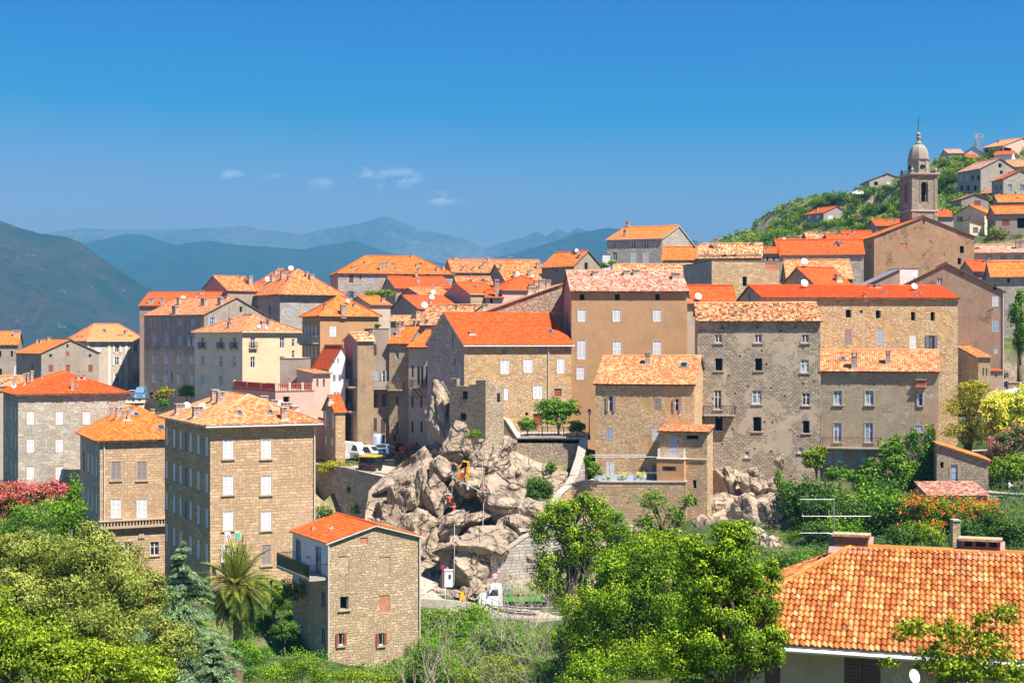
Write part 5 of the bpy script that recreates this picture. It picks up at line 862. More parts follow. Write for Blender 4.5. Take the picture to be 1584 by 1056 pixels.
# -- middle foreground
T('oak_tree', 'tall upright leafy tree in front of the pergola terrace wall', [(855, 820, 38, 50), (900, 845, 40, 46), (925, 800, 24, 42), (850, 885, 34, 40), (905, 775, 16, 16), (880, 790, 26, 24)], 92, 0.150, 22500, 'lf_mid', seed=21, clump=.28)
T('oak_tree', 'dense yellow-tipped tree in the centre foreground', [(985, 920, 88, 66), (925, 945, 62, 62), (1035, 975, 72, 66), (960, 1010, 90, 60), (1010, 862, 56, 34), (955, 880, 40, 30)], 80, 0.138, 60000, 'lf_mid', seed=22, clump=.25)
T('oak_tree', 'broad dark green tree covering the left end of the villa roof', [(1130, 865, 52, 52), (1095, 905, 55, 60), (1165, 925, 46, 56), (1120, 985, 75, 70), (1190, 1000, 36, 50), (1140, 825, 36, 26), (1075, 850, 30, 24), (1196, 885, 18, 28), (1060, 1010, 50, 60)], 44, 0.085, 69000, 'lf_mid', seed=23, clump=.26)
T('ash_tree', 'thin sparse tree with pale branches against the terrace wall', [(1010, 775, 28, 22), (1045, 800, 22, 26), (1000, 810, 24, 20), (1065, 775, 16, 16)], 100, .16, 2600, 'lf_green', seed=24, clump=.22)
T('shrub', 'bright yellow-green shrub hiding the tail of the green truck', [(862, 915, 34, 20), (835, 905, 20, 14), (885, 930, 30, 22), (890, 900, 20, 18)], 100, .13, 7500, 'lf_yel', cat='shrub', seed=25)
T('oak_tree', 'deep green bushy tree at the bottom middle', [(905, 1010, 45, 45), (880, 985, 30, 35), (850, 1040, 35, 25)], 84, 0.138, 18000, 'lf_green', seed=26)
# -- terrace plants
T('fig_tree', 'dense dark green fig tree on the fenced terrace', [(850, 628, 25, 14), (880, 632, 22, 16), (862, 645, 30, 16)], 161, .28, 4200, 'lf_ivy', seed=31, flat=.6)
T('shrub', 'rounded green bush left of the fig tree', [(816, 657, 16, 12)], 161, .22, 1600, 'lf_ivy', cat='shrub', seed=32)
T('shrub', 'low leafy bush right of the fig tree', [(893, 660, 15, 11)], 160.5, .22, 1500, 'lf_ivy', cat='shrub', seed=33)
T('shrub', 'big round dark bluish bush against the rocks', [(834, 758, 27, 28)], 146, .24, 3600, 'lf_dark', cat='shrub', seed=34, trunk=True)
T('shrub', 'narrow green shrub growing from the dry stone wall', [(852, 722, 10, 10)], 155, .2, 600, 'lf_green', cat='shrub', seed=35)
T('climber', 'green climber at the left end of the pergola terrace', [(917, 727, 15, 14), (910, 712, 8, 12)], 148.6, .22, 1600, 'lf_green', cat='climbing plant', seed=36)
T('shrub', 'small green tuft under the corner bastion', [(735, 671, 14, 7), (724, 676, 8, 5)], 147, .16, 700, 'lf_green', cat='shrub', seed=37)
# -- right: ivy, olive, flowers
T('ivy', 'thick ivy climbing the lower right of the grey stone tenement', [(1400, 735, 42, 36), (1435, 700, 17, 42), (1372, 708, 20, 30), (1440, 745, 16, 30), (1345, 740, 26, 34), (1412, 684, 14, 22), (1375, 770, 40, 20), (1438, 672, 10, 18), (1392, 700, 16, 26)], 153.5, .3, 15000, 'lf_ivy', cat='climbing plant', seed=41, dp=.4)
T('ivy', 'rounded yellow-green ivy bush under the left end of the long balcony', [(1258, 712, 17, 22), (1268, 700, 12, 12)], 155.5, .26, 2600, 'lf_yel', cat='climbing plant', seed=42, dp=.6)
T('olive_tree', 'feathery grey-green tree below the long balcony', [(1285, 765, 42, 32), (1265, 790, 34, 26), (1315, 785, 34, 28)], 147, .2, 13000, 'lf_grey', seed=43, asp=4.5, clump=.3)
T('shrub', 'fresh green hedge bushes right of the feathery tree', [(1345, 805, 40, 24), (1375, 815, 40, 20), (1330, 790, 26, 22), (1400, 815, 40, 16)], 138, .22, 7500, 'lf_yel', cat='shrub', seed=44)
T('trumpet_vine', 'trumpet vine covered in orange flowers behind the villa roof', [(1505, 798, 40, 36), (1470, 792, 36, 28), (1425, 784, 32, 20), (1525, 802, 22, 32), (1440, 815, 50, 18)], 130, .19, 15000, 'lf_green', cat='flowering shrub', seed=45, flower=('fl_or', 950, .17))
T('acacia_tree', 'airy yellow-green tree right of the rubble house', [(1500, 605, 28, 20), (1482, 630, 26, 22), (1515, 630, 22, 24), (1478, 668, 22, 14), (1505, 670, 26, 26), (1520, 600, 14, 12), (1488, 700, 20, 10)], 160, .22, 7500, 'lf_gold', seed=46, clump=.24, flat=.45)
T('mimosa_tree', 'mimosa tree covered with yellow blossom at the right edge', [(1545, 635, 32, 26), (1575, 625, 26, 24), (1540, 665, 24, 22), (1570, 660, 30, 20)], 157, .22, 7000, 'lf_mid', seed=47, flower=('fl_yel', 2200, .2))
T('oleander_tree', 'pink flowering oleander at the right edge above the cottage terrace', [(1555, 685, 28, 22), (1580, 675, 22, 24), (1545, 705, 22, 18)], 154, .22, 6000, 'lf_dark', seed=48, cat='flowering shrub', flower=('fl_pink', 330, .16))
T('shrub', 'leafy green shrubs shading the terrace diners at the right edge', [(1555, 725, 28, 18), (1580, 735, 24, 16), (1540, 735, 14, 18), (1575, 715, 26, 14)], 152, .24, 5500, 'lf_mid', cat='shrub', seed=49)
T('tree', 'bright green tree behind the drainpipes at the right edge', [(1572, 485, 14, 26), (1580, 510, 14, 30), (1578, 460, 10, 14)], 198, .3, 3600, 'lf_green', seed=50)
T('cypress_tree', 'dark green tree right of the brown gable house', [(1578, 525, 12, 26)], 192, .28, 1600, 'lf_dark', seed=51)
# -- car parks and town
T('oleander_bush', 'oleander with pink flowers beside the yellow vehicle', [(628, 705, 14, 14), (633, 695, 10, 10), (622, 716, 10, 9)], 179, .2, 2600, 'lf_green', cat='flowering shrub', seed=61, flower=('fl_pink', 260, .2))
T('shrub', 'green shrub against the pale tenement foot', [(643, 697, 8, 8), (645, 690, 4, 8)], 182, .2, 700, 'lf_green', cat='shrub', seed=62)
T('broom_bush', 'yellowish broom spilling over the retaining wall', [(510, 722, 22, 10), (530, 722, 14, 10), (537, 731, 8, 7)], 171.5, .2, 3200, 'lf_gold', cat='shrub', seed=63, trunk=False)
T('shrub', 'orange tinged bush by the streaked tenement', [(255, 607, 15, 9), (248, 613, 10, 8)], 248, .3, 1400, 'lf_mid', cat='flowering shrub', seed=64, flower=('fl_or', 60, .2))
T('shrub', 'round green bush below the orange tinged one', [(253, 624, 9, 9)], 240, .28, 900, 'lf_green', cat='shrub', seed=65)
T('shrub', 'green bush between the tenement and the cream house', [(289, 606, 15, 11)], 250, .3, 1200, 'lf_green', cat='shrub', seed=66)
T('tree', 'pale green tree top among the roofs in the middle of town', [(578, 455, 16, 7), (597, 453, 16, 7)], 258, .3, 2000, 'lf_yel', seed=67)
T('shrub', 'fresh green roof garden bush before the ridge mansion', [(936, 411, 8, 6), (948, 407, 9, 5)], 232, .26, 900, 'lf_green', cat='shrub', seed=68, trunk=False)
T('tree', 'small green patch of leaves at the corner of the tan house yard', [(583, 503, 6, 4)], 216, .22, 300, 'lf_green', seed=69, trunk=False)
for i, (x, y, rx, ry, Yv, mt) in enumerate(((553, 747, 6, 6, 168, 'lf_gold'), (542, 757, 7, 7, 168.5, 'lf_dark'), (563, 761, 5, 9, 167, 'lf_dark'), (548, 788, 10, 11, 167, 'lf_dark'), (513, 788, 5, 4, 170, 'lf_dark'), (578, 757, 5, 8, 166, 'lf_dark'), (1005, 765, 10, 6, 148.4, 'lf_gold'), (975, 770, 9, 8, 148.6, 'lf_gold'), (957, 757, 7, 7, 148.8, 'lf_green'))):
    T('wall_plant', ['tuft of yellow flowering weed on the retaining wall', 'dark weed hanging on the retaining wall beside the yellow tuft', 'long narrow dark weed on the retaining wall', 'largest dark weed low on the retaining wall', 'tiny weed above the roof of the front stone house', 'dark weed near the rocks end of the retaining wall', 'golden weed right of centre on the pergola terrace wall', 'golden dry weed in the middle of the pergola terrace wall', 'green weed hanging at the top of the pergola terrace wall'][i], [(x, y, rx, ry)], Yv, .17, 350, mt, cat='wall plant', seed=80+i, trunk=False, dp=.5)
# -- ground finder
def on_ground(px, py, y0=90, y1=520, st=1.5):
    Ys = np.arange(y0, y1, st); xs = (px-CX)/F*Ys; zs = (HY-py)/F*Ys; g = ground_z(xs, Ys); k = np.where(zs < g)[0]
    return None if len(k) == 0 else (float(xs[k[0]]), float(Ys[k[0]]), float(g[k[0]]))
# -- bushes on the hill: a few crowns, copied
rs_ = np.random.RandomState(77)
def bush_proto(name, label, mat, n, group, seed, cat='shrub', leaf=.14, tall=1.0):
    rs = np.random.RandomState(seed); lob = [((rs.normal(0, .35), rs.normal(0, .35), .55*tall+rs.normal(0, .08)), (rs.uniform(.5, .8), rs.uniform(.5, .8), rs.uniform(.45, .65)*tall)) for _ in range(4)]
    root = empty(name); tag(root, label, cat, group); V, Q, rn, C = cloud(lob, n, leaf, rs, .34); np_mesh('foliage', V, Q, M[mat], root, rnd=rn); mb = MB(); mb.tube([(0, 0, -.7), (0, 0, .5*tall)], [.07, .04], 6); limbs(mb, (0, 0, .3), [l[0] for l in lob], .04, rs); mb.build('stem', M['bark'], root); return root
protos = {}
def scatter(name, label, mat, spots, group, n=700, seed=0, leaf=.14, tall=1.0, cat='shrub'):
    for i, (px, py, r) in enumerate(spots):
        g = on_ground(px, py)
        if g is None: continue
        k = (name, mat, i % 3)
        if k not in protos: o = protos[k] = bush_proto(name, label, mat, n, group, seed+i, cat, leaf, tall)
        else: o = copy_tree(protos[k]); tag(o, label)
        s = 1.35*r/F*g[1]; o.location = (g[0], g[1]+s*.3, g[2]-.15*s); o.scale = (s, s, s*rs_.uniform(.85, 1.2)); o.rotation_euler = (0, 0, rs_.uniform(0, 6.28)); o['group'] = group
hill_dark = [(1263, 331, 7), (1298, 322, 14), (1290, 316, 12), (1310, 338, 9), (1322, 330, 9), (1330, 322, 9), (1340, 340, 11), (1318, 350, 11), (1350, 330, 9), (1230, 352, 9), (1222, 360, 10), (1215, 345, 8), (1240, 345, 9), (1198, 372, 9), (1180, 377, 8), (1250, 358, 9), (1370, 330, 10), (1385, 318, 11), (1398, 306, 9), (1375, 300, 9), (1362, 312, 9), (1345, 316, 8), (1395, 330, 9), (1460, 260, 10), (1466, 290, 12), (1455, 300, 10), (1474, 305, 11), (1480, 285, 8), (1535, 245, 9), (1475, 318, 8), (1462, 238, 11)]
hill_green = [(1206, 366, 9), (1190, 369, 8), (1236, 366, 9), (1258, 372, 9), (1245, 335, 7), (1278, 352, 9), (1292, 352, 8), (1305, 362, 8), (1335, 358, 10), (1352, 352, 10), (1368, 345, 10), (1330, 300, 8), (1355, 298, 9), (1375, 288, 9), (1392, 290, 9), (1342, 306, 9), (1385, 340, 9), (1468, 274, 9), (1482, 262, 10), (1492, 270, 10), (1502, 262, 10), (1512, 256, 9), (1480, 250, 7), (1455, 285, 7), (1537, 312, 7), (1548, 318, 6), (1170, 380, 7), (1308, 318, 8), (1320, 312, 8), (1268, 345, 6), (1500, 250, 6), (1522, 268, 7), (1450, 318, 7)]
scatter('hill_bush', 'dark evergreen bush on the green hillside', 'lf_dark', hill_dark, 'bushes on the hillside', seed=200, leaf=.17, tall=1.15)
scatter('hill_bush', 'fresh green bush on the hillside among the houses', 'lf_hill', hill_green, 'bushes on the hillside', seed=300, leaf=.17)
scatter('garden_bush', 'rounded bush in the gardens between the yellow house and the church', 'lf_green', [(1488, 353, 10), (1478, 356, 7), (1540, 352, 6), (1500, 362, 6), (1575, 372, 7)], 'garden bushes beside the church', seed=400)
scatter('garden_bush', 'grey-green bush below the grey hillside house', 'lf_grey', [(1543, 376, 13), (1555, 372, 10), (1530, 374, 8)], 'grey garden bushes on the right slope', seed=410)
scatter('flowering_bush', 'pink flowering bush on the hillside', 'fl_pink', [(1327, 338, 5), (1332, 345, 5), (1318, 322, 4)], 'pink bushes on the hillside', seed=420, n=400)
scatter('flowering_bush', 'white flowering bush beside the hilltop tree', 'fl_white', [(1311, 303, 5)], 'white bush', seed=430, n=400)
scatter('small_bush', 'low bush in the scrub on the crest of the hill', 'lf_hill', [(1166+i*5.2+rs_.uniform(-2, 2), 374-i*3.3+rs_.uniform(-1, 3), rs_.uniform(3.5, 6)) for i in range(25)], 'low bushes along the hill crest', seed=440, n=500)
# undergrowth near the road and between the trees
ug = [(rs_.uniform(655, 860), rs_.uniform(985, 1075), rs_.uniform(20, 34)) for _ in range(34)]+[(rs_.uniform(640, 700), rs_.uniform(990, 1060), rs_.uniform(10, 16)) for _ in range(10)]
scatter('undergrowth_bush', 'bright green bramble bush on the bank below the road', 'lf_green', ug, 'green brambles on the bank below the road', seed=500, n=2600, leaf=.09, tall=1.25)
scatter('undergrowth_bush', 'green bush at the roadside fence', 'lf_mid', [(652+i*12, 962+i*3, 9) for i in range(3)], 'bushes along the roadside fence', seed=510, n=1200, leaf=.1)
scatter('scrub_bush', 'dry scrub bush on the slope under the grey tenements', 'lf_gold', [(1165, 762, 7), (1195, 755, 8), (1145, 792, 7), (1210, 770, 8), (1225, 760, 8), (1230, 800, 9), (1112, 790, 7), (1175, 800, 8), (1205, 810, 9)], 'dry scrub bushes on the rock slope', seed=520, n=500, leaf=.11)
scatter('scrub_bush', 'green scrub bush on the slope under the grey tenements', 'lf_green', [(1203, 745, 9), (1196, 730, 8), (1210, 790, 9), (1240, 780, 12), (1240, 820, 14), (1255, 835, 16), (1225, 840, 14)], 'green scrub bushes on the rock slope', seed=530, n=900, leaf=.11)
scatter('weed', 'green weed tuft growing between the cliff boulders', 'lf_green', [(745, 668, 8), (727, 705, 5), (760, 742, 4), (722, 755, 4), (770, 812, 6), (690, 790, 4), (713, 812, 4), (775, 842, 5), (838, 830, 6), (738, 727, 4), (780, 735, 5)], 'weeds among the boulders', seed=540, n=400, leaf=.13)
lows = [(450+rs_.uniform(-40, 60), rs_.uniform(925, 1050), rs_.uniform(9, 15)) for _ in range(14)]+[(rs_.uniform(225, 430), rs_.uniform(925, 1050), rs_.uniform(10, 16)) for _ in range(20)]
scatter('garden_shrub', 'dark garden shrub below the palm and the cedar', 'lf_dark', lows, 'shrubs in the garden under the palm', seed=550, n=1200, leaf=.1)
# -- cedar
def conifer(px, top, Y, label, seed=5):
    rs = np.random.RandomState(seed); b = P(px, top, Y); z0 = gz(b.x, Y); Hh = b.z-z0; root = empty('cedar_tree', (b.x, Y, z0)); tag(root, label, 'tree'); mb = MB(); mb.tube([(0, 0, -.5), (0, 0, Hh*.5), (0, 0, Hh)], [.28, .16, .02], 8); C = []; A = []; R_ = []; N_ = []
    z = Hh; 
    while z > Hh*.28:
        k = (Hh-z)/Hh; Lb = .15+5.4*min(1, k*1.5)**.85*rs.uniform(.75, 1.12); nb = 5 if z > Hh*.8 else 6
        for j in range(nb):
            az = rs.uniform(0, 6.28); L_ = Lb*rs.uniform(.7, 1.1); d = Vector((math.cos(az), math.sin(az), 0)); pts = []; tone = rs.uniform(.35, .6)
            for q in range(9):
                s_ = q/8; pts.append(Vector((0, 0, z))+d*L_*s_+Vector((0, 0, L_*(.34*s_-.52*s_*s_))))
            mb.tube(pts, [.05*(1-q/9)+.012 for q in range(9)], 4)
            m = int(42+L_*95); s_ = rs.uniform(.12, 1, m); side = Vector((-d.y, d.x, 0)); w = rs.uniform(-1, 1, m)*L_*.24*np.sin(np.clip(s_, 0, 1)*2.6)
            base = np.array([[0, 0, z]])+np.outer(s_*L_, d)+np.outer(w, side); base[:, 2] += L_*(.34*s_-.52*s_*s_)-np.abs(w)*.25-rs.uniform(0, .22, m)*(.4+L_*.12)
            C.append(base); a = np.outer(np.ones(m)*.8, d)+np.outer(np.sign(w)*.6, side)+rs.normal(0, .3, (m, 3)); a[:, 2] -= .35; A.append(a); N_.append(np.tile([0, 0, 1.], (m, 1))+rs.normal(0, .5, (m, 3))); R_.append(np.clip(tone+rs.normal(0, .16, m), 0, 1))
        z -= .32+k*.35
    C, A, N_, R_ = map(np.concatenate, (C, A, N_, R_)); N_ /= np.linalg.norm(N_, axis=1)[:, None]; V, Q = quads(C, N_, rs.uniform(.18, .34, len(C)), rs.uniform(.04, .08, len(C)), rs, A)
    np_mesh('crown', V, Q, M['lf_blue'], root, rnd=R_); mb.build('trunk', M['bark'], root); return root
conifer(284, 838, 80, 'blue-green cedar with drooping boughs in front of the tall stone house')
conifer(330, 985, 66, 'lower blue-green cedar top with long boughs at the bottom edge', 8)
# -- palm
def palm(px, py, Y, r):
    rs = np.random.RandomState(4); c = P(px, py, Y); z0 = gz(c.x, Y); root = empty('palm_tree', (c.x, Y, z0)); tag(root, 'large date palm with orange fruit stalks in the garden', 'palm'); hz_ = c.z-z0; mb = MB()
    mb.tube([(0, 0, -.5), (.1, 0, hz_*.5), (0, 0, hz_)], [.42, .33, .36], 12); mb.build('trunk', M['pbark'], root); L_ = r/F*Y; C = []; A = []; N_ = []; S_ = []; rb = MB(); R_ = []
    for i in range(95):
        el = math.radians(88-150*(i/95)**.9+rs.uniform(-8, 8)); az = i*2.39996+rs.uniform(-.2, .2); d = Vector((math.cos(az), math.sin(az), 0)); Lf = L_*rs.uniform(.85, 1.12)*(1.0 if el > -.3 else .95); p = Vector((0, 0, hz_))+d*.15; v = (d*math.cos(el)+Vector((0, 0, math.sin(el)))); pts = [p.copy()]; tone = .25+.5*(1-i/95)*rs.uniform(.7, 1.2)
        for q in range(14):
            v = (v+Vector((0, 0, -.085))).normalized(); p = p+v*Lf/14; pts.append(p.copy())
        rb.tube(pts[::2]+[pts[-1]], .025, 3)
        side = Vector((-d.y, d.x, 0))
        for q in range(2, 14):
            t_ = (pts[q+1]-pts[q-1]).normalized(); up = side.cross(t_)
            for f in (0, .5):
                cc = pts[q].lerp(pts[q+1] if q < 14 else pts[q], f); ll = Lf*.24*math.sin(math.pi*min(1, (q+f)/15+.12))+.06
                for sg in (-1, 1):
                    dr = (side*sg+t_*.75+up*.35*(1 if up.z > 0 else -1)+Vector((0, 0, -.15))).normalized(); C.append(cc+dr*ll*.5); A.append(dr); N_.append(dr.cross(t_).normalized() if sg > 0 else -dr.cross(t_).normalized()); S_.append(ll); R_.append(min(1, max(0, tone+rs.normal(0, .1))))
    V, Q = quads(np.array(C), np.array(N_), np.array(S_), .07, rs, np.array(A)); np_mesh('fronds', V, Q, M['lf_palm'], root, rnd=np.array(R_)); rb.build('frond_stems', M['lf_palm'], root)
    for i in range(14):
        az = rs.uniform(0, 6.28); p = Vector((math.cos(az)*.75, math.sin(az)*.75-.3, hz_-.1-rs.uniform(0, .5))); fr = MB(); fr.tube([(0, 0, hz_-.1), p+Vector((0, 0, .1)), p], .03, 4); fr.lathe([(.04, .12), (.16, .05), (.2, -.1), (.14, -.3), (.03, -.42)], p, 7); fr.build('fruit_cluster', M['potred'], root)
    return root
palm(366, 905, 97, 72)
# -- bare trees
def bare(px, py, Y, h, label, seed, n=5, lean=0):
    rs = random.Random(seed); c = P(px, py, Y); g = gz(c.x, Y); root = empty('bare_tree', (c.x, Y, g)); tag(root, label, 'bare tree', 'leafless trees on the bank'); z0 = c.z-g; H_ = h/F*Y; mb = MB()
    def br(p, d, L, r, lv):
        pts = [p]; 
        for i in range(4):
            d = (d+Vector((rs.gauss(0, .16), rs.gauss(0, .16), rs.gauss(.05, .1)))).normalized(); p = p+d*L/4; pts.append(p)
        mb.tube(pts, [r, r*.85, r*.7, r*.55, r*.4], 4, caps=False)
        if lv > 0:
            for k in range(rs.choice((2, 3, 3))):
                q = pts[rs.choice((2, 3, 4))]; dd = (d+Vector((rs.gauss(0, .5), rs.gauss(0, .5), rs.gauss(.15, .3)))).normalized(); br(q, dd, L*rs.uniform(.6, .85), r*.55, lv-1)
    for k in range(n): br(Vector((rs.gauss(0, .25), rs.gauss(0, .25), -.3)), Vector((rs.gauss(lean, .22), rs.gauss(0, .2), 1)).normalized(), max(z0, 0)*.5+H_*.42, .05, 4)
    mb.build('trunk', M['bare'], root); return root
bare(690, 1056, 92, 120, 'leafless grey tree right of the front stone house', 1, 4, -.1); bare(648, 1056, 90, 70, 'thin leafless saplings at the corner of the front stone house', 2, 5, .0); bare(830, 1056, 84, 120, 'leafless bush of pale twigs below the truck', 3, 7, .05)
bare(870, 1000, 90, 130, 'bare stems rising among the central trees', 4, 5, .1); bare(780, 1020, 95, 130, 'dark bare tree in front of the truck', 5, 3, 0); bare(800, 930, 120, 85, 'dry twiggy shrub on the rocks above the road signs', 7, 6, .05)
# -- nearest sparse tree
T('ailanthus_tree', 'nearest sparse yellow-green sapling in front of the villa roof', [(1410, 975, 34, 26), (1470, 985, 40, 34), (1530, 1000, 42, 34), (1555, 950, 26, 26), (1490, 1035, 60, 28), (1375, 1025, 18, 10), (1560, 1040, 40, 26), (1450, 1020, 40, 30), (1520, 960, 20, 18)], 30, .085, 6000, 'lf_yel', seed=90, clump=.2, flower=('fl_or', 40, .04), base=1475, r=.03)

# -- ground cover
def cover(name, label, xr, yr, n, leaf, mat, mask, seed, hgt=.5):
    rs = np.random.RandomState(seed); K = n//40; px = rs.uniform(xr[0], xr[1], K*4); Y = rs.uniform(yr[0], yr[1], K*4); X = (px-CX)/F*Y; k = mask(px, Y); X, Y = X[k][:K], Y[k][:K]; K = len(X); idx = rs.randint(0, K, n); cs = rs.uniform(.4, 1.5, K)
    d = rs.normal(0, .45, (n, 2))*cs[idx, None]; x = X[idx]+d[:, 0]; y = Y[idx]+d[:, 1]; z = ground_z(x, y); z = z+rs.uniform(0, 1, n)*hgt*cs[idx]*np.exp(-(d**2).sum(1))
    nn = rs.normal(0, .6, (n, 3))+np.array([0, -.2, 1]); nn /= np.linalg.norm(nn, axis=1)[:, None]; V, Q = quads(np.stack([x, y, z], 1), nn, leaf*rs.uniform(.6, 1.4, n), leaf*.6, rs)
    o = np_mesh(name, V, Q, M[mat], rnd=np.clip(rs.uniform(.1, .8, K)[idx]+rs.normal(0, .12, n), 0, 1)); tag(o, label, kind='stuff')
cover('undergrowth', 'green undergrowth covering the bank below the road and gardens', (180, 1300), (62, 128), 110000, .17, 'lf_green', lambda p, y: ~((p > 640) & (p < 870) & (y > 110)), 1, .8)
cover('hill_scrub', 'low green scrub covering the hillside above the church', (1100, 1600), (262, 520), 120000, .6, 'lf_hill', lambda p, y: y > 290-(p-1400)*.0, 2, 1.3)
cover('slope_scrub', 'dry and green scrub on the slope under the right-hand tenements', (1085, 1600), (100, 152), 45000, .22, 'lf_dark', lambda p, y: (p > 1225) | (y < 138), 3, 1.0)

rs_ = np.random.RandomState(5)
scatter('slope_bush', 'dark leafy bush on the slope between the villa roof and the tenements', 'lf_dark', [(rs_.uniform(1235, 1400), rs_.uniform(800, 850), rs_.uniform(22, 36)) for _ in range(12)]+[(1500, 845, 24), (1560, 850, 26), (1540, 835, 20)], 'dark bushes between the villa and the tenements', seed=600, n=2600, leaf=.11, tall=1.2)
scatter('slope_bush', 'green leafy bush on the slope between the villa roof and the tenements', 'lf_ivy', [(1345, 808, 34), (1385, 822, 32), (1420, 840, 26), (1300, 845, 26), (1455, 835, 24)], 'green bushes between the villa and the tenements', seed=605, n=2600, leaf=.11, tall=1.1)
scatter('slope_bush', 'yellow-green bush on the slope between the villa roof and the tenements', 'lf_yel', [(1365, 795, 26), (1400, 800, 24), (1330, 830, 24), (1440, 848, 22), (1570, 840, 20), (1265, 820, 18)], 'yellow-green bushes between the villa and the tenements', seed=610, n=2400, leaf=.11)
scatter('bank_bush', 'dark bush low on the bank behind the centre trees', 'lf_dark', [(rs_.uniform(830, 1240), rs_.uniform(850, 960), rs_.uniform(14, 24)) for _ in range(40)], 'dark bushes on the bank behind the centre trees', seed=620, n=2000, leaf=.12)
T('oak_tree', 'leafy tree filling the bottom edge between the centre trees', [(1010, 1030, 80, 50), (920, 1040, 60, 40), (1075, 960, 40, 50), (1085, 1040, 60, 40)], 62, .1, 26000, 'lf_mid', seed=27, clump=.24)
T('oak_tree', 'slim green tree rising before the terrace wall right of the upright one', [(965, 850, 34, 44), (950, 810, 20, 30), (1000, 875, 34, 34)], 96, .14, 9000, 'lf_green', seed=28, clump=.26)
T('ivy', 'dark ivy hanging under the middle of the long balcony', [(1300, 735, 26, 20), (1350, 745, 30, 30), (1385, 690, 14, 24), (1335, 770, 36, 20)], 154, .28, 7000, 'lf_ivy', cat='climbing plant', seed=29, dp=.4)

T('wall_plant', 'dark bushes at the foot of the car park retaining wall', [(500, 795, 16, 16), (515, 800, 14, 12), (528, 806, 12, 10)], 158, .2, 2600, 'lf_dark', cat='shrub', seed=96, trunk=False)
T('shrub', 'bright leafy bush right of the front stone house foot', [(668, 1010, 26, 26), (650, 1035, 26, 22), (690, 1035, 26, 20)], 100, .13, 6500, 'lf_green', cat='shrub', seed=97)
T('shrub', 'yellow-green leafy bush at the bottom edge among the bare twigs', [(770, 1035, 34, 26), (735, 1048, 30, 20), (805, 1045, 30, 22)], 90, .12, 7500, 'lf_yel', cat='shrub', seed=98)
scatter('weed', 'dry yellow grass tuft in the joints of the cliff', 'lf_gold', [(752, 690, 5), (800, 725, 7), (812, 740, 6), (700, 755, 4), (765, 795, 4), (735, 775, 4), (690, 845, 5), (745, 865, 5), (655, 745, 6), (620, 745, 6), (640, 800, 5), (790, 855, 6), (717, 735, 4)], 'dry tufts among the boulders', seed=560, n=350, leaf=.12)

T('oak_tree', 'full green tree between the upright tree and the dark one by the villa', [(1000, 850, 44, 36), (1040, 845, 40, 34), (960, 870, 36, 34), (1065, 875, 34, 40)], 86, .13, 15000, 'lf_mid', seed=30, clump=.25)
T('shrub', 'dark shrub growing on the rocks under the grey tenement', [(1212, 765, 16, 26), (1222, 790, 20, 20), (1205, 738, 9, 14)], 150, .22, 3200, 'lf_ivy', cat='shrub', seed=99, trunk=False)
# ---------------- rocks, cliff, retaining walls, road
t = NT('granite_rock'); co = t.coord(); n1 = t.noise(co, .35, 8, .65, dist=.4); n2 = t.noise(co, 3.5, 8, .75); mp = t.new('Mapping'); t.setin(mp, 0, co); mp.inputs['Scale'].default_value = (2.2, 2.2, .35); n3 = t.noise(mp.outputs[0], .9, 7, .7)
c = t.ramp(n1, [(.3, (.26, .185, .125)), (.5, (.50, .385, .27)), (.72, (.70, .57, .42))]); c = t.mix(t.rng(n3, .5, .68, 0, .6), c, (.10, .08, .065)); c = t.mix(.35, c, t.ramp(n2, [(.3, (.14, .1, .075)), (.7, (.50, .41, .31))])); c = t.mix(t.rng(t.noise(co, .8, 5), .58, .7, 0, .5), c, (.46, .27, .14))
vo = t.new('TexVoronoi', feature='DISTANCE_TO_EDGE'); w = t.vm('SUBTRACT', t.noise(co, .7, 4, out=1), (.5, .5, .5)); w = t.vm('SCALE', w, (0, 0, 0)); w.node.inputs['Scale'].default_value = 1.1; mq = t.new('Mapping'); t.setin(mq, 0, t.vm('ADD', co, w)); mq.inputs['Scale'].default_value = (1.2, 1.2, .55); t.setin(vo, 0, mq.outputs[0]); vo.inputs['Scale'].default_value = .5
ck = t.math('DIVIDE', vo.outputs['Distance'], t.rng(t.noise(co, .5, 4), .35, .65, .004, .07)); ck = t.rng(ck, 0, 1); c = t.mix(t.math('MULTIPLY', t.math('SUBTRACT', 1, ck), .6), c, (.09, .065, .05));  t.col(hsvshift(t, c, .12)); t.bump(t.math('ADD', t.math('MULTIPLY', n2, .8), ck), 1.0, .3); t.b.inputs['Roughness'].default_value = .95; M['rock'] = t.mat
t = NT('pale_road_surface'); co = t.coord(); c = t.mix(t.rng(t.noise(co, .5, 6, .7), .3, .7), (.34, .27, .2), (.50, .42, .33)); c = t.mix(t.rng(t.noise(co, 7, 4, .7), .5, .75, 0, .4), c, (.2, .17, .14)); t.col(c); M['road'] = t.mat
import bmesh
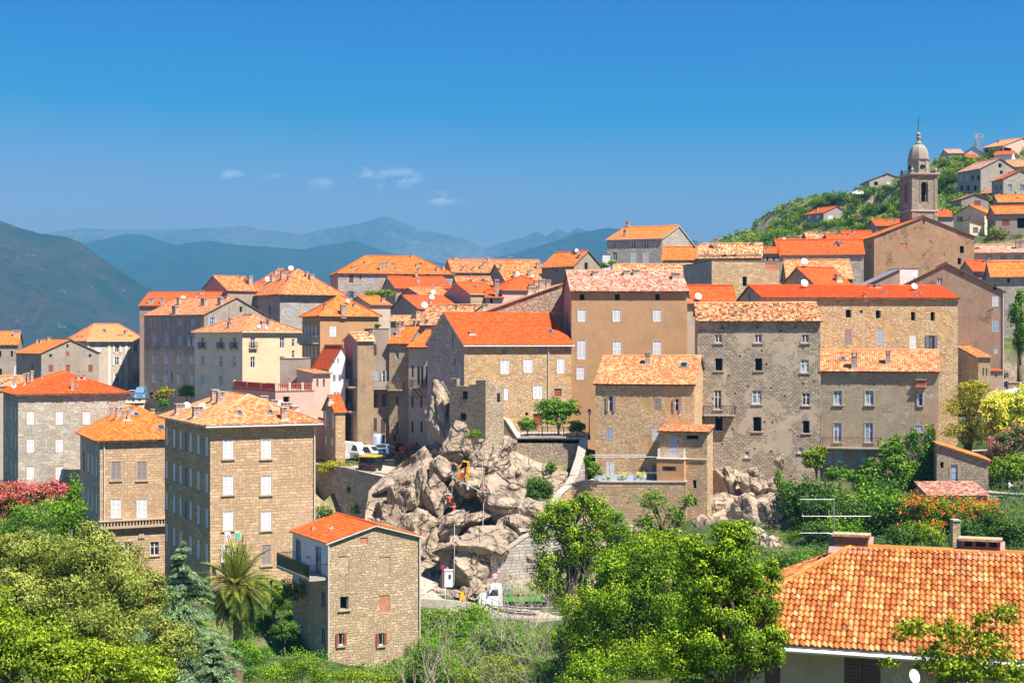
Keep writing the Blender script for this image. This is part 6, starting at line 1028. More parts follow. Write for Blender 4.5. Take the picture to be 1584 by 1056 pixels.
def boulder(label, px, py, w, h, Y, seed, tilt=0, name='boulder', group='boulders of the cliff', depth=None, planes=15, cut=.6):
    rs = random.Random(seed); bm = bmesh.new(); bmesh.ops.create_icosphere(bm, subdivisions=5 if w*h > 900 else 4, radius=1); pl = []
    for _ in range(planes):
        v = Vector((rs.gauss(0, 1), rs.gauss(0, 1), rs.gauss(0, .8))).normalized(); pl.append((v, rs.uniform(cut-.14, cut+.16)))
    so_ = Vector((rs.uniform(0, 99), rs.uniform(0, 99), rs.uniform(0, 99)))
    for v in bm.verts:
        p = v.co.copy()
        for n, d in pl:
            k = p.dot(n)-d
            if k > 0: p -= n*k*.985
        p += p.normalized()*(mnoise.fractal(p*2.4+so_, .7, 2.1, 7)*.085-abs(mnoise.noise(p*1.3+so_))*.16+mnoise.ridged_multi_fractal(p*.9+so_, 1, 2, 3, 1, 2)*.03); v.co = p*1.33
    me = bpy.data.meshes.new(name); bm.to_mesh(me); bm.free(); me.materials.append(M['rock']); o = link(bpy.data.objects.new(name, me))
    c = P(px, py, Y); sx, sz = w/F*Y*.56, h/F*Y*.56; o.location = c; o.scale = (sx, depth or max(sx, sz)*.8, sz); o.rotation_euler = (rs.uniform(-.2, .2), tilt, rs.uniform(-.3, .3)); tag(o, label, 'boulder', group); return o
B_ = [('huge upright boulder leaning against the left of the bastion', 686, 645, 46, 84, 156, -.25), ('pale pointed boulder with a small dark hole below the bastion', 706, 690, 52, 56, 151, -.4), ('smooth brown boulder right of the weed under the bastion', 781, 688, 28, 30, 153, .3), ('small pointed boulder at the terrace corner', 766, 676, 16, 20, 153, .1), ('long slanting grey slab in the upper cliff', 748, 706, 58, 34, 150, -.65), ('brown block under the pale pointed boulder', 683, 728, 44, 46, 149, .1), ('rounded rock at the foot of the dry stone terrace wall', 775, 706, 26, 22, 151, .2),
 ('boxy boulder beside the scaffold cage', 733, 750, 52, 38, 147, -.1), ('flat shelf rock near the terrace wall', 772, 722, 44, 18, 149, -.3), ('great smooth rock face in the middle right of the cliff', 783, 778, 78, 66, 145, -.35), ('long slab above the great smooth rock face', 762, 748, 60, 22, 147.5, -.5), ('tall brown block left of the roped worker', 676, 770, 50, 56, 147, .15), ('pale tooth-shaped rock beside the light stone buttress', 630, 782, 36, 50, 148, .3), ('thin pale splinter rock left of the tooth-shaped one', 605, 778, 16, 48, 149, .1), ('flat slanting rock at the end of the car park wall', 596, 755, 46, 16, 152, -.55),
 ('dark brown rock above the front stone house roof', 607, 800, 50, 40, 148, .2), ('leaning slab in the lower middle of the cliff', 700, 812, 58, 26, 143, -.75), ('wedge rock below the great smooth face', 738, 800, 50, 20, 144, -.4), ('wide overhanging boulder above the road', 722, 848, 92, 46, 140, -.05), ('squarish pale boulder on the lower right of the cliff', 766, 827, 58, 36, 141, .1), ('reddish boulder with rounded belly above the road signs', 727, 880, 62, 58, 138, .1), ('pale crumbling boulder behind the meter cabinet', 700, 872, 42, 60, 139, .2), ('shaded rock in the hollow above the white cabinet', 668, 850, 50, 60, 143, .0), ('brown rock right behind the corner of the front stone house', 650, 810, 44, 50, 145, .2), ('dark hollow rock low behind the front stone house', 664, 895, 34, 36, 141, .0), ('rock step between the slab and the tall block', 655, 770, 30, 70, 149, .1), ('shadowed rock under the scaffold cage', 705, 770, 36, 44, 148.5, .0), ('low brown rock filling the foot of the great smooth face', 800, 812, 60, 40, 143, .1), ('rock under the dark bluish bush', 825, 795, 50, 50, 144, .0),
 ('pale boulder under the pergola terrace wall', 953, 822, 36, 34, 143, .1), ('brown rock low under the terrace wall among the trees', 985, 830, 40, 30, 142, -.2), ('rock between the tree tops left of the terrace wall', 925, 850, 40, 36, 141, .2), ('rock at the end of the terrace wall', 1040, 835, 40, 36, 143, .1)]
for i, b in enumerate(B_): boulder(*b[:6], seed=i+3, tilt=b[6])
G_ = [('broad rock outcrop at the left foot of the grey tenement', 1122, 742, 50, 52, 156, .0), ('small rock bulging from the grey tenement wall', 1206, 716, 15, 22, 157.5, .0), ('rounded rock under the small low window of the grey tenement', 1168, 732, 26, 18, 157, .1), ('rough outcrop in the middle under the grey tenement', 1165, 755, 46, 40, 154, -.2), ('pale rubbly rock right of the middle outcrop', 1200, 750, 34, 26, 154, .2), ('dark shaded overhang rock below the outcrops', 1150, 795, 56, 48, 149, .0), ('purple-brown cliff block lower down the slope', 1190, 800, 50, 60, 148, .1), ('brown broken rock right of the cliff block', 1218, 790, 34, 50, 150, .2), ('pale rock near the treetops under the cliff', 1165, 835, 50, 36, 144, .1), ('dark recess rock behind the antenna', 1225, 830, 50, 50, 147, .0), ('rock low on the slope left of the antenna', 1195, 845, 40, 30, 141, .0), ('rock face under the small annexe', 1110, 790, 40, 50, 152, .1), ('cliff rock under the annexe among leaves', 1085, 830, 44, 46, 148, .1), ('dark rock behind the left villa chimney', 1262, 845, 50, 46, 146, .0)]
for i, b in enumerate(G_): boulder(*b[:6], seed=i+103, tilt=b[6], group='rocks under the grey tenement')
for i in range(20):
    px = 712+i*6.2; boulder('small rubble stone piled along the back of the road', px, 917+rng.uniform(-6, 3)+i*.7, rng.uniform(9, 16), rng.uniform(9, 20), 137+rng.uniform(-1, .5), 300+i, rng.uniform(-.5, .5), 'rubble_stone', 'rubble stones along the road', planes=7)
def cliff(name, label, rows, ncol, seed, amp=1.6, back=9):
    """rows: list of (Y, [(px,py),...]) from foot to top; a rock sheet through them, closed at the back by the ground"""
    V = []; m = len(rows); R_ = (m-1)*22+1
    for j in range(R_):
        a = j/22; i = min(int(a), m-2); f = a-i
        for k in range(ncol):
            s = k/(ncol-1); A = np.array(rows[i][1], float); B = np.array(rows[i+1][1], float); q = lambda C: (np.interp(s, np.linspace(0, 1, len(C)), C[:, 0]), np.interp(s, np.linspace(0, 1, len(C)), C[:, 1]))
            pa, pb = P(*q(A), rows[i][0]), P(*q(B), rows[i+1][0]); p = pa.lerp(pb, f); n = mnoise.ridged_multi_fractal(p*.16+Vector((seed, 0, 0)), .9, 2.1, 5, 1, 2)-1; n2 = mnoise.fractal(p*.5+Vector((0, seed, 0)), 1, 2, 4)
            edge = min(1, 6*s*(1), 6*(1-s)); V.append(p+Vector((0, -1, .25))*(n*amp+n2*.5)*(.3+.7*edge))
    a = (np.arange(R_-1)[:, None]*ncol+np.arange(ncol-1)[None, :]).ravel(); Q = np.stack([a, a+1, a+ncol+1, a+ncol], 1); o = np_mesh(name, V, Q, M['rock'], smooth=True); tag(o, label, kind='structure')
cliff('cliff', 'jumbled granite cliff between the road and the bastion', [(137, [(560, 915), (650, 925), (740, 925), (830, 930), (920, 935)]), (145, [(560, 830), (640, 830), (720, 820), (800, 810), (925, 850)]), (151, [(570, 760), (650, 745), (720, 730), (780, 740), (915, 780)]), (156, [(590, 738), (660, 690), (720, 672), (790, 695), (912, 745)]), (166, [(600, 742), (670, 705), (730, 690), (795, 712), (912, 750)])], 150, 4)
cliff('cliff', 'rocky slope below the grey tenements', [(140, [(1050, 880), (1120, 880), (1200, 878), (1275, 872)]), (148, [(1060, 830), (1120, 812), (1190, 812), (1265, 822)]), (156, [(1075, 790), (1120, 742), (1190, 748), (1262, 775)]), (161, [(1080, 770), (1120, 725), (1190, 735), (1262, 765)])], 90, 8, .9)
def wallp(name, label, top, bottom, thick, mat, cat='wall', cope=True):
    """top: list of (px, py, Y) left to right; straight down to the bottom row; a solid wall with its own thickness"""
    pts = [P(*p) for p in top]; mb = MB(); u = 0; zb = [P(p[0], bottom, p[2]).z for p in top] if not isinstance(bottom, (list, tuple)) else [P(p[0], b, p[2]).z for p, b in zip(top, bottom)]; cp = MB()
    base = Vector((pts[0].x, pts[0].y, min(zb))); root = empty(name, base); tag(root, label, cat); uo = rng.uniform(0, 90)
    for i in range(len(pts)-1):
        a, b = pts[i]-base, pts[i+1]-base; e = Vector((b.x-a.x, b.y-a.y, 0)); L = e.length; n = Vector((-e.y, e.x, 0)).normalized()*thick; a0 = Vector((a.x, a.y, zb[i]-base.z)); b0 = Vector((b.x, b.y, zb[i+1]-base.z))
        uvs = [(u+uo, a0.z), (u+L+uo, b0.z), (u+L+uo, b.z), (u+uo, a.z)]; mb.poly([a0, b0, b, a], 0, uvs); mb.poly([b0+n, a0+n, a+n, b+n], 0, uvs); mb.poly([a, b, b+n, a+n], 0, [(u+uo, 0), (u+L+uo, 0), (u+L+uo, thick), (u+uo, thick)])
        if i == 0: mb.poly([a0+n, a0, a, a+n], 0, [(0, a0.z), (thick, a0.z), (thick, a.z), (0, a.z)])
        if i == len(pts)-2: mb.poly([b0, b0+n, b+n, b], 0, [(0, b0.z), (thick, b0.z), (thick, b.z), (0, b.z)])
        if cope: o_ = n.normalized()*.08; up = Vector((0, 0, .003)); U2 = Vector((0, 0, .12)); cp.hexa([a-o_+up, b-o_+up, b+n+o_+up, a+n+o_+up, a-o_+U2, b-o_+U2, b+n+o_+U2, a+n+o_+U2])
        u += L
    mb.build('masonry', M[mat], root)
    if cope: cp.build('coping', M['conc'], root)
    return root
wallp('retaining_wall', 'long brown stone retaining wall below the car park', [(440, 712, 177), (488, 719, 174), (535, 724, 169), (575, 734, 165), (606, 741, 160)], 850, 1.0, 'ashlarg')
wallp('buttress_wall', 'light grey block wall buttress between the car park and the rocks', [(609, 737, 157), (632, 737, 156.5), (656, 742, 158)], 838, 1.6, 'ashlar2')
wallp('terrace_wall', 'dry stone wall carrying the fenced fig tree terrace', [(762, 645, 158), (782, 650, 157.5), (800, 678, 157), (850, 677, 157), (905, 678, 157)], 752, 1.2, 'drywall')
wallp('terrace_wall', 'rough stone wall carrying the pergola terrace', [(870, 752, 149.5), (902, 745, 149), (960, 746, 148.5), (1020, 746, 148), (1062, 746, 147.5)], 850, 1.2, 'ashlar')
wallp('stair_wall', 'pale sloping stair wall right of the fig terrace', [(884, 750, 152), (893, 736, 153), (903, 706, 155), (909, 678, 156.5)], 790, .8, 'ashlarg')
wallp('ramp_wall', 'diagonal stone ramp wall rising from the road signs', [(706, 925, 137.2), (735, 895, 138), (775, 858, 139), (812, 832, 140), (850, 815, 141), (900, 800, 143)], 950, 1.0, 'ashlarg')
wallp('stair_wall', 'small stepped wall piece above the ramp wall', [(832, 830, 143), (850, 802, 144), (868, 765, 146), (884, 752, 148)], 850, .7, 'ashlar')
wallp('retaining_wall', 'stone terrace wall under the diners at the right edge', [(1527, 762, 147), (1560, 764, 147), (1620, 768, 147)], 850, .8, 'ashlarg')
wallp('stub_wall', 'short stone pillar wall behind the villa ridge', [(1474, 806, 118), (1486, 806, 118)], 850, .8, 'ashlar')
wallp('garden_wall', 'low stone terrace bank right of the acacia tree', [(1455, 702, 158), (1500, 700, 158), (1545, 698, 158)], 745, .5, 'ashlar2')
wallp('street_wall', 'low stone wall at the shaded street by the drainpipes', [(1560, 592, 184), (1600, 592, 184)], 640, .5, 'drywall')
# bastion with a broken parapet
def bastion():
    A = P(751, 600, 150); uo = 3; base = P(751, 680, 150); root = empty('bastion', base); tag(root, 'ruined stone corner bastion with broken parapet', 'ruin'); nl = Vector((-.80, .60, 0)); nr_ = Vector((.60, .80, 0)); mb = MB(); z = lambda py: (HY-py)/F*150-base.z
    # left face: 698..751, right face: 751..776
    Ll = 4.9; Lr = 3.2; zt = z(600); zb = z(715)
    c0 = Vector((0, 0, 0)); cl = nl*Ll; cr = nr_*Lr; cb = cl+cr
    for a, b in ((cl, c0), (c0, cr), (cr, cb), (cb, cl)):
        L = (b-a).length; mb.poly([a+Vector((0, 0, zb)), b+Vector((0, 0, zb)), b+Vector((0, 0, zt)), a+Vector((0, 0, zt))], 0, [(uo, zb), (uo+L, zb), (uo+L, zt), (uo, zt)]); uo += L
    mb.poly([c0+Vector((0, 0, zt)), cr+Vector((0, 0, zt)), cb+Vector((0, 0, zt)), cl+Vector((0, 0, zt))])
    mb.build('masonry', M['drywall'], root); pm = MB(); th = .5
    def merl(o, d, inn, s0, s1, hh): pm.hexa([o+d*s0+Vector((0, 0, zt+.002)), o+d*s1+Vector((0, 0, zt+.002)), o+d*s1+inn*th+Vector((0, 0, zt+.002)), o+d*s0+inn*th+Vector((0, 0, zt+.002)), o+d*s0+Vector((0, 0, zt+hh)), o+d*s1+Vector((0, 0, zt+hh*.95)), o+d*s1+inn*th+Vector((0, 0, zt+hh)), o+d*s0+inn*th+Vector((0, 0, zt+hh))])
    merl(c0, nl, nr_, .0, 1.3, .85); merl(c0, nl, nr_, 1.3, 2.2, .35); merl(c0, nl, nr_, 2.2, 3.9, .15); merl(c0, nl, nr_, 3.9, 4.9, .95); merl(c0, nr_, nl, .55, 1.5, .35); merl(c0, nr_, nl, 1.5, 3.2, .12)
    pm.build('parapet', M['drywall'], root)
    for (fr_, u0, u1, p0, p1) in ((Fr(cl, -nl, Ll), 1.6, 2.3, 640, 651), (Fr(cl, -nl, Ll), 1.9, 2.5, 606, 618), (Fr(c0, nr_, Lr), 2.0, 2.5, 609, 622)):
        w = MB(); fr_.box(w, u0, u1, z(p1), z(p0), -.02, .03, 0); w.build('window', M['hole'], root)
bastion()
# road
rp = [P(*r_) for r_ in ROAD]; mb = MB(); W2 = 3.0
def ribbon(mb, pts, w0, w1, zo, th=.0):
    L = []; 
    for i, p in enumerate(pts):
        d = (pts[min(i+1, len(pts)-1)]-pts[max(i-1, 0)]); d.z = 0; d.normalize(); n = Vector((-d.y, d.x, 0)); L.append((p+n*w0+Vector((0, 0, zo)), p+n*w1+Vector((0, 0, zo))))
    for i in range(len(L)-1): mb.poly([L[i][0], L[i+1][0], L[i+1][1], L[i][1]]) if w1 > w0 else mb.poly([L[i][1], L[i+1][1], L[i+1][0], L[i][0]])
    return L
def dens(pts, k=4):
    out = []
    for i in range(len(pts)-1):
        p0, p1, p2, p3 = pts[max(i-1, 0)], pts[i], pts[i+1], pts[min(i+2, len(pts)-1)]
        for j in range(k):
            t_ = j/k; out.append(.5*((2*p1)+(-p0+p2)*t_+(2*p0-5*p1+4*p2-p3)*t_**2+(-p0+3*p1-3*p2+p3)*t_**3))
    return out+[pts[-1]]
rp = dens(rp); ribbon(mb, rp, -3.2, 3.6, .02); ro_ = mb.build('road', M['road']); tag(ro_, 'pale dusty road bending round the foot of the cliff', kind='structure')
# roadside parapet and railing
d_ = [p+Vector((0, 0, 0)) for p in rp]; root = empty('roadside_wall', (d_[4].x, d_[4].y-3.4, d_[4].z-2)); tag(root, 'pale concrete wall with thin railing on the valley side of the road', 'wall'); mb = MB(); rm_ = MB(); o3 = Vector(root.location); prev = None; pl_ = []
for i, p in enumerate(d_):
    d = (d_[min(i+1, len(d_)-1)]-d_[max(i-1, 0)]); d.z = 0; d.normalize(); n = Vector((-d.y, d.x, 0)); pl_.append(p-n*3.45-o3)
for i in range(len(pl_)-1):
    a, b = pl_[i], pl_[i+1]; n = Vector((0, .3, 0)); mb.hexa([a-Vector((0, 0, 2.6)), b-Vector((0, 0, 2.6)), b+n-Vector((0, 0, 2.6)), a+n-Vector((0, 0, 2.6)), a+Vector((0, 0, .1)), b+Vector((0, 0, .1)), b+n+Vector((0, 0, .1)), a+n+Vector((0, 0, .1))]); rm_.tube([a+Vector((0, .15, 0)), a+Vector((0, .15, 1.05))], .035, 5)
    for hh in (.55, 1.03): rm_.tube([a+Vector((0, .15, hh)), b+Vector((0, .15, hh))], .022, 4)
mb.build('parapet', M['conc'], root); rm_.build('railing', M['zinc'], root)
# ---------------- church tower
def tower():
    Y = 245; C = P(1430, 400, Y); root = empty('bell_tower', C, R(9)); tag(root, 'stone bell tower with domed lantern and cross behind the church gable', 'bell tower'); z = lambda py: (HY-py)/F*Y-C.z; hw = 2.32; c = Vector((0, hw, 0)); fr = {}
    fr['f'] = Fr((-hw, 0, 0), (1, 0, 0), 2*hw); fr['r'] = Fr((hw, 0, 0), (0, 1, 0), 2*hw); fr['b'] = Fr((hw, 2*hw, 0), (-1, 0, 0), 2*hw); fr['l'] = Fr((-hw, 2*hw, 0), (0, -1, 0), 2*hw); mb = MB(); z0 = z(312); z1 = z(281.5); ar = MB()
    for k, f in fr.items():
        face_mesh(mb, f, [(0, -3), (f.L, -3), (f.L, z(270)), (0, z(270))], [(hw-.62, hw+.62, z0, z1, .8)], 0, (hash(k) % 7, 0))
        for i in range(8):   # arch spandrels
            a0, a1 = math.pi*i/8, math.pi*(i+1)/8; x0, x1 = .62*math.cos(a0), .62*math.cos(a1); y0, y1 = z1-.62+.62*math.sin(a0), z1-.62+.62*math.sin(a1)
            p = [f.pt(hw+x0, y0, -.05), f.pt(hw+x0, z1+.01, -.05), f.pt(hw+x1, z1+.01, -.05), f.pt(hw+x1, y1, -.05)]; q = [f.pt(hw+x0, y0, -.6), f.pt(hw+x0, z1+.01, -.6), f.pt(hw+x1, z1+.01, -.6), f.pt(hw+x1, y1, -.6)]
            mb.poly(p[::-1]); mb.poly([p[0], p[3], q[3], q[0]])
        for u in (.0, 2*hw-.55): f.box(mb, u, u+.55, -3, z(271), .002, .09)
        f.box(mb, hw-.85, hw-.64, z0, z1+.3, .002, .07); f.box(mb, hw+.64, hw+.85, z0, z1+.3, .002, .07)
    mb.box((-hw+.8, .8, -3), (hw-.8, 2*hw-.8, z0), 1); mb.build('wall', [M['ashlarg2'], M['hole']], root)
    mb = MB(); 
    for zz, o, h in ((z(327), .18, .28), (z(271.5), .32, .22), (z(269.5), .45, .18)): mb.box((-hw-o, -o, zz), (hw+o, 2*hw+o, zz+h))
    mb.build('cornice', M['conc'], root)
    mb = MB(); mb.lathe([(1.72, z(268)), (1.72, z(246)), (1.95, z(245)), (1.95, z(243.5)), (1.6, z(243.4))], (0, hw, 0), 8, 0, R(22.5))
    for k in range(8): a = k*math.pi/4+R(22.5); mb.tube([(1.7*math.cos(a), hw+1.7*math.sin(a), z(268)), (1.7*math.cos(a), hw+1.7*math.sin(a), z(245.5))], .14, 6)
    mb.build('drum', M['domest'], root)
    mb = MB()
    for a in (-90, 0, 180): 
        d = Vector((math.cos(R(a)), math.sin(R(a)), 0)); q = d*1.6+Vector((0, hw, z(257))); mb.lathe([(.38, -.05), (.38, .05)], (0, 0, 0), 14); M_ = Matrix.Translation(q) @ d.to_track_quat('Z', 'Y').to_matrix().to_4x4() @ Matrix.Diagonal((1.3, 1, 1, 1)); mb.xf(M_, len(mb.v)-28)
    mb.build('window', M['hole'], root)
    mb = MB(); H_ = z(220)-z(243.5); mb.lathe([(1.72*math.cos(t_)**.8 if t_ < 1.3 else .5, z(243.5)+H_*math.sin(t_)) for t_ in (0, .2, .4, .6, .8, 1.0, 1.2, 1.35)], (0, hw, 0), 8, 0, R(22.5)); mb.build('dome', M['domest'], root)
    mb = MB(); mb.lathe([(.62, z(221)), (.5, z(218)), (.3, z(216)), (.26, z(213)), (.42, z(211.5)), (.44, z(209)), (.2, z(208)), (.36, z(206.5)), (.4, z(204.5)), (.2, z(203)), (.05, z(201))], (0, hw, 0), 12); f_ = mb.build('finial', M['domest'], root, smooth=True)
    mb = MB(); mb.tube([(0, hw, z(203)), (0, hw, z(178))], .05, 5); mb.tube([(-.45, hw, z(186)), (.45, hw, z(186))], .045, 5); mb.tube([(-.25, hw, z(190)), (.25, hw, z(190))], .04, 5); mb.build('cross', M['iron'], f_)
    for sx in (-1, 1):
        for sy in (-1, 1): mb = MB(); mb.lathe([(.2, z(268.5)), (.2, z(263)), (.28, z(262.5)), (.12, z(260)), (.02, z(257.5))], (sx*hw*.93, hw+sy*hw*.93, 0), 8); mb.build('pinnacle', M['domest'], root)
    mb = MB()
    for k in range(4):
        a = Vector((-hw, 0, 0)) if k == 0 else Vector((hw, 0, 0)) if k == 1 else Vector((hw, 2*hw, 0)) if k == 2 else Vector((-hw, 2*hw, 0)); b = [Vector((hw, 0, 0)), Vector((hw, 2*hw, 0)), Vector((-hw, 2*hw, 0)), Vector((-hw, 0, 0))][k]
        mb.tube([a+Vector((0, 0, z(262))), b+Vector((0, 0, z(262)))], .03, 4)
        for i in range(1, 9): q = a.lerp(b, i/9); mb.tube([q+Vector((0, 0, z(268.5))), q+Vector((0, 0, z(262)))], .02, 4)
    mb.build('railing', M['iron'], root)
    mb = MB(); mb.lathe([(.45, 0), (.4, .15), (.28, .5), (.24, .75), (.05, .85)], (0, hw-.9, z(296)), 12); mb.build('bell', M['rust'], root, smooth=True)
M['ashlarg2'] = stone('tower_granite', (.21, .19, .145), (.35, .315, .25), (.19, .16, .13), .6, .3, .02, stain=.4, bstr=.9)
M['domest'] = plaster('dome_stone', (.36, .315, .26), (.2, .17, .14), .6)
tower()
def mast():
    g = on_ground(1513, 236, 380, 500) or P(1513, 236, 440); b = Vector(g); root = empty('radio_mast', b); tag(root, 'lattice radio mast with whip antenna on the hilltop', 'mast'); mb = MB(); Y = b.y; zt = (HY-208)/F*Y-b.z; w = .8
    for sx in (-w, w):
        for sy in (-w, w): mb.tube([(sx, sy, -1), (sx, sy, zt)], .07, 4)
    for i in range(7):
        z0, z1 = zt*i/7, zt*(i+1)/7
        for (a, b_) in (((-w, -w), (w, -w)), ((w, -w), (w, w)), ((w, w), (-w, w)), ((-w, w), (-w, -w))): mb.tube([(*a, z0), (*b_, z1)], .045, 4); mb.tube([(*a, z1), (*b_, z1)], .05, 4)
    mb.tube([(w, w, zt), (w, w, zt+3.4)], .04, 4); mb.tube([(w+.3, w, zt+1), (w+.3, w, zt+4.4)], .03, 4); mb.build('lattice', M['zinc'], root)
    for sx in (-1, 1): mb = MB(); mb.box((sx*1.0-.15, -.95, zt*.75), (sx*1.0+.15, -.75, zt*.98)); mb.build('panel_antenna', M['S'], root)
mast()
# ---------------- vehicles
M['tyre'] = plain('tyre_rubber', (.02, .02, .02), .9); M['rim'] = plain('wheel_rim', (.45, .45, .46), .4, metal=.6); M['carglass'] = plain('car_glass', (.02, .03, .035), .08, spec=.8); M['lamp'] = plain('headlamp', (.7, .72, .75), .2); M['tail'] = plain('tail_lamp', (.5, .02, .02), .3)
def paint(n, c): 
    m = plain(n, c, .28, spec=.5, var=.03); return m
PC = {k: paint('car_paint_'+k, v) for k, v in dict(white=(.78, .78, .78), black=(.02, .02, .025), navy=(.03, .05, .11), silver=(.45, .47, .5), blue=(.12, .22, .34), green=(.02, .07, .05), grey=(.2, .21, .23), yellow=(.85, .45, .01), lime=(.07, .42, .02)).items()}
SH = {'hatch': (4.0, 1.7, [(-2.0, .55), (-1.95, .95), (-1.1, 1.02), (-.35, 1.45), (1.2, 1.48), (1.8, 1.1), (1.97, .9), (2.0, .5)]), 'suv': (4.5, 1.85, [(-2.2, .6), (-2.15, 1.05), (-1.1, 1.15), (-.5, 1.7), (1.9, 1.72), (2.1, 1.2), (2.25, .6)]),
 'van': (4.6, 1.8, [(-2.3, .55), (-2.25, 1.0), (-1.5, 1.15), (-.75, 1.8), (.0, 1.86), (2.2, 1.86), (2.28, 1.0), (2.3, .55)]), 'bigvan': (5.2, 2.0, [(-2.6, .6), (-2.55, 1.2), (-2.0, 1.35), (-1.35, 2.2), (2.5, 2.3), (2.6, .6)])}
def car(label, px, py, Y, head, colr, kind='hatch', group='parked cars', z=None):
    L, W, pr = SH[kind]; c = P(px, py, Y); root = empty('parked_van' if 'van' in kind else 'parked_car', (c.x, c.y, c.z), R(head)); tag(root, label, 'van' if 'van' in kind else 'car', group); mb = MB(); hw = W/2; zb = .28
    def hwz(z): return hw if z <= 1.0 else hw-(z-1.0)*.28
    prof = [(pr[0][0], zb)]+pr+[(pr[-1][0], zb)]; n = len(prof)
    for i in range(n-1):
        a, b = prof[i], prof[i+1]; mb.poly([(a[0], -hwz(a[1]), a[1]), (a[0], hwz(a[1]), a[1]), (b[0], hwz(b[1]), b[1]), (b[0], -hwz(b[1]), b[1])])
    for s in (-1, 1):
        for i in range(n-1):
            a, b = prof[i], prof[i+1]; q = [(a[0], s*hwz(a[1]), a[1]), (b[0], s*hwz(b[1]), b[1]), (b[0], s*hwz(min(b[1], 1.0)), min(b[1], 1.0)), (a[0], s*hwz(min(a[1], 1.0)), min(a[1], 1.0))]
            if a[1] > 1.0 or b[1] > 1.0: mb.poly(q if s < 0 else q[::-1])
            q = [(a[0], s*hw, zb), (a[0], s*hw, min(a[1], 1.0)), (b[0], s*hw, min(b[1], 1.0)), (b[0], s*hw, zb)]
            if abs(a[0]-b[0]) > .02: mb.poly(q[::-1] if s < 0 else q)
    mb.poly([(prof[0][0], -hw, zb), (prof[-1][0], -hw, zb), (prof[-1][0], hw, zb), (prof[0][0], hw, zb)]); o = mb.build('body', PC[colr], root)
    # glass: windscreen, rear, sides
    top = [p for p in pr if p[1] > 1.3]; zt = max(p[1] for p in pr); ws = [i for i in range(len(pr)-1) if pr[i][1] < 1.3 <= pr[i+1][1]][0]; a, b = pr[ws], pr[ws+1]; mb = MB(); e = .012
    lp = lambda a, b, t: (a[0]+(b[0]-a[0])*t, a[1]+(b[1]-a[1])*t)
    p, q = lp(a, b, .12), lp(a, b, .92); mb.poly([(p[0]-e, -hwz(p[1])+.1, p[1]+e), (p[0]-e, hwz(p[1])-.1, p[1]+e), (q[0]-e, hwz(q[1])-.08, q[1]+e), (q[0]-e, -hwz(q[1])+.08, q[1]+e)][::-1]); mb.build('windscreen', M['carglass'], root)
    x0 = a[0]+.35 if kind != 'bigvan' else a[0]+.3; xt = b[0]+.12; x1 = pr[-3][0]-.35 if kind in ('hatch', 'suv') else b[0]+1.0; z0, z1 = (1.02, zt-.12) if kind != 'bigvan' else (1.25, 1.95); 
    for s in (-1, 1):
        m = MB(); y0, y1 = s*(hwz(z0)+e), s*(hwz(z1)+e); f = [(x0, y0, z0+.02), (x1, y0, z0+.02), (x1-.12, y1, z1), (xt+.1, y1, z1)]; m.poly(f if s < 0 else f[::-1]); m.build('side_window', M['carglass'], root)
    for i in (-1, 1):
        for j, xx in enumerate((prof[0][0]+.75, prof[-1][0]-.8)):
            m = MB(); r = .32 if kind != 'bigvan' else .36; m.lathe([(r*.7, -.11), (r, -.09), (r, .09), (r*.7, .11)], n=16); m.xf(Matrix.Translation((xx, i*(hw-.08), r)) @ Matrix.Rotation(R(90), 4, 'X')); w = m.build('wheel', M['tyre'], root); m = MB(); m.lathe([(r*.55, -.13), (r*.6, 0), (r*.55, .13)], n=12); m.xf(Matrix.Translation((xx, i*(hw-.08), r)) @ Matrix.Rotation(R(90), 4, 'X')); m.build('rim', M['rim'], w)
        m = MB(); m.box((prof[0][0]-.02, i*hw*.72-.18, .65), (prof[0][0]+.1, i*hw*.72+.18, .82)); m.build('headlight', M['lamp'], root); m = MB(); m.box((prof[-1][0]-.1, i*hw*.8-.1, .8), (prof[-1][0]+.02, i*hw*.8+.1, 1.0)); m.build('taillight', M['tail'], root)
    return root
lp_ = 'vehicles in the car park under the tenements'
car('dark green car at the left end of the lower car park', 489, 694, 196, 120, 'green', 'hatch', lp_); car('black off-road car second from the left in the lower car park', 497, 707, 188, 125, 'black', 'suv', lp_); car('navy blue car between the black off-road car and the silver one', 511, 709, 186, 128, 'navy', 'hatch', lp_); car('silver car left of the big white van', 524, 711, 185, 128, 'silver', 'hatch', lp_)
car('big white van in the lower car park', 543, 710, 185, 140, 'white', 'bigvan', lp_); car('smaller white van right of the big one behind the green awning', 568, 711, 184, 155, 'white', 'van', lp_); car('blue-grey car beneath the hanging laundry', 593, 704, 186, 70, 'blue', 'hatch', lp_); car('black car right of the blue-grey one', 606, 703, 186.5, 20, 'black', 'hatch', lp_); car('dark green van in the shade beside the upright boulder', 668, 714, 178, 165, 'green', 'van', lp_)
car('grey car in the upper left car park', 203, 620, 258, 150, 'grey', 'hatch', 'vehicles in the upper left car park'); car('white car behind the blue van in the upper left car park', 212, 615, 268, 150, 'white', 'hatch', 'vehicles in the upper left car park'); car('blue van next to the streaked tenement', 218, 618, 255, 100, 'blue', 'bigvan', 'vehicles in the upper left car park')
car('parked cars glimpsed on the hilltop forecourt', 1325, 302, 428, 20, 'white', 'hatch', 'hilltop cars')['label'] = 'tiny white car on the hilltop forecourt beside the white bush'
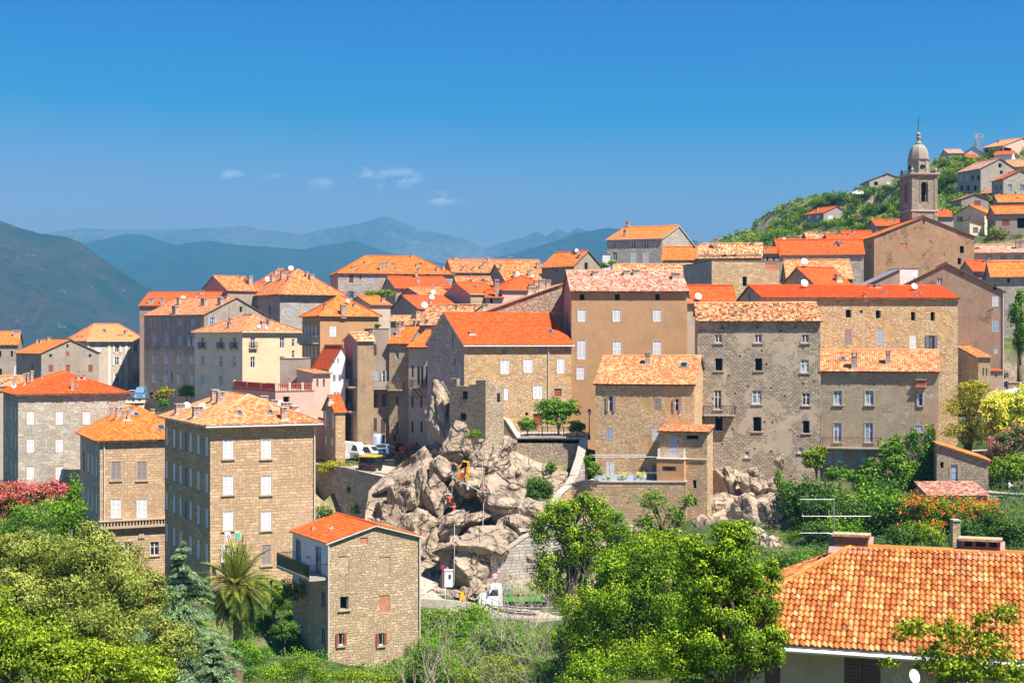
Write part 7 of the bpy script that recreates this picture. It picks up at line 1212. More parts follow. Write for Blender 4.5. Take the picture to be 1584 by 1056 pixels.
# car park deck
def slab(name, label, pts, th, mat, kind='structure'):
    mb = MB(); t_ = [Vector(p) for p in pts]; b = [p-Vector((0, 0, th)) for p in t_]; n = len(t_); mb.poly(t_); mb.poly(b[::-1])
    for i in range(n): mb.poly([b[i], b[(i+1) % n], t_[(i+1) % n], t_[i]])
    o = mb.build(name, mat); tag(o, label, kind=kind); return o
slab('car_park', 'pale surface of the lower car park', [P(486, 719.5, 176), P(606, 739, 162)+Vector((0, .8, .35)), P(660, 730, 168), P(690, 716, 178), P(620, 706, 190), P(500, 705, 196), P(470, 700, 198)], .5, M['road'])
slab('car_park', 'pale surface of the upper left car park', [P(190, 640, 243), P(222, 632, 245), P(226, 615, 272), P(190, 612, 280), P(170, 618, 272)], .4, M['road'])
slab('terrace', 'paved terrace behind the bastion and fig tree', [P(775, 679, 157)+Vector((0, 0, 0)), P(906, 680, 157), P(912, 668, 165), P(770, 668, 166)], .4, M['conc'])
slab('terrace', 'terrace floor under the pergola', [P(903, 747, 149.2), P(1060, 747, 148), P(1060, 742, 151.5), P(915, 740, 154)], .3, M['conc'])
slab('path', 'sunlit sandy path right of the acacia', [P(1470, 704, 158.4), P(1548, 700, 158.4), P(1552, 694, 163), P(1470, 697, 163)], .2, M['road'])
# truck
def truck():
    Y = 133; c = P(740, 942, Y); root = empty('flatbed_truck', (c.x, Y, c.z), R(6)); tag(root, 'white flatbed truck with bright green stake sides under the cliff', 'truck'); hw = 1.0
    pr = [(0, .45), (0, 1.0), (.12, 1.25), (.7, 1.4), (1.15, 2.15), (1.3, 2.22), (2.15, 2.25), (2.2, .45)]; mb = MB(); n = len(pr)
    for i in range(n):
        a, b = pr[i], pr[(i+1) % n]; mb.poly([(a[0], -hw, a[1]), (a[0], hw, a[1]), (b[0], hw, b[1]), (b[0], -hw, b[1])])
    for s in (-1, 1): f = [(p[0], s*hw, p[1]) for p in pr]; mb.poly(f[::-1] if s < 0 else f)
    mb.build('cab', PC['white'], root); mb = MB(); mb.poly([(.74-.01, -.85, 1.45), (1.14-.01, -.85, 2.08), (1.14-.01, .85, 2.08), (.74-.01, .85, 1.45)]); mb.build('windscreen', M['carglass'], root)
    for s in (-1, 1): mb = MB(); f = [(.85, s*(hw+.01), 1.42), (1.75, s*(hw+.01), 1.42), (1.75, s*(hw+.01), 2.0), (1.22, s*(hw+.01), 2.0)]; mb.poly(f if s < 0 else f[::-1]); mb.build('side_window', M['carglass'], root)
    mb = MB(); mb.box((2.0, -.4, .5), (6.0, .4, .7)); mb.build('chassis', M['iron'], root)
    mb = MB(); mb.box((2.3, -1.05, .85), (6.0, 1.05, .97)); 
    for s in (-1.05, 1.01): mb.box((2.3, s, .972), (6.0, s+.04, 1.32))
    mb.build('flatbed', PC['lime'], root); mb = MB()
    for y in (-1.0, 1.0):
        for i in range(8): x = 2.35+i*.51; mb.tube([(x, y, .98), (x, y, 2.1)], .035, 4)
        for zz in (1.6, 2.08): mb.tube([(2.35, y, zz), (5.92, y, zz)], .03, 4)
        mb.tube([(2.35, y, 1.0), (3.4, y, 2.08)], .03, 4); mb.tube([(3.4, y, 1.0), (2.4, y, 2.08)], .03, 4)
    mb.build('stake_rails', PC['lime'], root); mb = MB(); mb.box((2.32, -.9, .975), (2.9, .9, 2.0)); mb.build('toolbox', PC['blue'], root); mb = MB(); mb.box((3.1, -.8, .98), (4.6, .7, 1.5)); mb.box((4.7, -.6, .98), (5.6, .5, 1.3)); mb.build('cargo', M['rust'], root)
    for x, rr in ((.75, .38), (4.9, .38)):
        for s in (-1, 1): m = MB(); m.lathe([(rr*.7, -.13), (rr, -.11), (rr, .11), (rr*.7, .13)], n=18); m.xf(Matrix.Translation((x, s*(hw-.12), rr)) @ Matrix.Rotation(R(90), 4, 'X')); w = m.build('wheel', M['tyre'], root); m = MB(); m.lathe([(rr*.5, -.15), (rr*.55, 0), (rr*.5, .15)], n=12); m.xf(Matrix.Translation((x, s*(hw-.12), rr)) @ Matrix.Rotation(R(90), 4, 'X')); m.build('rim', M['rim'], w)
    for s in (-1, 1): m = MB(); m.box((-.03, s*.72-.16, .85), (.06, s*.72+.16, 1.08)); m.build('headlight', M['lamp'], root); m = MB(); m.box((.75, s*1.08-.08, 1.5), (.9, s*1.08+.12, 1.85)); m.build('mirror', M['iron'], root)
    mb = MB(); mb.box((-.06, -hw, .4), (.3, hw, .8)); mb.build('bumper', M['S2'], root)
truck()
def utility():
    c = P(573, 729, 168); root = empty('utility_vehicle', c, R(-20)); tag(root, 'small yellow and black utility vehicle seen from behind near the wall', 'utility vehicle'); mb = MB(); mb.box((-1.0, -1.2, .35), (1.0, 1.2, 1.15)); mb.build('body', PC['black'], root); mb = MB(); mb.box((-1.02, -.6, 1.15), (.95, 1.2, 1.75)); mb.build('cabin', M['carglass'], root)
    mb = MB(); mb.box((-1.08, -1.0, 1.752), (1.0, 1.25, 1.88)); mb.box((-1.08, -.9, .9), (-1.03, 1.0, 1.75)); mb.build('yellow_roof', PC['yellow'], root)
    for x in (-.85, .85):
        for y in (-.8, .8): m = MB(); m.lathe([(.25, -.1), (.33, -.08), (.33, .08), (.25, .1)], n=14); m.xf(Matrix.Translation((x, y, .33)) @ Matrix.Rotation(R(90), 4, 'Y')); m.build('wheel', M['tyre'], root)
    for x in (-.8, .8): m = MB(); m.box((x-.1, -1.23, .8), (x+.1, -1.19, .95)); m.build('taillight', M['tail'], root)
utility()
mb = MB(); mb.tube([P(552, 707, 180), P(590, 706, 180)], .32, 10); o = mb.build('rolled_awning', PC['green']); tag(o, 'long green rolled awning lying before the white vans', 'awning')
# ---------------- people
SK = plain('skin', (.5, .3, .2), .6)
def person(label, c, pose, top, bot, hat=None, scale=1.0, rz=0, act='standing'):
    """pose: joints in metres (hip centre at origin), one skinned body"""
    J = dict(pose); names = ['hip', 'chest', 'neck', 'head', 'crown', 'shl', 'ell', 'hdl', 'shr', 'elr', 'hdr', 'hpl', 'knl', 'ftl', 'tol', 'hpr', 'knr', 'ftr', 'tor']; idx = {k: i for i, k in enumerate(names)}
    E_ = [('hip', 'chest'), ('chest', 'neck'), ('neck', 'head'), ('head', 'crown'), ('chest', 'shl'), ('shl', 'ell'), ('ell', 'hdl'), ('chest', 'shr'), ('shr', 'elr'), ('elr', 'hdr'), ('hip', 'hpl'), ('hpl', 'knl'), ('knl', 'ftl'), ('ftl', 'tol'), ('hip', 'hpr'), ('hpr', 'knr'), ('knr', 'ftr'), ('ftr', 'tor')]
    rad = dict(hip=.15, chest=.17, neck=.06, head=.1, crown=.075, shl=.08, ell=.05, hdl=.035, shr=.08, elr=.05, hdr=.035, hpl=.11, knl=.07, ftl=.05, tol=.04, hpr=.11, knr=.07, ftr=.05, tor=.04)
    me = bpy.data.meshes.new('tmp_body'); me.from_pydata([J[k] for k in names], [(idx[a], idx[b]) for a, b in E_], []); o = bpy.data.objects.new('tmp_body', me); col.objects.link(o); m = o.modifiers.new('s', 'SKIN'); me.skin_vertices.new() if not me.skin_vertices else None
    for k in names: sv = me.skin_vertices[0].data[idx[k]]; sv.radius = (rad[k], rad[k]*(.75 if k in ('chest', 'hip') else 1)); sv.use_root = (k == 'hip')
    o.modifiers.new('u', 'SUBSURF').levels = 1; bpy.context.view_layer.update(); dg = bpy.context.evaluated_depsgraph_get(); nm = bpy.data.meshes.new_from_object(o.evaluated_get(dg)); bpy.data.objects.remove(o)
    nm.name = 'body'; nm.materials.clear()
    for mm in (SK, top, bot): nm.materials.append(mm)
    hipz = J['hip'][2]; near = lambda p, k: (p-Vector(J[k])).length
    for f in nm.polygons:
        p = f.center; b = min(names, key=lambda k: near(p, k)); f.material_index = 0 if b in ('head', 'crown', 'neck', 'hdl', 'hdr') else 2 if b in ('hip', 'hpl', 'knl', 'ftl', 'hpr', 'knr', 'ftr', 'tol', 'tor') else 1; f.use_smooth = True
    root = empty('person', c, R(rz)); root.scale = (scale,)*3; tag(root, label, 'person'); ob = link(bpy.data.objects.new('body', nm), root); h = Vector(J['head']); hc = Vector(J['crown']); d = (hc-h).normalized()
    mb = MB(); mb.lathe([(.135, -.02), (.13, .04), (.1, .1), (.04, .135)] if hat else [(.11, -.02), (.11, .04), (.085, .09), (.03, .115)], n=12); mb.xf(Matrix.Translation(h+d*.04) @ d.to_track_quat('Z', 'Y').to_matrix().to_4x4()); mb.build('helmet' if hat else 'hair', hat or M['B'], root, smooth=True); return root
climb = dict(hip=(0, 0, 0), chest=(.02, .02, .42), neck=(.05, .05, .6), head=(.07, .06, .72), crown=(.08, .06, .84), shl=(-.18, .05, .5), ell=(-.35, .2, .38), hdl=(-.3, .42, .55), shr=(.2, .05, .5), elr=(.36, .2, .45), hdr=(.25, .42, .68), hpl=(-.12, 0, -.06), knl=(-.25, .28, -.28), ftl=(-.25, .42, -.68), tol=(-.28, .52, -.62), hpr=(.12, 0, -.06), knr=(.28, .26, -.22), ftr=(.22, .42, -.58), tor=(.25, .52, -.5))
sit = dict(hip=(0, 0, .5), chest=(0, .03, .9), neck=(0, .0, 1.08), head=(0, -.03, 1.2), crown=(0, -.03, 1.32), shl=(-.19, 0, 1.0), ell=(-.25, -.15, .78), hdl=(-.15, -.4, .78), shr=(.19, 0, 1.0), elr=(.25, -.15, .78), hdr=(.12, -.4, .8), hpl=(-.11, -.05, .48), knl=(-.13, -.45, .5), ftl=(-.13, -.42, .08), tol=(-.13, -.56, .04), hpr=(.11, -.05, .48), knr=(.13, -.45, .5), ftr=(.13, -.42, .08), tor=(.13, -.56, .04))
ORG = plain('orange_workwear', (.6, .09, .02), .7); 
person('rope worker in orange suit hanging on the dark cliff', P(695, 776, 144.3), climb, ORG, M['Rd'], PC['white'], .95, 0); person('lower rope worker in orange jacket just below the first one', P(702, 790, 143.6), climb, ORG, M['Rd'], ORG, .9, 25)
person('rope worker with bright orange helmet on the slab right of the scaffold', P(749, 768, 143.3), climb, M['S2'], M['B'], ORG, .95, -20)
for nm, lb, pts in (('rope', 'rope running down to the two orange workers', [(700, 735, 144), (699, 760, 143.8), (697, 772, 143.6)]), ('rope', 'long rope hanging left of centre over the lower cliff', [(703, 800, 142.8), (703, 830, 139), (703, 850, 136), (702, 905, 134)]), ('rope', 'rope hanging above the helmeted worker', [(746, 712, 146), (747, 740, 144), (749, 762, 143)]), ('rope', 'rope hanging below the helmeted worker', [(748, 778, 142.8), (747, 812, 139.5), (747, 832, 137)])):
    mb = MB(); mb.tube([P(*p) for p in pts], .03, 4); tag(mb.build(nm, M['conc']), lb, 'rope', 'ropes of the cliff workers')
def cage():
    c = P(713, 745, 144.6); root = empty('drilling_rig', c, R(-15)); tag(root, 'yellow and grey drilling cage hung on the cliff', 'drilling rig'); mb = MB()
    Y_ = [(-.5, 0, 0), (-.2, 0, 1.6), (.2, 0, 2.1), (.7, 0, 2.0), (.75, 0, .9), (.6, 0, 0)]; 
    for dy in (0, .5): mb.tube([(x, dy, z) for x, _, z in Y_], .06, 6)
    for p in Y_: mb.tube([p, (p[0], .5, p[2])], .05, 5)
    mb.build('yellow_frame', PC['yellow'], root); mb = MB()
    for a, b in (((-1.0, 0, .5), (-.2, 0, 1.5)), ((-1.0, 0, .5), (.6, 0, -.25)), ((-1.0, .5, .5), (.6, .5, -.25)), ((-1.0, 0, .5), (-1.0, .5, .5)), ((.6, 0, -.25), (.6, .5, -.25)), ((-.5, 0, .2), (-.5, 0, .9)), ((.6, 0, -.25), (1.6, 0, -.7)), ((1.6, 0, -.7), (3.4, 0, -1.7)), ((3.4, 0, -1.7), (4.4, .0, -1.3))): mb.tube([a, b], .045, 5)
    mb.build('grey_frame', M['zinc'], root); mb = MB(); mb.box((-.1, .1, .3), (.25, .4, .9)); mb.box((.3, .1, .9), (.5, .4, 1.5)); mb.build('drill', ORG, root); mb = MB(); mb.lathe([(.16, 0), (.16, .4)], (.7, .1, -.75), 10); mb.build('drum', M['W'], root)
cage()
# ---------------- road furniture
def disc(mb, c, r, th, mat, n=24):
    i0 = len(mb.v); mb.lathe([(r, 0), (r, th)], n=n, mat=mat); mb.xf(Matrix.Translation(c) @ Matrix.Rotation(R(90), 4, 'X'), i0)
M['sred'] = plain('sign_red', (.6, .02, .03), .5, var=.03); M['sblue'] = plain('sign_blue', (.02, .08, .4), .5, var=.03)
def sign(label, px, py, Y, r, foot, kind):
    c = P(px, py, Y); g = P(px, foot, Y); root = empty('road_sign', g); tag(root, label, 'road sign'); h = c.z-g.z; rr = r/F*Y; mb = MB(); mb.tube([(0, .06, -.3), (0, .06, h+rr)], .035, 6); mb.build('post', M['zinc'], root); mb = MB()
    disc(mb, (0, 0, h), rr, .03, 0); disc(mb, (0, -.004, h), rr*.74, .03, 1)
    if kind == 'np': mb.obox((0, -.04, h), Vector((rr*.75, 0, -rr*.75))*.9, (0, .006, 0), Vector((.06, 0, .06))*.8, 0)
    else:
        for s in (-1, 1): mb.poly([(s*rr*.15, -.04, h), (s*rr*.5, -.04, h+rr*.22), (s*rr*.5, -.04, h-rr*.22)][::s], 2)
    mb.build('disc', [M['sred'], M['sblue'] if kind == 'np' else M['W'], M['hole']], root)
sign('blue and red no-parking sign beside the white cabinet', 685, 877, 131, 3.8, 910, 'np'); sign('round white sign with red ring above the truck', 766.5, 890.5, 136.5, 6.2, 930, 'w'); sign('second red-ringed sign lower down behind the truck cab', 763, 903, 136.3, 5, 930, 'w')
c = P(694, 907, 131.5); root = empty('meter_cabinet', c); tag(root, 'white electrical cabinet on the bend of the road', 'cabinet'); mb = MB(); mb.box((-.38, -.2, 0), (.38, .2, 1.5)); mb.box((-.42, -.24, 1.502), (.42, .24, 1.57)); mb.build('housing', M['W'], root); mb = MB(); mb.box((.0, -.215, .75), (.22, -.202, 1.15)); mb.build('notice', PC['navy'], root)
c = P(716, 928, 131.8); root = empty('warning_panel', c, R(15)); tag(root, 'leaning yellow-orange warning panel on the road', 'warning panel'); mb = MB(); mb.hexa([(-.32, 0, 0), (.32, 0, 0), (.32, .04, 0), (-.32, .04, 0), (-.2, .1, .8), (.08, .1, .8), (.08, .14, .8), (-.2, .14, .8)]); mb.build('panel', plain('warning_orange', (.9, .32, .01), .6), root)
def tape(label, pts):
    mb = MB(); pts = [P(*p) for p in pts]; n = 14
    for i in range(n):
        f0, f1 = i/n, (i+1)/n; sg = lambda f: pts[0].lerp(pts[1], f)-Vector((0, 0, .25*math.sin(math.pi*f))); a, b = sg(f0), sg(f1); u = Vector((0, 0, .12)); mb.hexa([a, b, b+Vector((0, .01, 0)), a+Vector((0, .01, 0)), a+u, b+u, b+u+Vector((0, .01, 0)), a+u+Vector((0, .01, 0))], i % 2)
    for p in pts: mb.tube([p-Vector((0, -.05, .8)), p+Vector((0, .05, .2))], .025, 4, 1)
    tag(mb.build('barrier_tape', [M['sred'], M['W']]), label, 'barrier tape')
tape('red and white tape left of the white cabinet', [(656, 906, 130.5), (689, 912, 131)]); tape('red and white tape in front of the truck', [(720, 919, 133.5), (738, 926, 134)])
def netting():
    mb = MB(); b = [P(626, 729, 161), P(633, 722, 160.5), (P(632, 712, 160.5)), P(637, 727, 160), P(646, 731, 159.8), P(650, 720, 160), P(653, 730, 160.2)]; base = [P(624, 733, 161), P(631, 735, 160.6), P(634, 736, 160.4), P(639, 737, 160.1), P(645, 738, 159.9), P(650, 737, 160.1), P(654, 736, 160.4)]
    for i in range(6):
        for k in range(5):
            f = k/5; a0, a1 = base[i].lerp(b[i], f), base[i+1].lerp(b[i+1], f); g0, g1 = base[i].lerp(b[i], f+.12), base[i+1].lerp(b[i+1], f+.12); mb.poly([a0, a1, g1, g0])
        mb.tube([base[i], b[i]], .03, 4)
    tag(mb.build('safety_netting', plain('pink_netting', (.8, .15, .25), .7)), 'crumpled pink safety netting on top of the block wall', 'netting')
netting()
# street lamp, fences
def lamp(label, px, top, foot, Y):
    c = P(px, foot, Y); root = empty('street_lamp', c); tag(root, label, 'street lamp'); h = P(px, top, Y).z-c.z; mb = MB(); mb.lathe([(.12, 0), (.12, .5), (.06, .6), (.045, h-.75), (.05, h-.7)], n=8); mb.build('post', M['iron'], root, smooth=True); mb = MB(); mb.lathe([(.12, h-.68), (.22, h-.25), (.2, h-.24)], n=6); mb.build('lantern_glass', M['cglass'], root); mb = MB(); mb.lathe([(.25, h-.235), (.1, h-.08), (.03, h)], n=6); mb.build('lantern_cap', M['iron'], root)
lamp('black post lantern at the corner of the fig terrace', 911.5, 632, 680, 156)
def fence(label, pts, h, sp=.16, mat='iron'):
    P0 = [P(*p) for p in pts]; root = empty('fence', P0[0]); tag(root, label, 'fence'); mb = MB(); ps = MB()
    for a, b in zip(P0[:-1], P0[1:]):
        a, b = a-P0[0], b-P0[0]; L = (b-a).length; n = int(L/sp)
        for i in range(n): q = a.lerp(b, i/n); mb.tube([q, q+Vector((0, 0, h))], .016, 4, caps=False)
        for z_ in (.1, h-.05): mb.tube([a+Vector((0, 0, z_)), b+Vector((0, 0, z_))], .022, 4)
        for i in range(int(L/2)+1): q = a.lerp(b, i/max(1, int(L/2))); ps.tube([q, q+Vector((0, 0, h+.08))], .035, 4)
    mb.build('railing', M[mat], root); ps.build('posts', M[mat], root)
fence('black iron fence along the fig tree terrace', [(806, 676.5, 157.2), (905, 676.5, 157.2)], 1.2)
fence('thin rail along the top of the car park wall', [(488, 717, 174.5), (535, 722, 169.5), (575, 732, 165.5)], .9, .5, 'rust')
fence('pale rail along the pergola terrace', [(906, 744, 149.2), (1019, 745, 148.4)], 1.0, 1.2, 'zinc')
def pergola():
    A = P(907, 744, 149.6); root = empty('pergola', A); tag(root, 'thin metal pergola frame over the stone house terrace', 'pergola'); mb = MB(); W = (P(1018, 744, 149.6)-A).x; h = 2.55; d = 2.6
    for x in (.05, W*.33, W*.66, W-.1): mb.tube([(x, 0, 0), (x, 0, h)], .04, 5); mb.tube([(x, 0, h), (x+.7, d, h)], .035, 5)
    mb.tube([(0, 0, h), (W, 0, h)], .045, 5); mb.tube([(.7, d, h), (W+.5, d, h)], .045, 5); mb.build('frame', M['zinc'], root)
    mb = MB(); mb.box((.8, -.1, 0), (W-1.2, -.06, .75)); mb.build('screen', M['S'], root)
pergola()
T('flower_box', 'yellow flowers along the rail of the pergola terrace', [(965, 735, 10, 5), (990, 735, 10, 5), (940, 738, 8, 4)], 149.8, .16, 700, 'lf_mid', cat='plants', seed=95, trunk=False, flower=('fl_yel', 150, .12))
# clad bay under the annexe balcony
h = an1; root = h.root; fr = h.fr['f']; z = lambda py: (HY-py)/F*149-h.z0
u0 = h.hit('f', 1019.5, 700)[0]; u1 = h.hit('f', 1061, 700)[0]; mb = MB(); fr.box(mb, u0-.05, u1, z(744), z(709), .01, 1.0); bay = mb.build('bay', M['tan'], root); mb = MB(); fr.box(mb, u0+.6, u1-.85, z(726), z(720), 1.0, 1.02); mb.build('window', M['glass'], bay); mb = MB(); fr.box(mb, u0-.1, u1+.1, z(709)+.002, z(707.5), .01, 1.1); mb.build('ledge', M['mort'], bay)
balcony(an1, 'f', 1020, 1060, 707.3, .98, 'W', .95, .05)
mb = MB(); fr.box(mb, u1+.1, h.W, z(710), z(708), .01, .12); mb.build('ledge', M['mort'], root)
# balconies
balcony(gt, 'f', 1088, 1137, 640.5, 1.0, 'iron'); balcony(lw, 'f', 1273, 1363, 690.5, 1.0, 'rust', 1.15); balcony(cream, 'l', 308, 319, 538, .35, 'iron', .95); balcony(cream, 'l', 337, 347, 538, .35, 'iron', .95); balcony(cream, 'l', 357, 368, 538, .35, 'iron', .95); balcony(cream, 'f', 385, 397.5, 538, .4, 'iron', .95)
balcony(tan, 'l', 469, 494, 530, 1.0, 'zinc', 1.0, .14, 'conc'); balcony(front, 'l', 455, 507, 893, 1.5, 'iron', 1.05, .2, 'glass'); balcony(ta, 'l', 534, 552, 598, 1.1, 'iron', 1.0, .14, 'conc'); balcony(ta, 'l', 534, 550, 636, .9, 'iron'); balcony(tb, 'f', 570, 601, 600, 1.2, 'rust', 1.0, .16, 'conc'); balcony(tc, 'f', 602.5, 624, 602, 1.0, 'rust', 1.0); balcony(td, 'f', 639, 666.5, 599, 1.1, 'iron', 1.0)
for q in (645, 652, 660):
    m = MB(); a = P(q-6, 599, 186.6); u, z_, _ = td.hit('f', q-4, 610); m.tube([td.fr['f'].pt(u+.5, z_-.6, .05), td.fr['f'].pt(u-.3, z_+.8, 1.05)], .05, 4); m.build('bracket', M['rust'], td.root)
# upper plaster of the front house's balcony side
fl = front.fr['l']; mb = MB(); z = lambda py: (HY-py)/F*108-front.z0; D_ = front.D
hol = [(fl.L-0, 0)]; uo_ = front.hit('l', 462, 528)[0]; ud = front.hit('l', 493, 528)[0]
for a, b in ((.0, uo_-.62), (uo_+.62, ud-.62), (ud+.62, fl.L)):
    if b > a: fl.box(mb, a, b, z(892), z(850), .003, .03)
fl.box(mb, 0, fl.L, z(850)+.004, z(842), .003, .03); mb.build('render_panel', M['white'], front.root)
# red balustrade on the pink terrace house
def balustrade():
    H_ = terr.H+.12; mb = MB(); pm = MB(); fr = terr.fr
    for k in ('f', 'l'):
        f = fr[k]; n = int(f.L/.28)
        for i in range(n): f.box(mb, f.L*i/n+.05, f.L*i/n+.17, H_, H_+.72, -.2, -.1)
        f.box(mb, 0, f.L, H_+.722, H_+.84, -.26, -.04)
        for i in range(4): u = f.L*i/3; u = min(u, f.L-.3); f.box(pm, u, u+.3, H_, H_+.95, -.32, .02)
    mb.build('balustrade', M['Rd2'], terr.root); pm.build('pier', M['pink'], terr.root)
M['Rd2'] = plain('red_balusters', (.5, .09, .05), .8); balustrade()
# stone balustrade band on the mansion
def band():
    f = balu.fr['f']; z = lambda py: (HY-py)/F*154-balu.z0; mb = MB(); f.box(mb, -.2, f.L, z(818), z(814.5), .003, .5); f.box(mb, -.2, f.L, z(807), z(804.8), .1, .5); n = int(f.L/.33)
    for i in range(n): u = f.L*i/n; f.box(mb, u+.04, u+.2, z(814.5)+.002, z(807)-.002, .28, .42)
    f.box(mb, 0, f.L, z(814.5)+.003, z(807)-.003, .003, .06, 1); mb.build('balustrade', [M['frame'], M['hole']], balu.root); f.box(mb, 0, 1, 0, 1, 0, 0)
    f = balu.fr['f']
    for px in (198.5, 239): 
        u = balu.hit('f', px, 840)[0]; m = MB(); zc = z(850); r0, r1 = 1.45, 1.75
        for i in range(12):
            a0, a1 = math.pi*i/12, math.pi*(i+1)/12; q = lambda r, a, d: f.pt(u+r*math.cos(a), zc+1.0+r*math.sin(a), d); m.hexa([q(r0, a0, .003), q(r1, a0, .003), q(r1, a1, .003), q(r0, a1, .003), q(r0, a0, .1), q(r1, a0, .1), q(r1, a1, .1), q(r0, a1, .1)])
        m.build('arch', M['frame'], balu.root)
band()
vb = [h for h in HOUSES if h.label.startswith('pale villa')][0]; f = vb.fr['f']
for px in (136.5, 168.6, 195, 221.5): u = vb.hit('f', px, 560)[0]; m = MB(); f.box(m, u-.3, u+.3, 2, vb.H-.3, .003, .12); m.build('pilaster', M['framew'], vb.root)
m = MB(); f.box(m, -.2, f.L+.2, vb.H-.29, vb.H-.02, .003, .2); m.build('cornice', M['framew'], vb.root)
# niche with roof tiles on the grey tenement
u, z_, _ = lw.hit('f', 1424.5, 598); m = MB(); lw.fr['f'].box(m, u-.6, u+.6, z_, z_+.08, -.02, .45); [lw.fr['f'].box(m, u-.5+.22*i, u-.36+.22*i, z_+.08, z_+.75, .02, .35, 1) for i in range(5)]; lw.fr['f'].box(m, u-.6, u+.6, z_+.75, z_+.85, -.02, .45); m.build('tile_box', [M['conc'], M['potred']], lw.root)
# ---------------- laundry
M['clb'] = plain('pale_blue_cloth', (.35, .45, .7), .9, var=.3, nsc=3); M['clw'] = plain('white_cloth', (.75, .75, .78), .9, var=.1); M['cln'] = plain('navy_cloth', (.03, .04, .1), .9); M['clo'] = plain('rust_cloth', (.6, .16, .06), .9); M['clp'] = plain('purple_cloth', (.5, .12, .4), .9); M['clg'] = plain('green_patterned_cloth', (.25, .6, .42), .9, var=.7, nsc=9)
def cloth(label, px, py, w, h, Y, mat, name='hanging_cloth', grp=None):
    c = P(px, py, Y); w = w/F*Y; h = h/F*Y; rs = random.Random(px); V = []; n, m = 9, 7
    for th in (0, .03):
        for j in range(m):
            for i in range(n): u, v = i/(n-1), j/(m-1); V.append((c.x+(u-.5)*w*(1-.08*v), Y+th+.06*math.sin(u*14+rs.random()*.3)*v, c.z-h*v-.03*math.sin(u*7)*v))
    q = [(j*n+i, j*n+i+1, (j+1)*n+i+1, (j+1)*n+i) for j in range(m-1) for i in range(n-1)]; k = n*m; q += [(d+k, c_+k, b+k, a+k) for a, b, c_, d in q]; q += [(i, i+k, i+1+k, i+1) for i in range(n-1)]
    o = np_mesh(name, V, q, M[mat], smooth=True); tag(o, label, 'laundry', grp)
for a in (('pale blue sheet hanging leftmost under the tenement balcony', 579, 671, 6, 27, 187.4, 'clb'), ('striped blue and white sheet in the middle of the laundry line', 585.5, 671, 6, 25, 187.4, 'clw'), ('blue shirt hanging right of the sheets', 590, 672, 3.5, 14, 187.4, 'clb'), ('dark trousers at the end of the left laundry line', 593.5, 672, 3.5, 22, 187.4, 'cln'), ('rust coloured cloth on the right laundry line', 604, 671, 6, 6, 187.2, 'clo'), ('navy towel on the right laundry line', 610.5, 672, 4, 10, 187.2, 'cln'), ('orange and blue towel at the right end of the laundry lines', 614.5, 672, 3, 13, 187.2, 'clo')): cloth(*a, grp='laundry under the tenements')
cloth('green and white patterned towel below the window of the big stone house', 368, 822, 10, 13, 127.3, 'clg'); cloth('white and yellow cloth left of the green patterned towel', 352, 823, 9, 13, 126.9, 'clw'); cloth('purple cloth on the shaded side of the big stone house', 277.5, 753, 3, 17, 139.0, 'clp'); cloth('pale striped cloth beside the purple one', 272.5, 752, 3, 9, 140.0, 'clw')
# ---------------- villa details
def vchim(px0, px1, ytop, ybase, slots, label):
    h = vi; q, t_, n = h.roofhit((px0+px1)/2, ybase); w = (px1-px0)/F*t_; z_ = (ybase-ytop)/F*t_; x, y, z0 = q; mb = MB(); d = .55; zt = z0+z_
    if slots:
        mb.box((x-w/2, y, z0-.6), (x+w/2, y+d, zt-.28))
        for k in (-.5, -.17, .17, .5): mb.box((x+k*w-.06+(.06 if k == -.5 else -.06 if k == .5 else 0), y, zt-.28), (x+k*w+.06+(.06 if k == -.5 else -.06 if k == .5 else 0), y+d, zt-.09))
    else: mb.box((x-w/2, y, z0-.6), (x+w/2, y+d, zt-.09))
    c = mb.build('chimney', M['chimb'], h.ro); mb = MB(); mb.box((x-w/2-.07, y-.07, zt-.088), (x+w/2+.07, y+d+.07, zt)); mb.build('cap', M['mossc'], c)
    mb = MB(); T_ = h.tan; a = .16
    mb.hexa([(x-w/2-a, y-.35, z0-.35*T_+.12), (x+w/2+a, y-.35, z0-.35*T_+.12), (x+w/2+a, y+d+.1, z0+(d+.1)*T_+.12), (x-w/2-a, y+d+.1, z0+(d+.1)*T_+.12), (x-w/2-a, y-.35, z0-.35*T_+.19), (x+w/2+a, y-.35, z0-.35*T_+.19), (x+w/2+a, y+d+.1, z0+(d+.1)*T_+.19), (x-w/2-a, y+d+.1, z0+(d+.1)*T_+.19)]); mb.build('flashing', M['flash'], c)
    return Vector(q), zt
M['chimb'] = plaster('brown_chimney_render', (.20, .125, .085), (.09, .06, .045), .5); M['mossc'] = plain('mossy_cap', (.42, .3, .17), .95, var=.5, nsc=9); M['flash'] = plain('dusty_pink_flashing', (.42, .2, .19), .8, var=.3)
q, zt = vchim(1290, 1342, 826, 854, False, ''); vchim(1488, 1546, 833, 862, True, '')
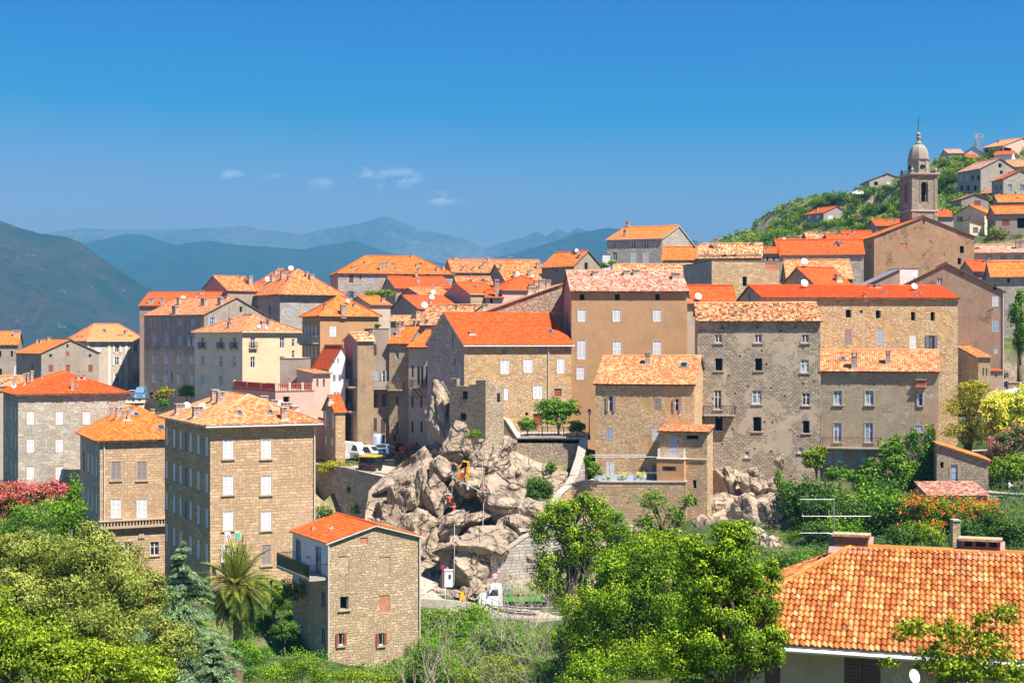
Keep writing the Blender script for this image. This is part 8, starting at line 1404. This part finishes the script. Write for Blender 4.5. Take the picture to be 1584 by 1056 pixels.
def yagi():
    W = vi.Minv.inverted() @ Vector((q.x+.1, q.y+.3, zt)); root = empty('tv_antenna', W); tag(root, 'tall television antenna on the left villa chimney', 'antenna'); Y = W.y; s = Y/F; mb = MB(); zt_ = (HY-770)*s-W.z; x = lambda px: (px-1290)*s+((1290-CX)*s-W.x); zz = lambda py: (HY-py)*s-W.z
    mb.tube([(x(1290), 0, -.3), (x(1290), 0, zt_)], .02, 6); mb.build('mast', M['zinc'], root)
    for py, a, b, n, el in ((772, 1237, 1291, 11, .1), (824, 1237, 1280, 9, .1), (798, 1240, 1347, 4, 1.4)):
        m = MB(); m.tube([(x(a), 0, zz(py)), (x(b), 0, zz(py))], .010, 4)
        if py == 824: m.tube([(x(1280), 0, zz(824)), (x(1290), 0, zz(826))], .014, 4)
        for i in range(n):
            xx = x(a)+(x(b)-x(a))*((i+.2)/n if n > 4 else (0.02, .4, .57, .98)[i]); m.tube([(xx-.12*el, -.5*el, .17*el+zz(py)), (xx+.12*el, .5*el, -.17*el+zz(py))], .007 if n > 4 else .010, 4)
        m.build('boom', M['alu'], root)
M['alu'] = plain('aluminium', (.55, .56, .58), .35, metal=.5); yagi()
c = P(1412, 1046, 44); root = empty('satellite_dish', (c.x, c.y, c.z-1.2)); tag(root, 'white satellite dish in front of the villa wall', 'satellite dish'); mb = MB(); mb.lathe([(.22*k, .08*k*k) for k in (.02, .35, .7, 1)], n=20); mb.xf(Matrix.Translation((0, 0, 1.2)) @ Vector((.5, -.75, .35)).to_track_quat('Z', 'Y').to_matrix().to_4x4()); mb.build('dish', M['W'], root); mb = MB(); mb.tube([(0, .1, -3), (0, .1, 1.2)], .03, 5); mb.build('pole', M['zinc'], root)
# ---------------- right edge terrace
c = P(1571, 604, 178); root = empty('parasol', c-Vector((0, 0, 2.3))); tag(root, 'white parasol on the shaded street at the right edge', 'parasol'); mb = MB(); mb.lathe([(2.0, 2.1), (1.0, 2.42), (.05, 2.65)], n=8); mb.build('canopy', M['W'], root); mb = MB(); mb.tube([(0, 0, 0), (0, 0, 2.6)], .03, 6); mb.build('pole', M['iron'], root)
for lb, px, rz, t_, b_ in (('diner in a white top sitting left at the terrace table', 1561, 60, M['clw'], M['clb']), ('diner in a dark top sitting right at the terrace table', 1577, -60, M['B'], M['cln'])):
    g = P(px, 762, 148.6); person(lb, g, sit, t_, b_, None, 1, rz)
    r2 = empty('terrace_chair', g, R(rz)); tag(r2, 'chair under the '+lb.split(' sitting')[0], 'chair'); m = MB(); m.box((-.22, -.2, .38), (.22, .22, .42)); m.build('seat', M['iron'], r2); m = MB(); m.box((-.22, .2, .42), (.22, .24, .85)); m.build('backrest', M['iron'], r2)
    for sx in (-.2, .2):
        for sy in (-.18, .2): m = MB(); m.tube([(sx, sy, -.2), (sx, sy, .38)], .018, 4); m.build('leg', M['iron'], r2)
g = P(1569, 763, 148.2); r2 = empty('terrace_table', g); tag(r2, 'round dark table between the two diners', 'table'); m = MB(); m.lathe([(.4, .7), (.4, .74)], n=16); m.build('tabletop', M['B'], r2); m = MB(); m.tube([(0, 0, -.2), (0, 0, .7)], .04, 6); m.build('leg', M['iron'], r2)
slab('terrace', 'terrace under the diners at the right edge', [P(1528, 765, 147.2), P(1630, 770, 147.2), P(1630, 756, 155), P(1530, 752, 155)], .3, M['conc'])
# ---------------- haze over the valley
t = bpy.data.materials.new('haze_air'); t.use_nodes = True; nt = t.node_tree; nt.nodes.remove(nt.nodes['Principled BSDF']); pv = nt.nodes.new('ShaderNodeVolumePrincipled')
pv.inputs['Color'].default_value = (.105, .37, .62, 1); pv.inputs['Density'].default_value = 1.8e-4; pv.inputs['Anisotropy'].default_value = .0
nt.links.new(pv.outputs[0], nt.nodes['Material Output'].inputs['Volume'])
mb = MB(); mb.box((-9000, -200, -260), (9000, 11500, 850)); hz = mb.build('haze', t); tag(hz, 'thin blue summer haze filling the valley air', kind='stuff')
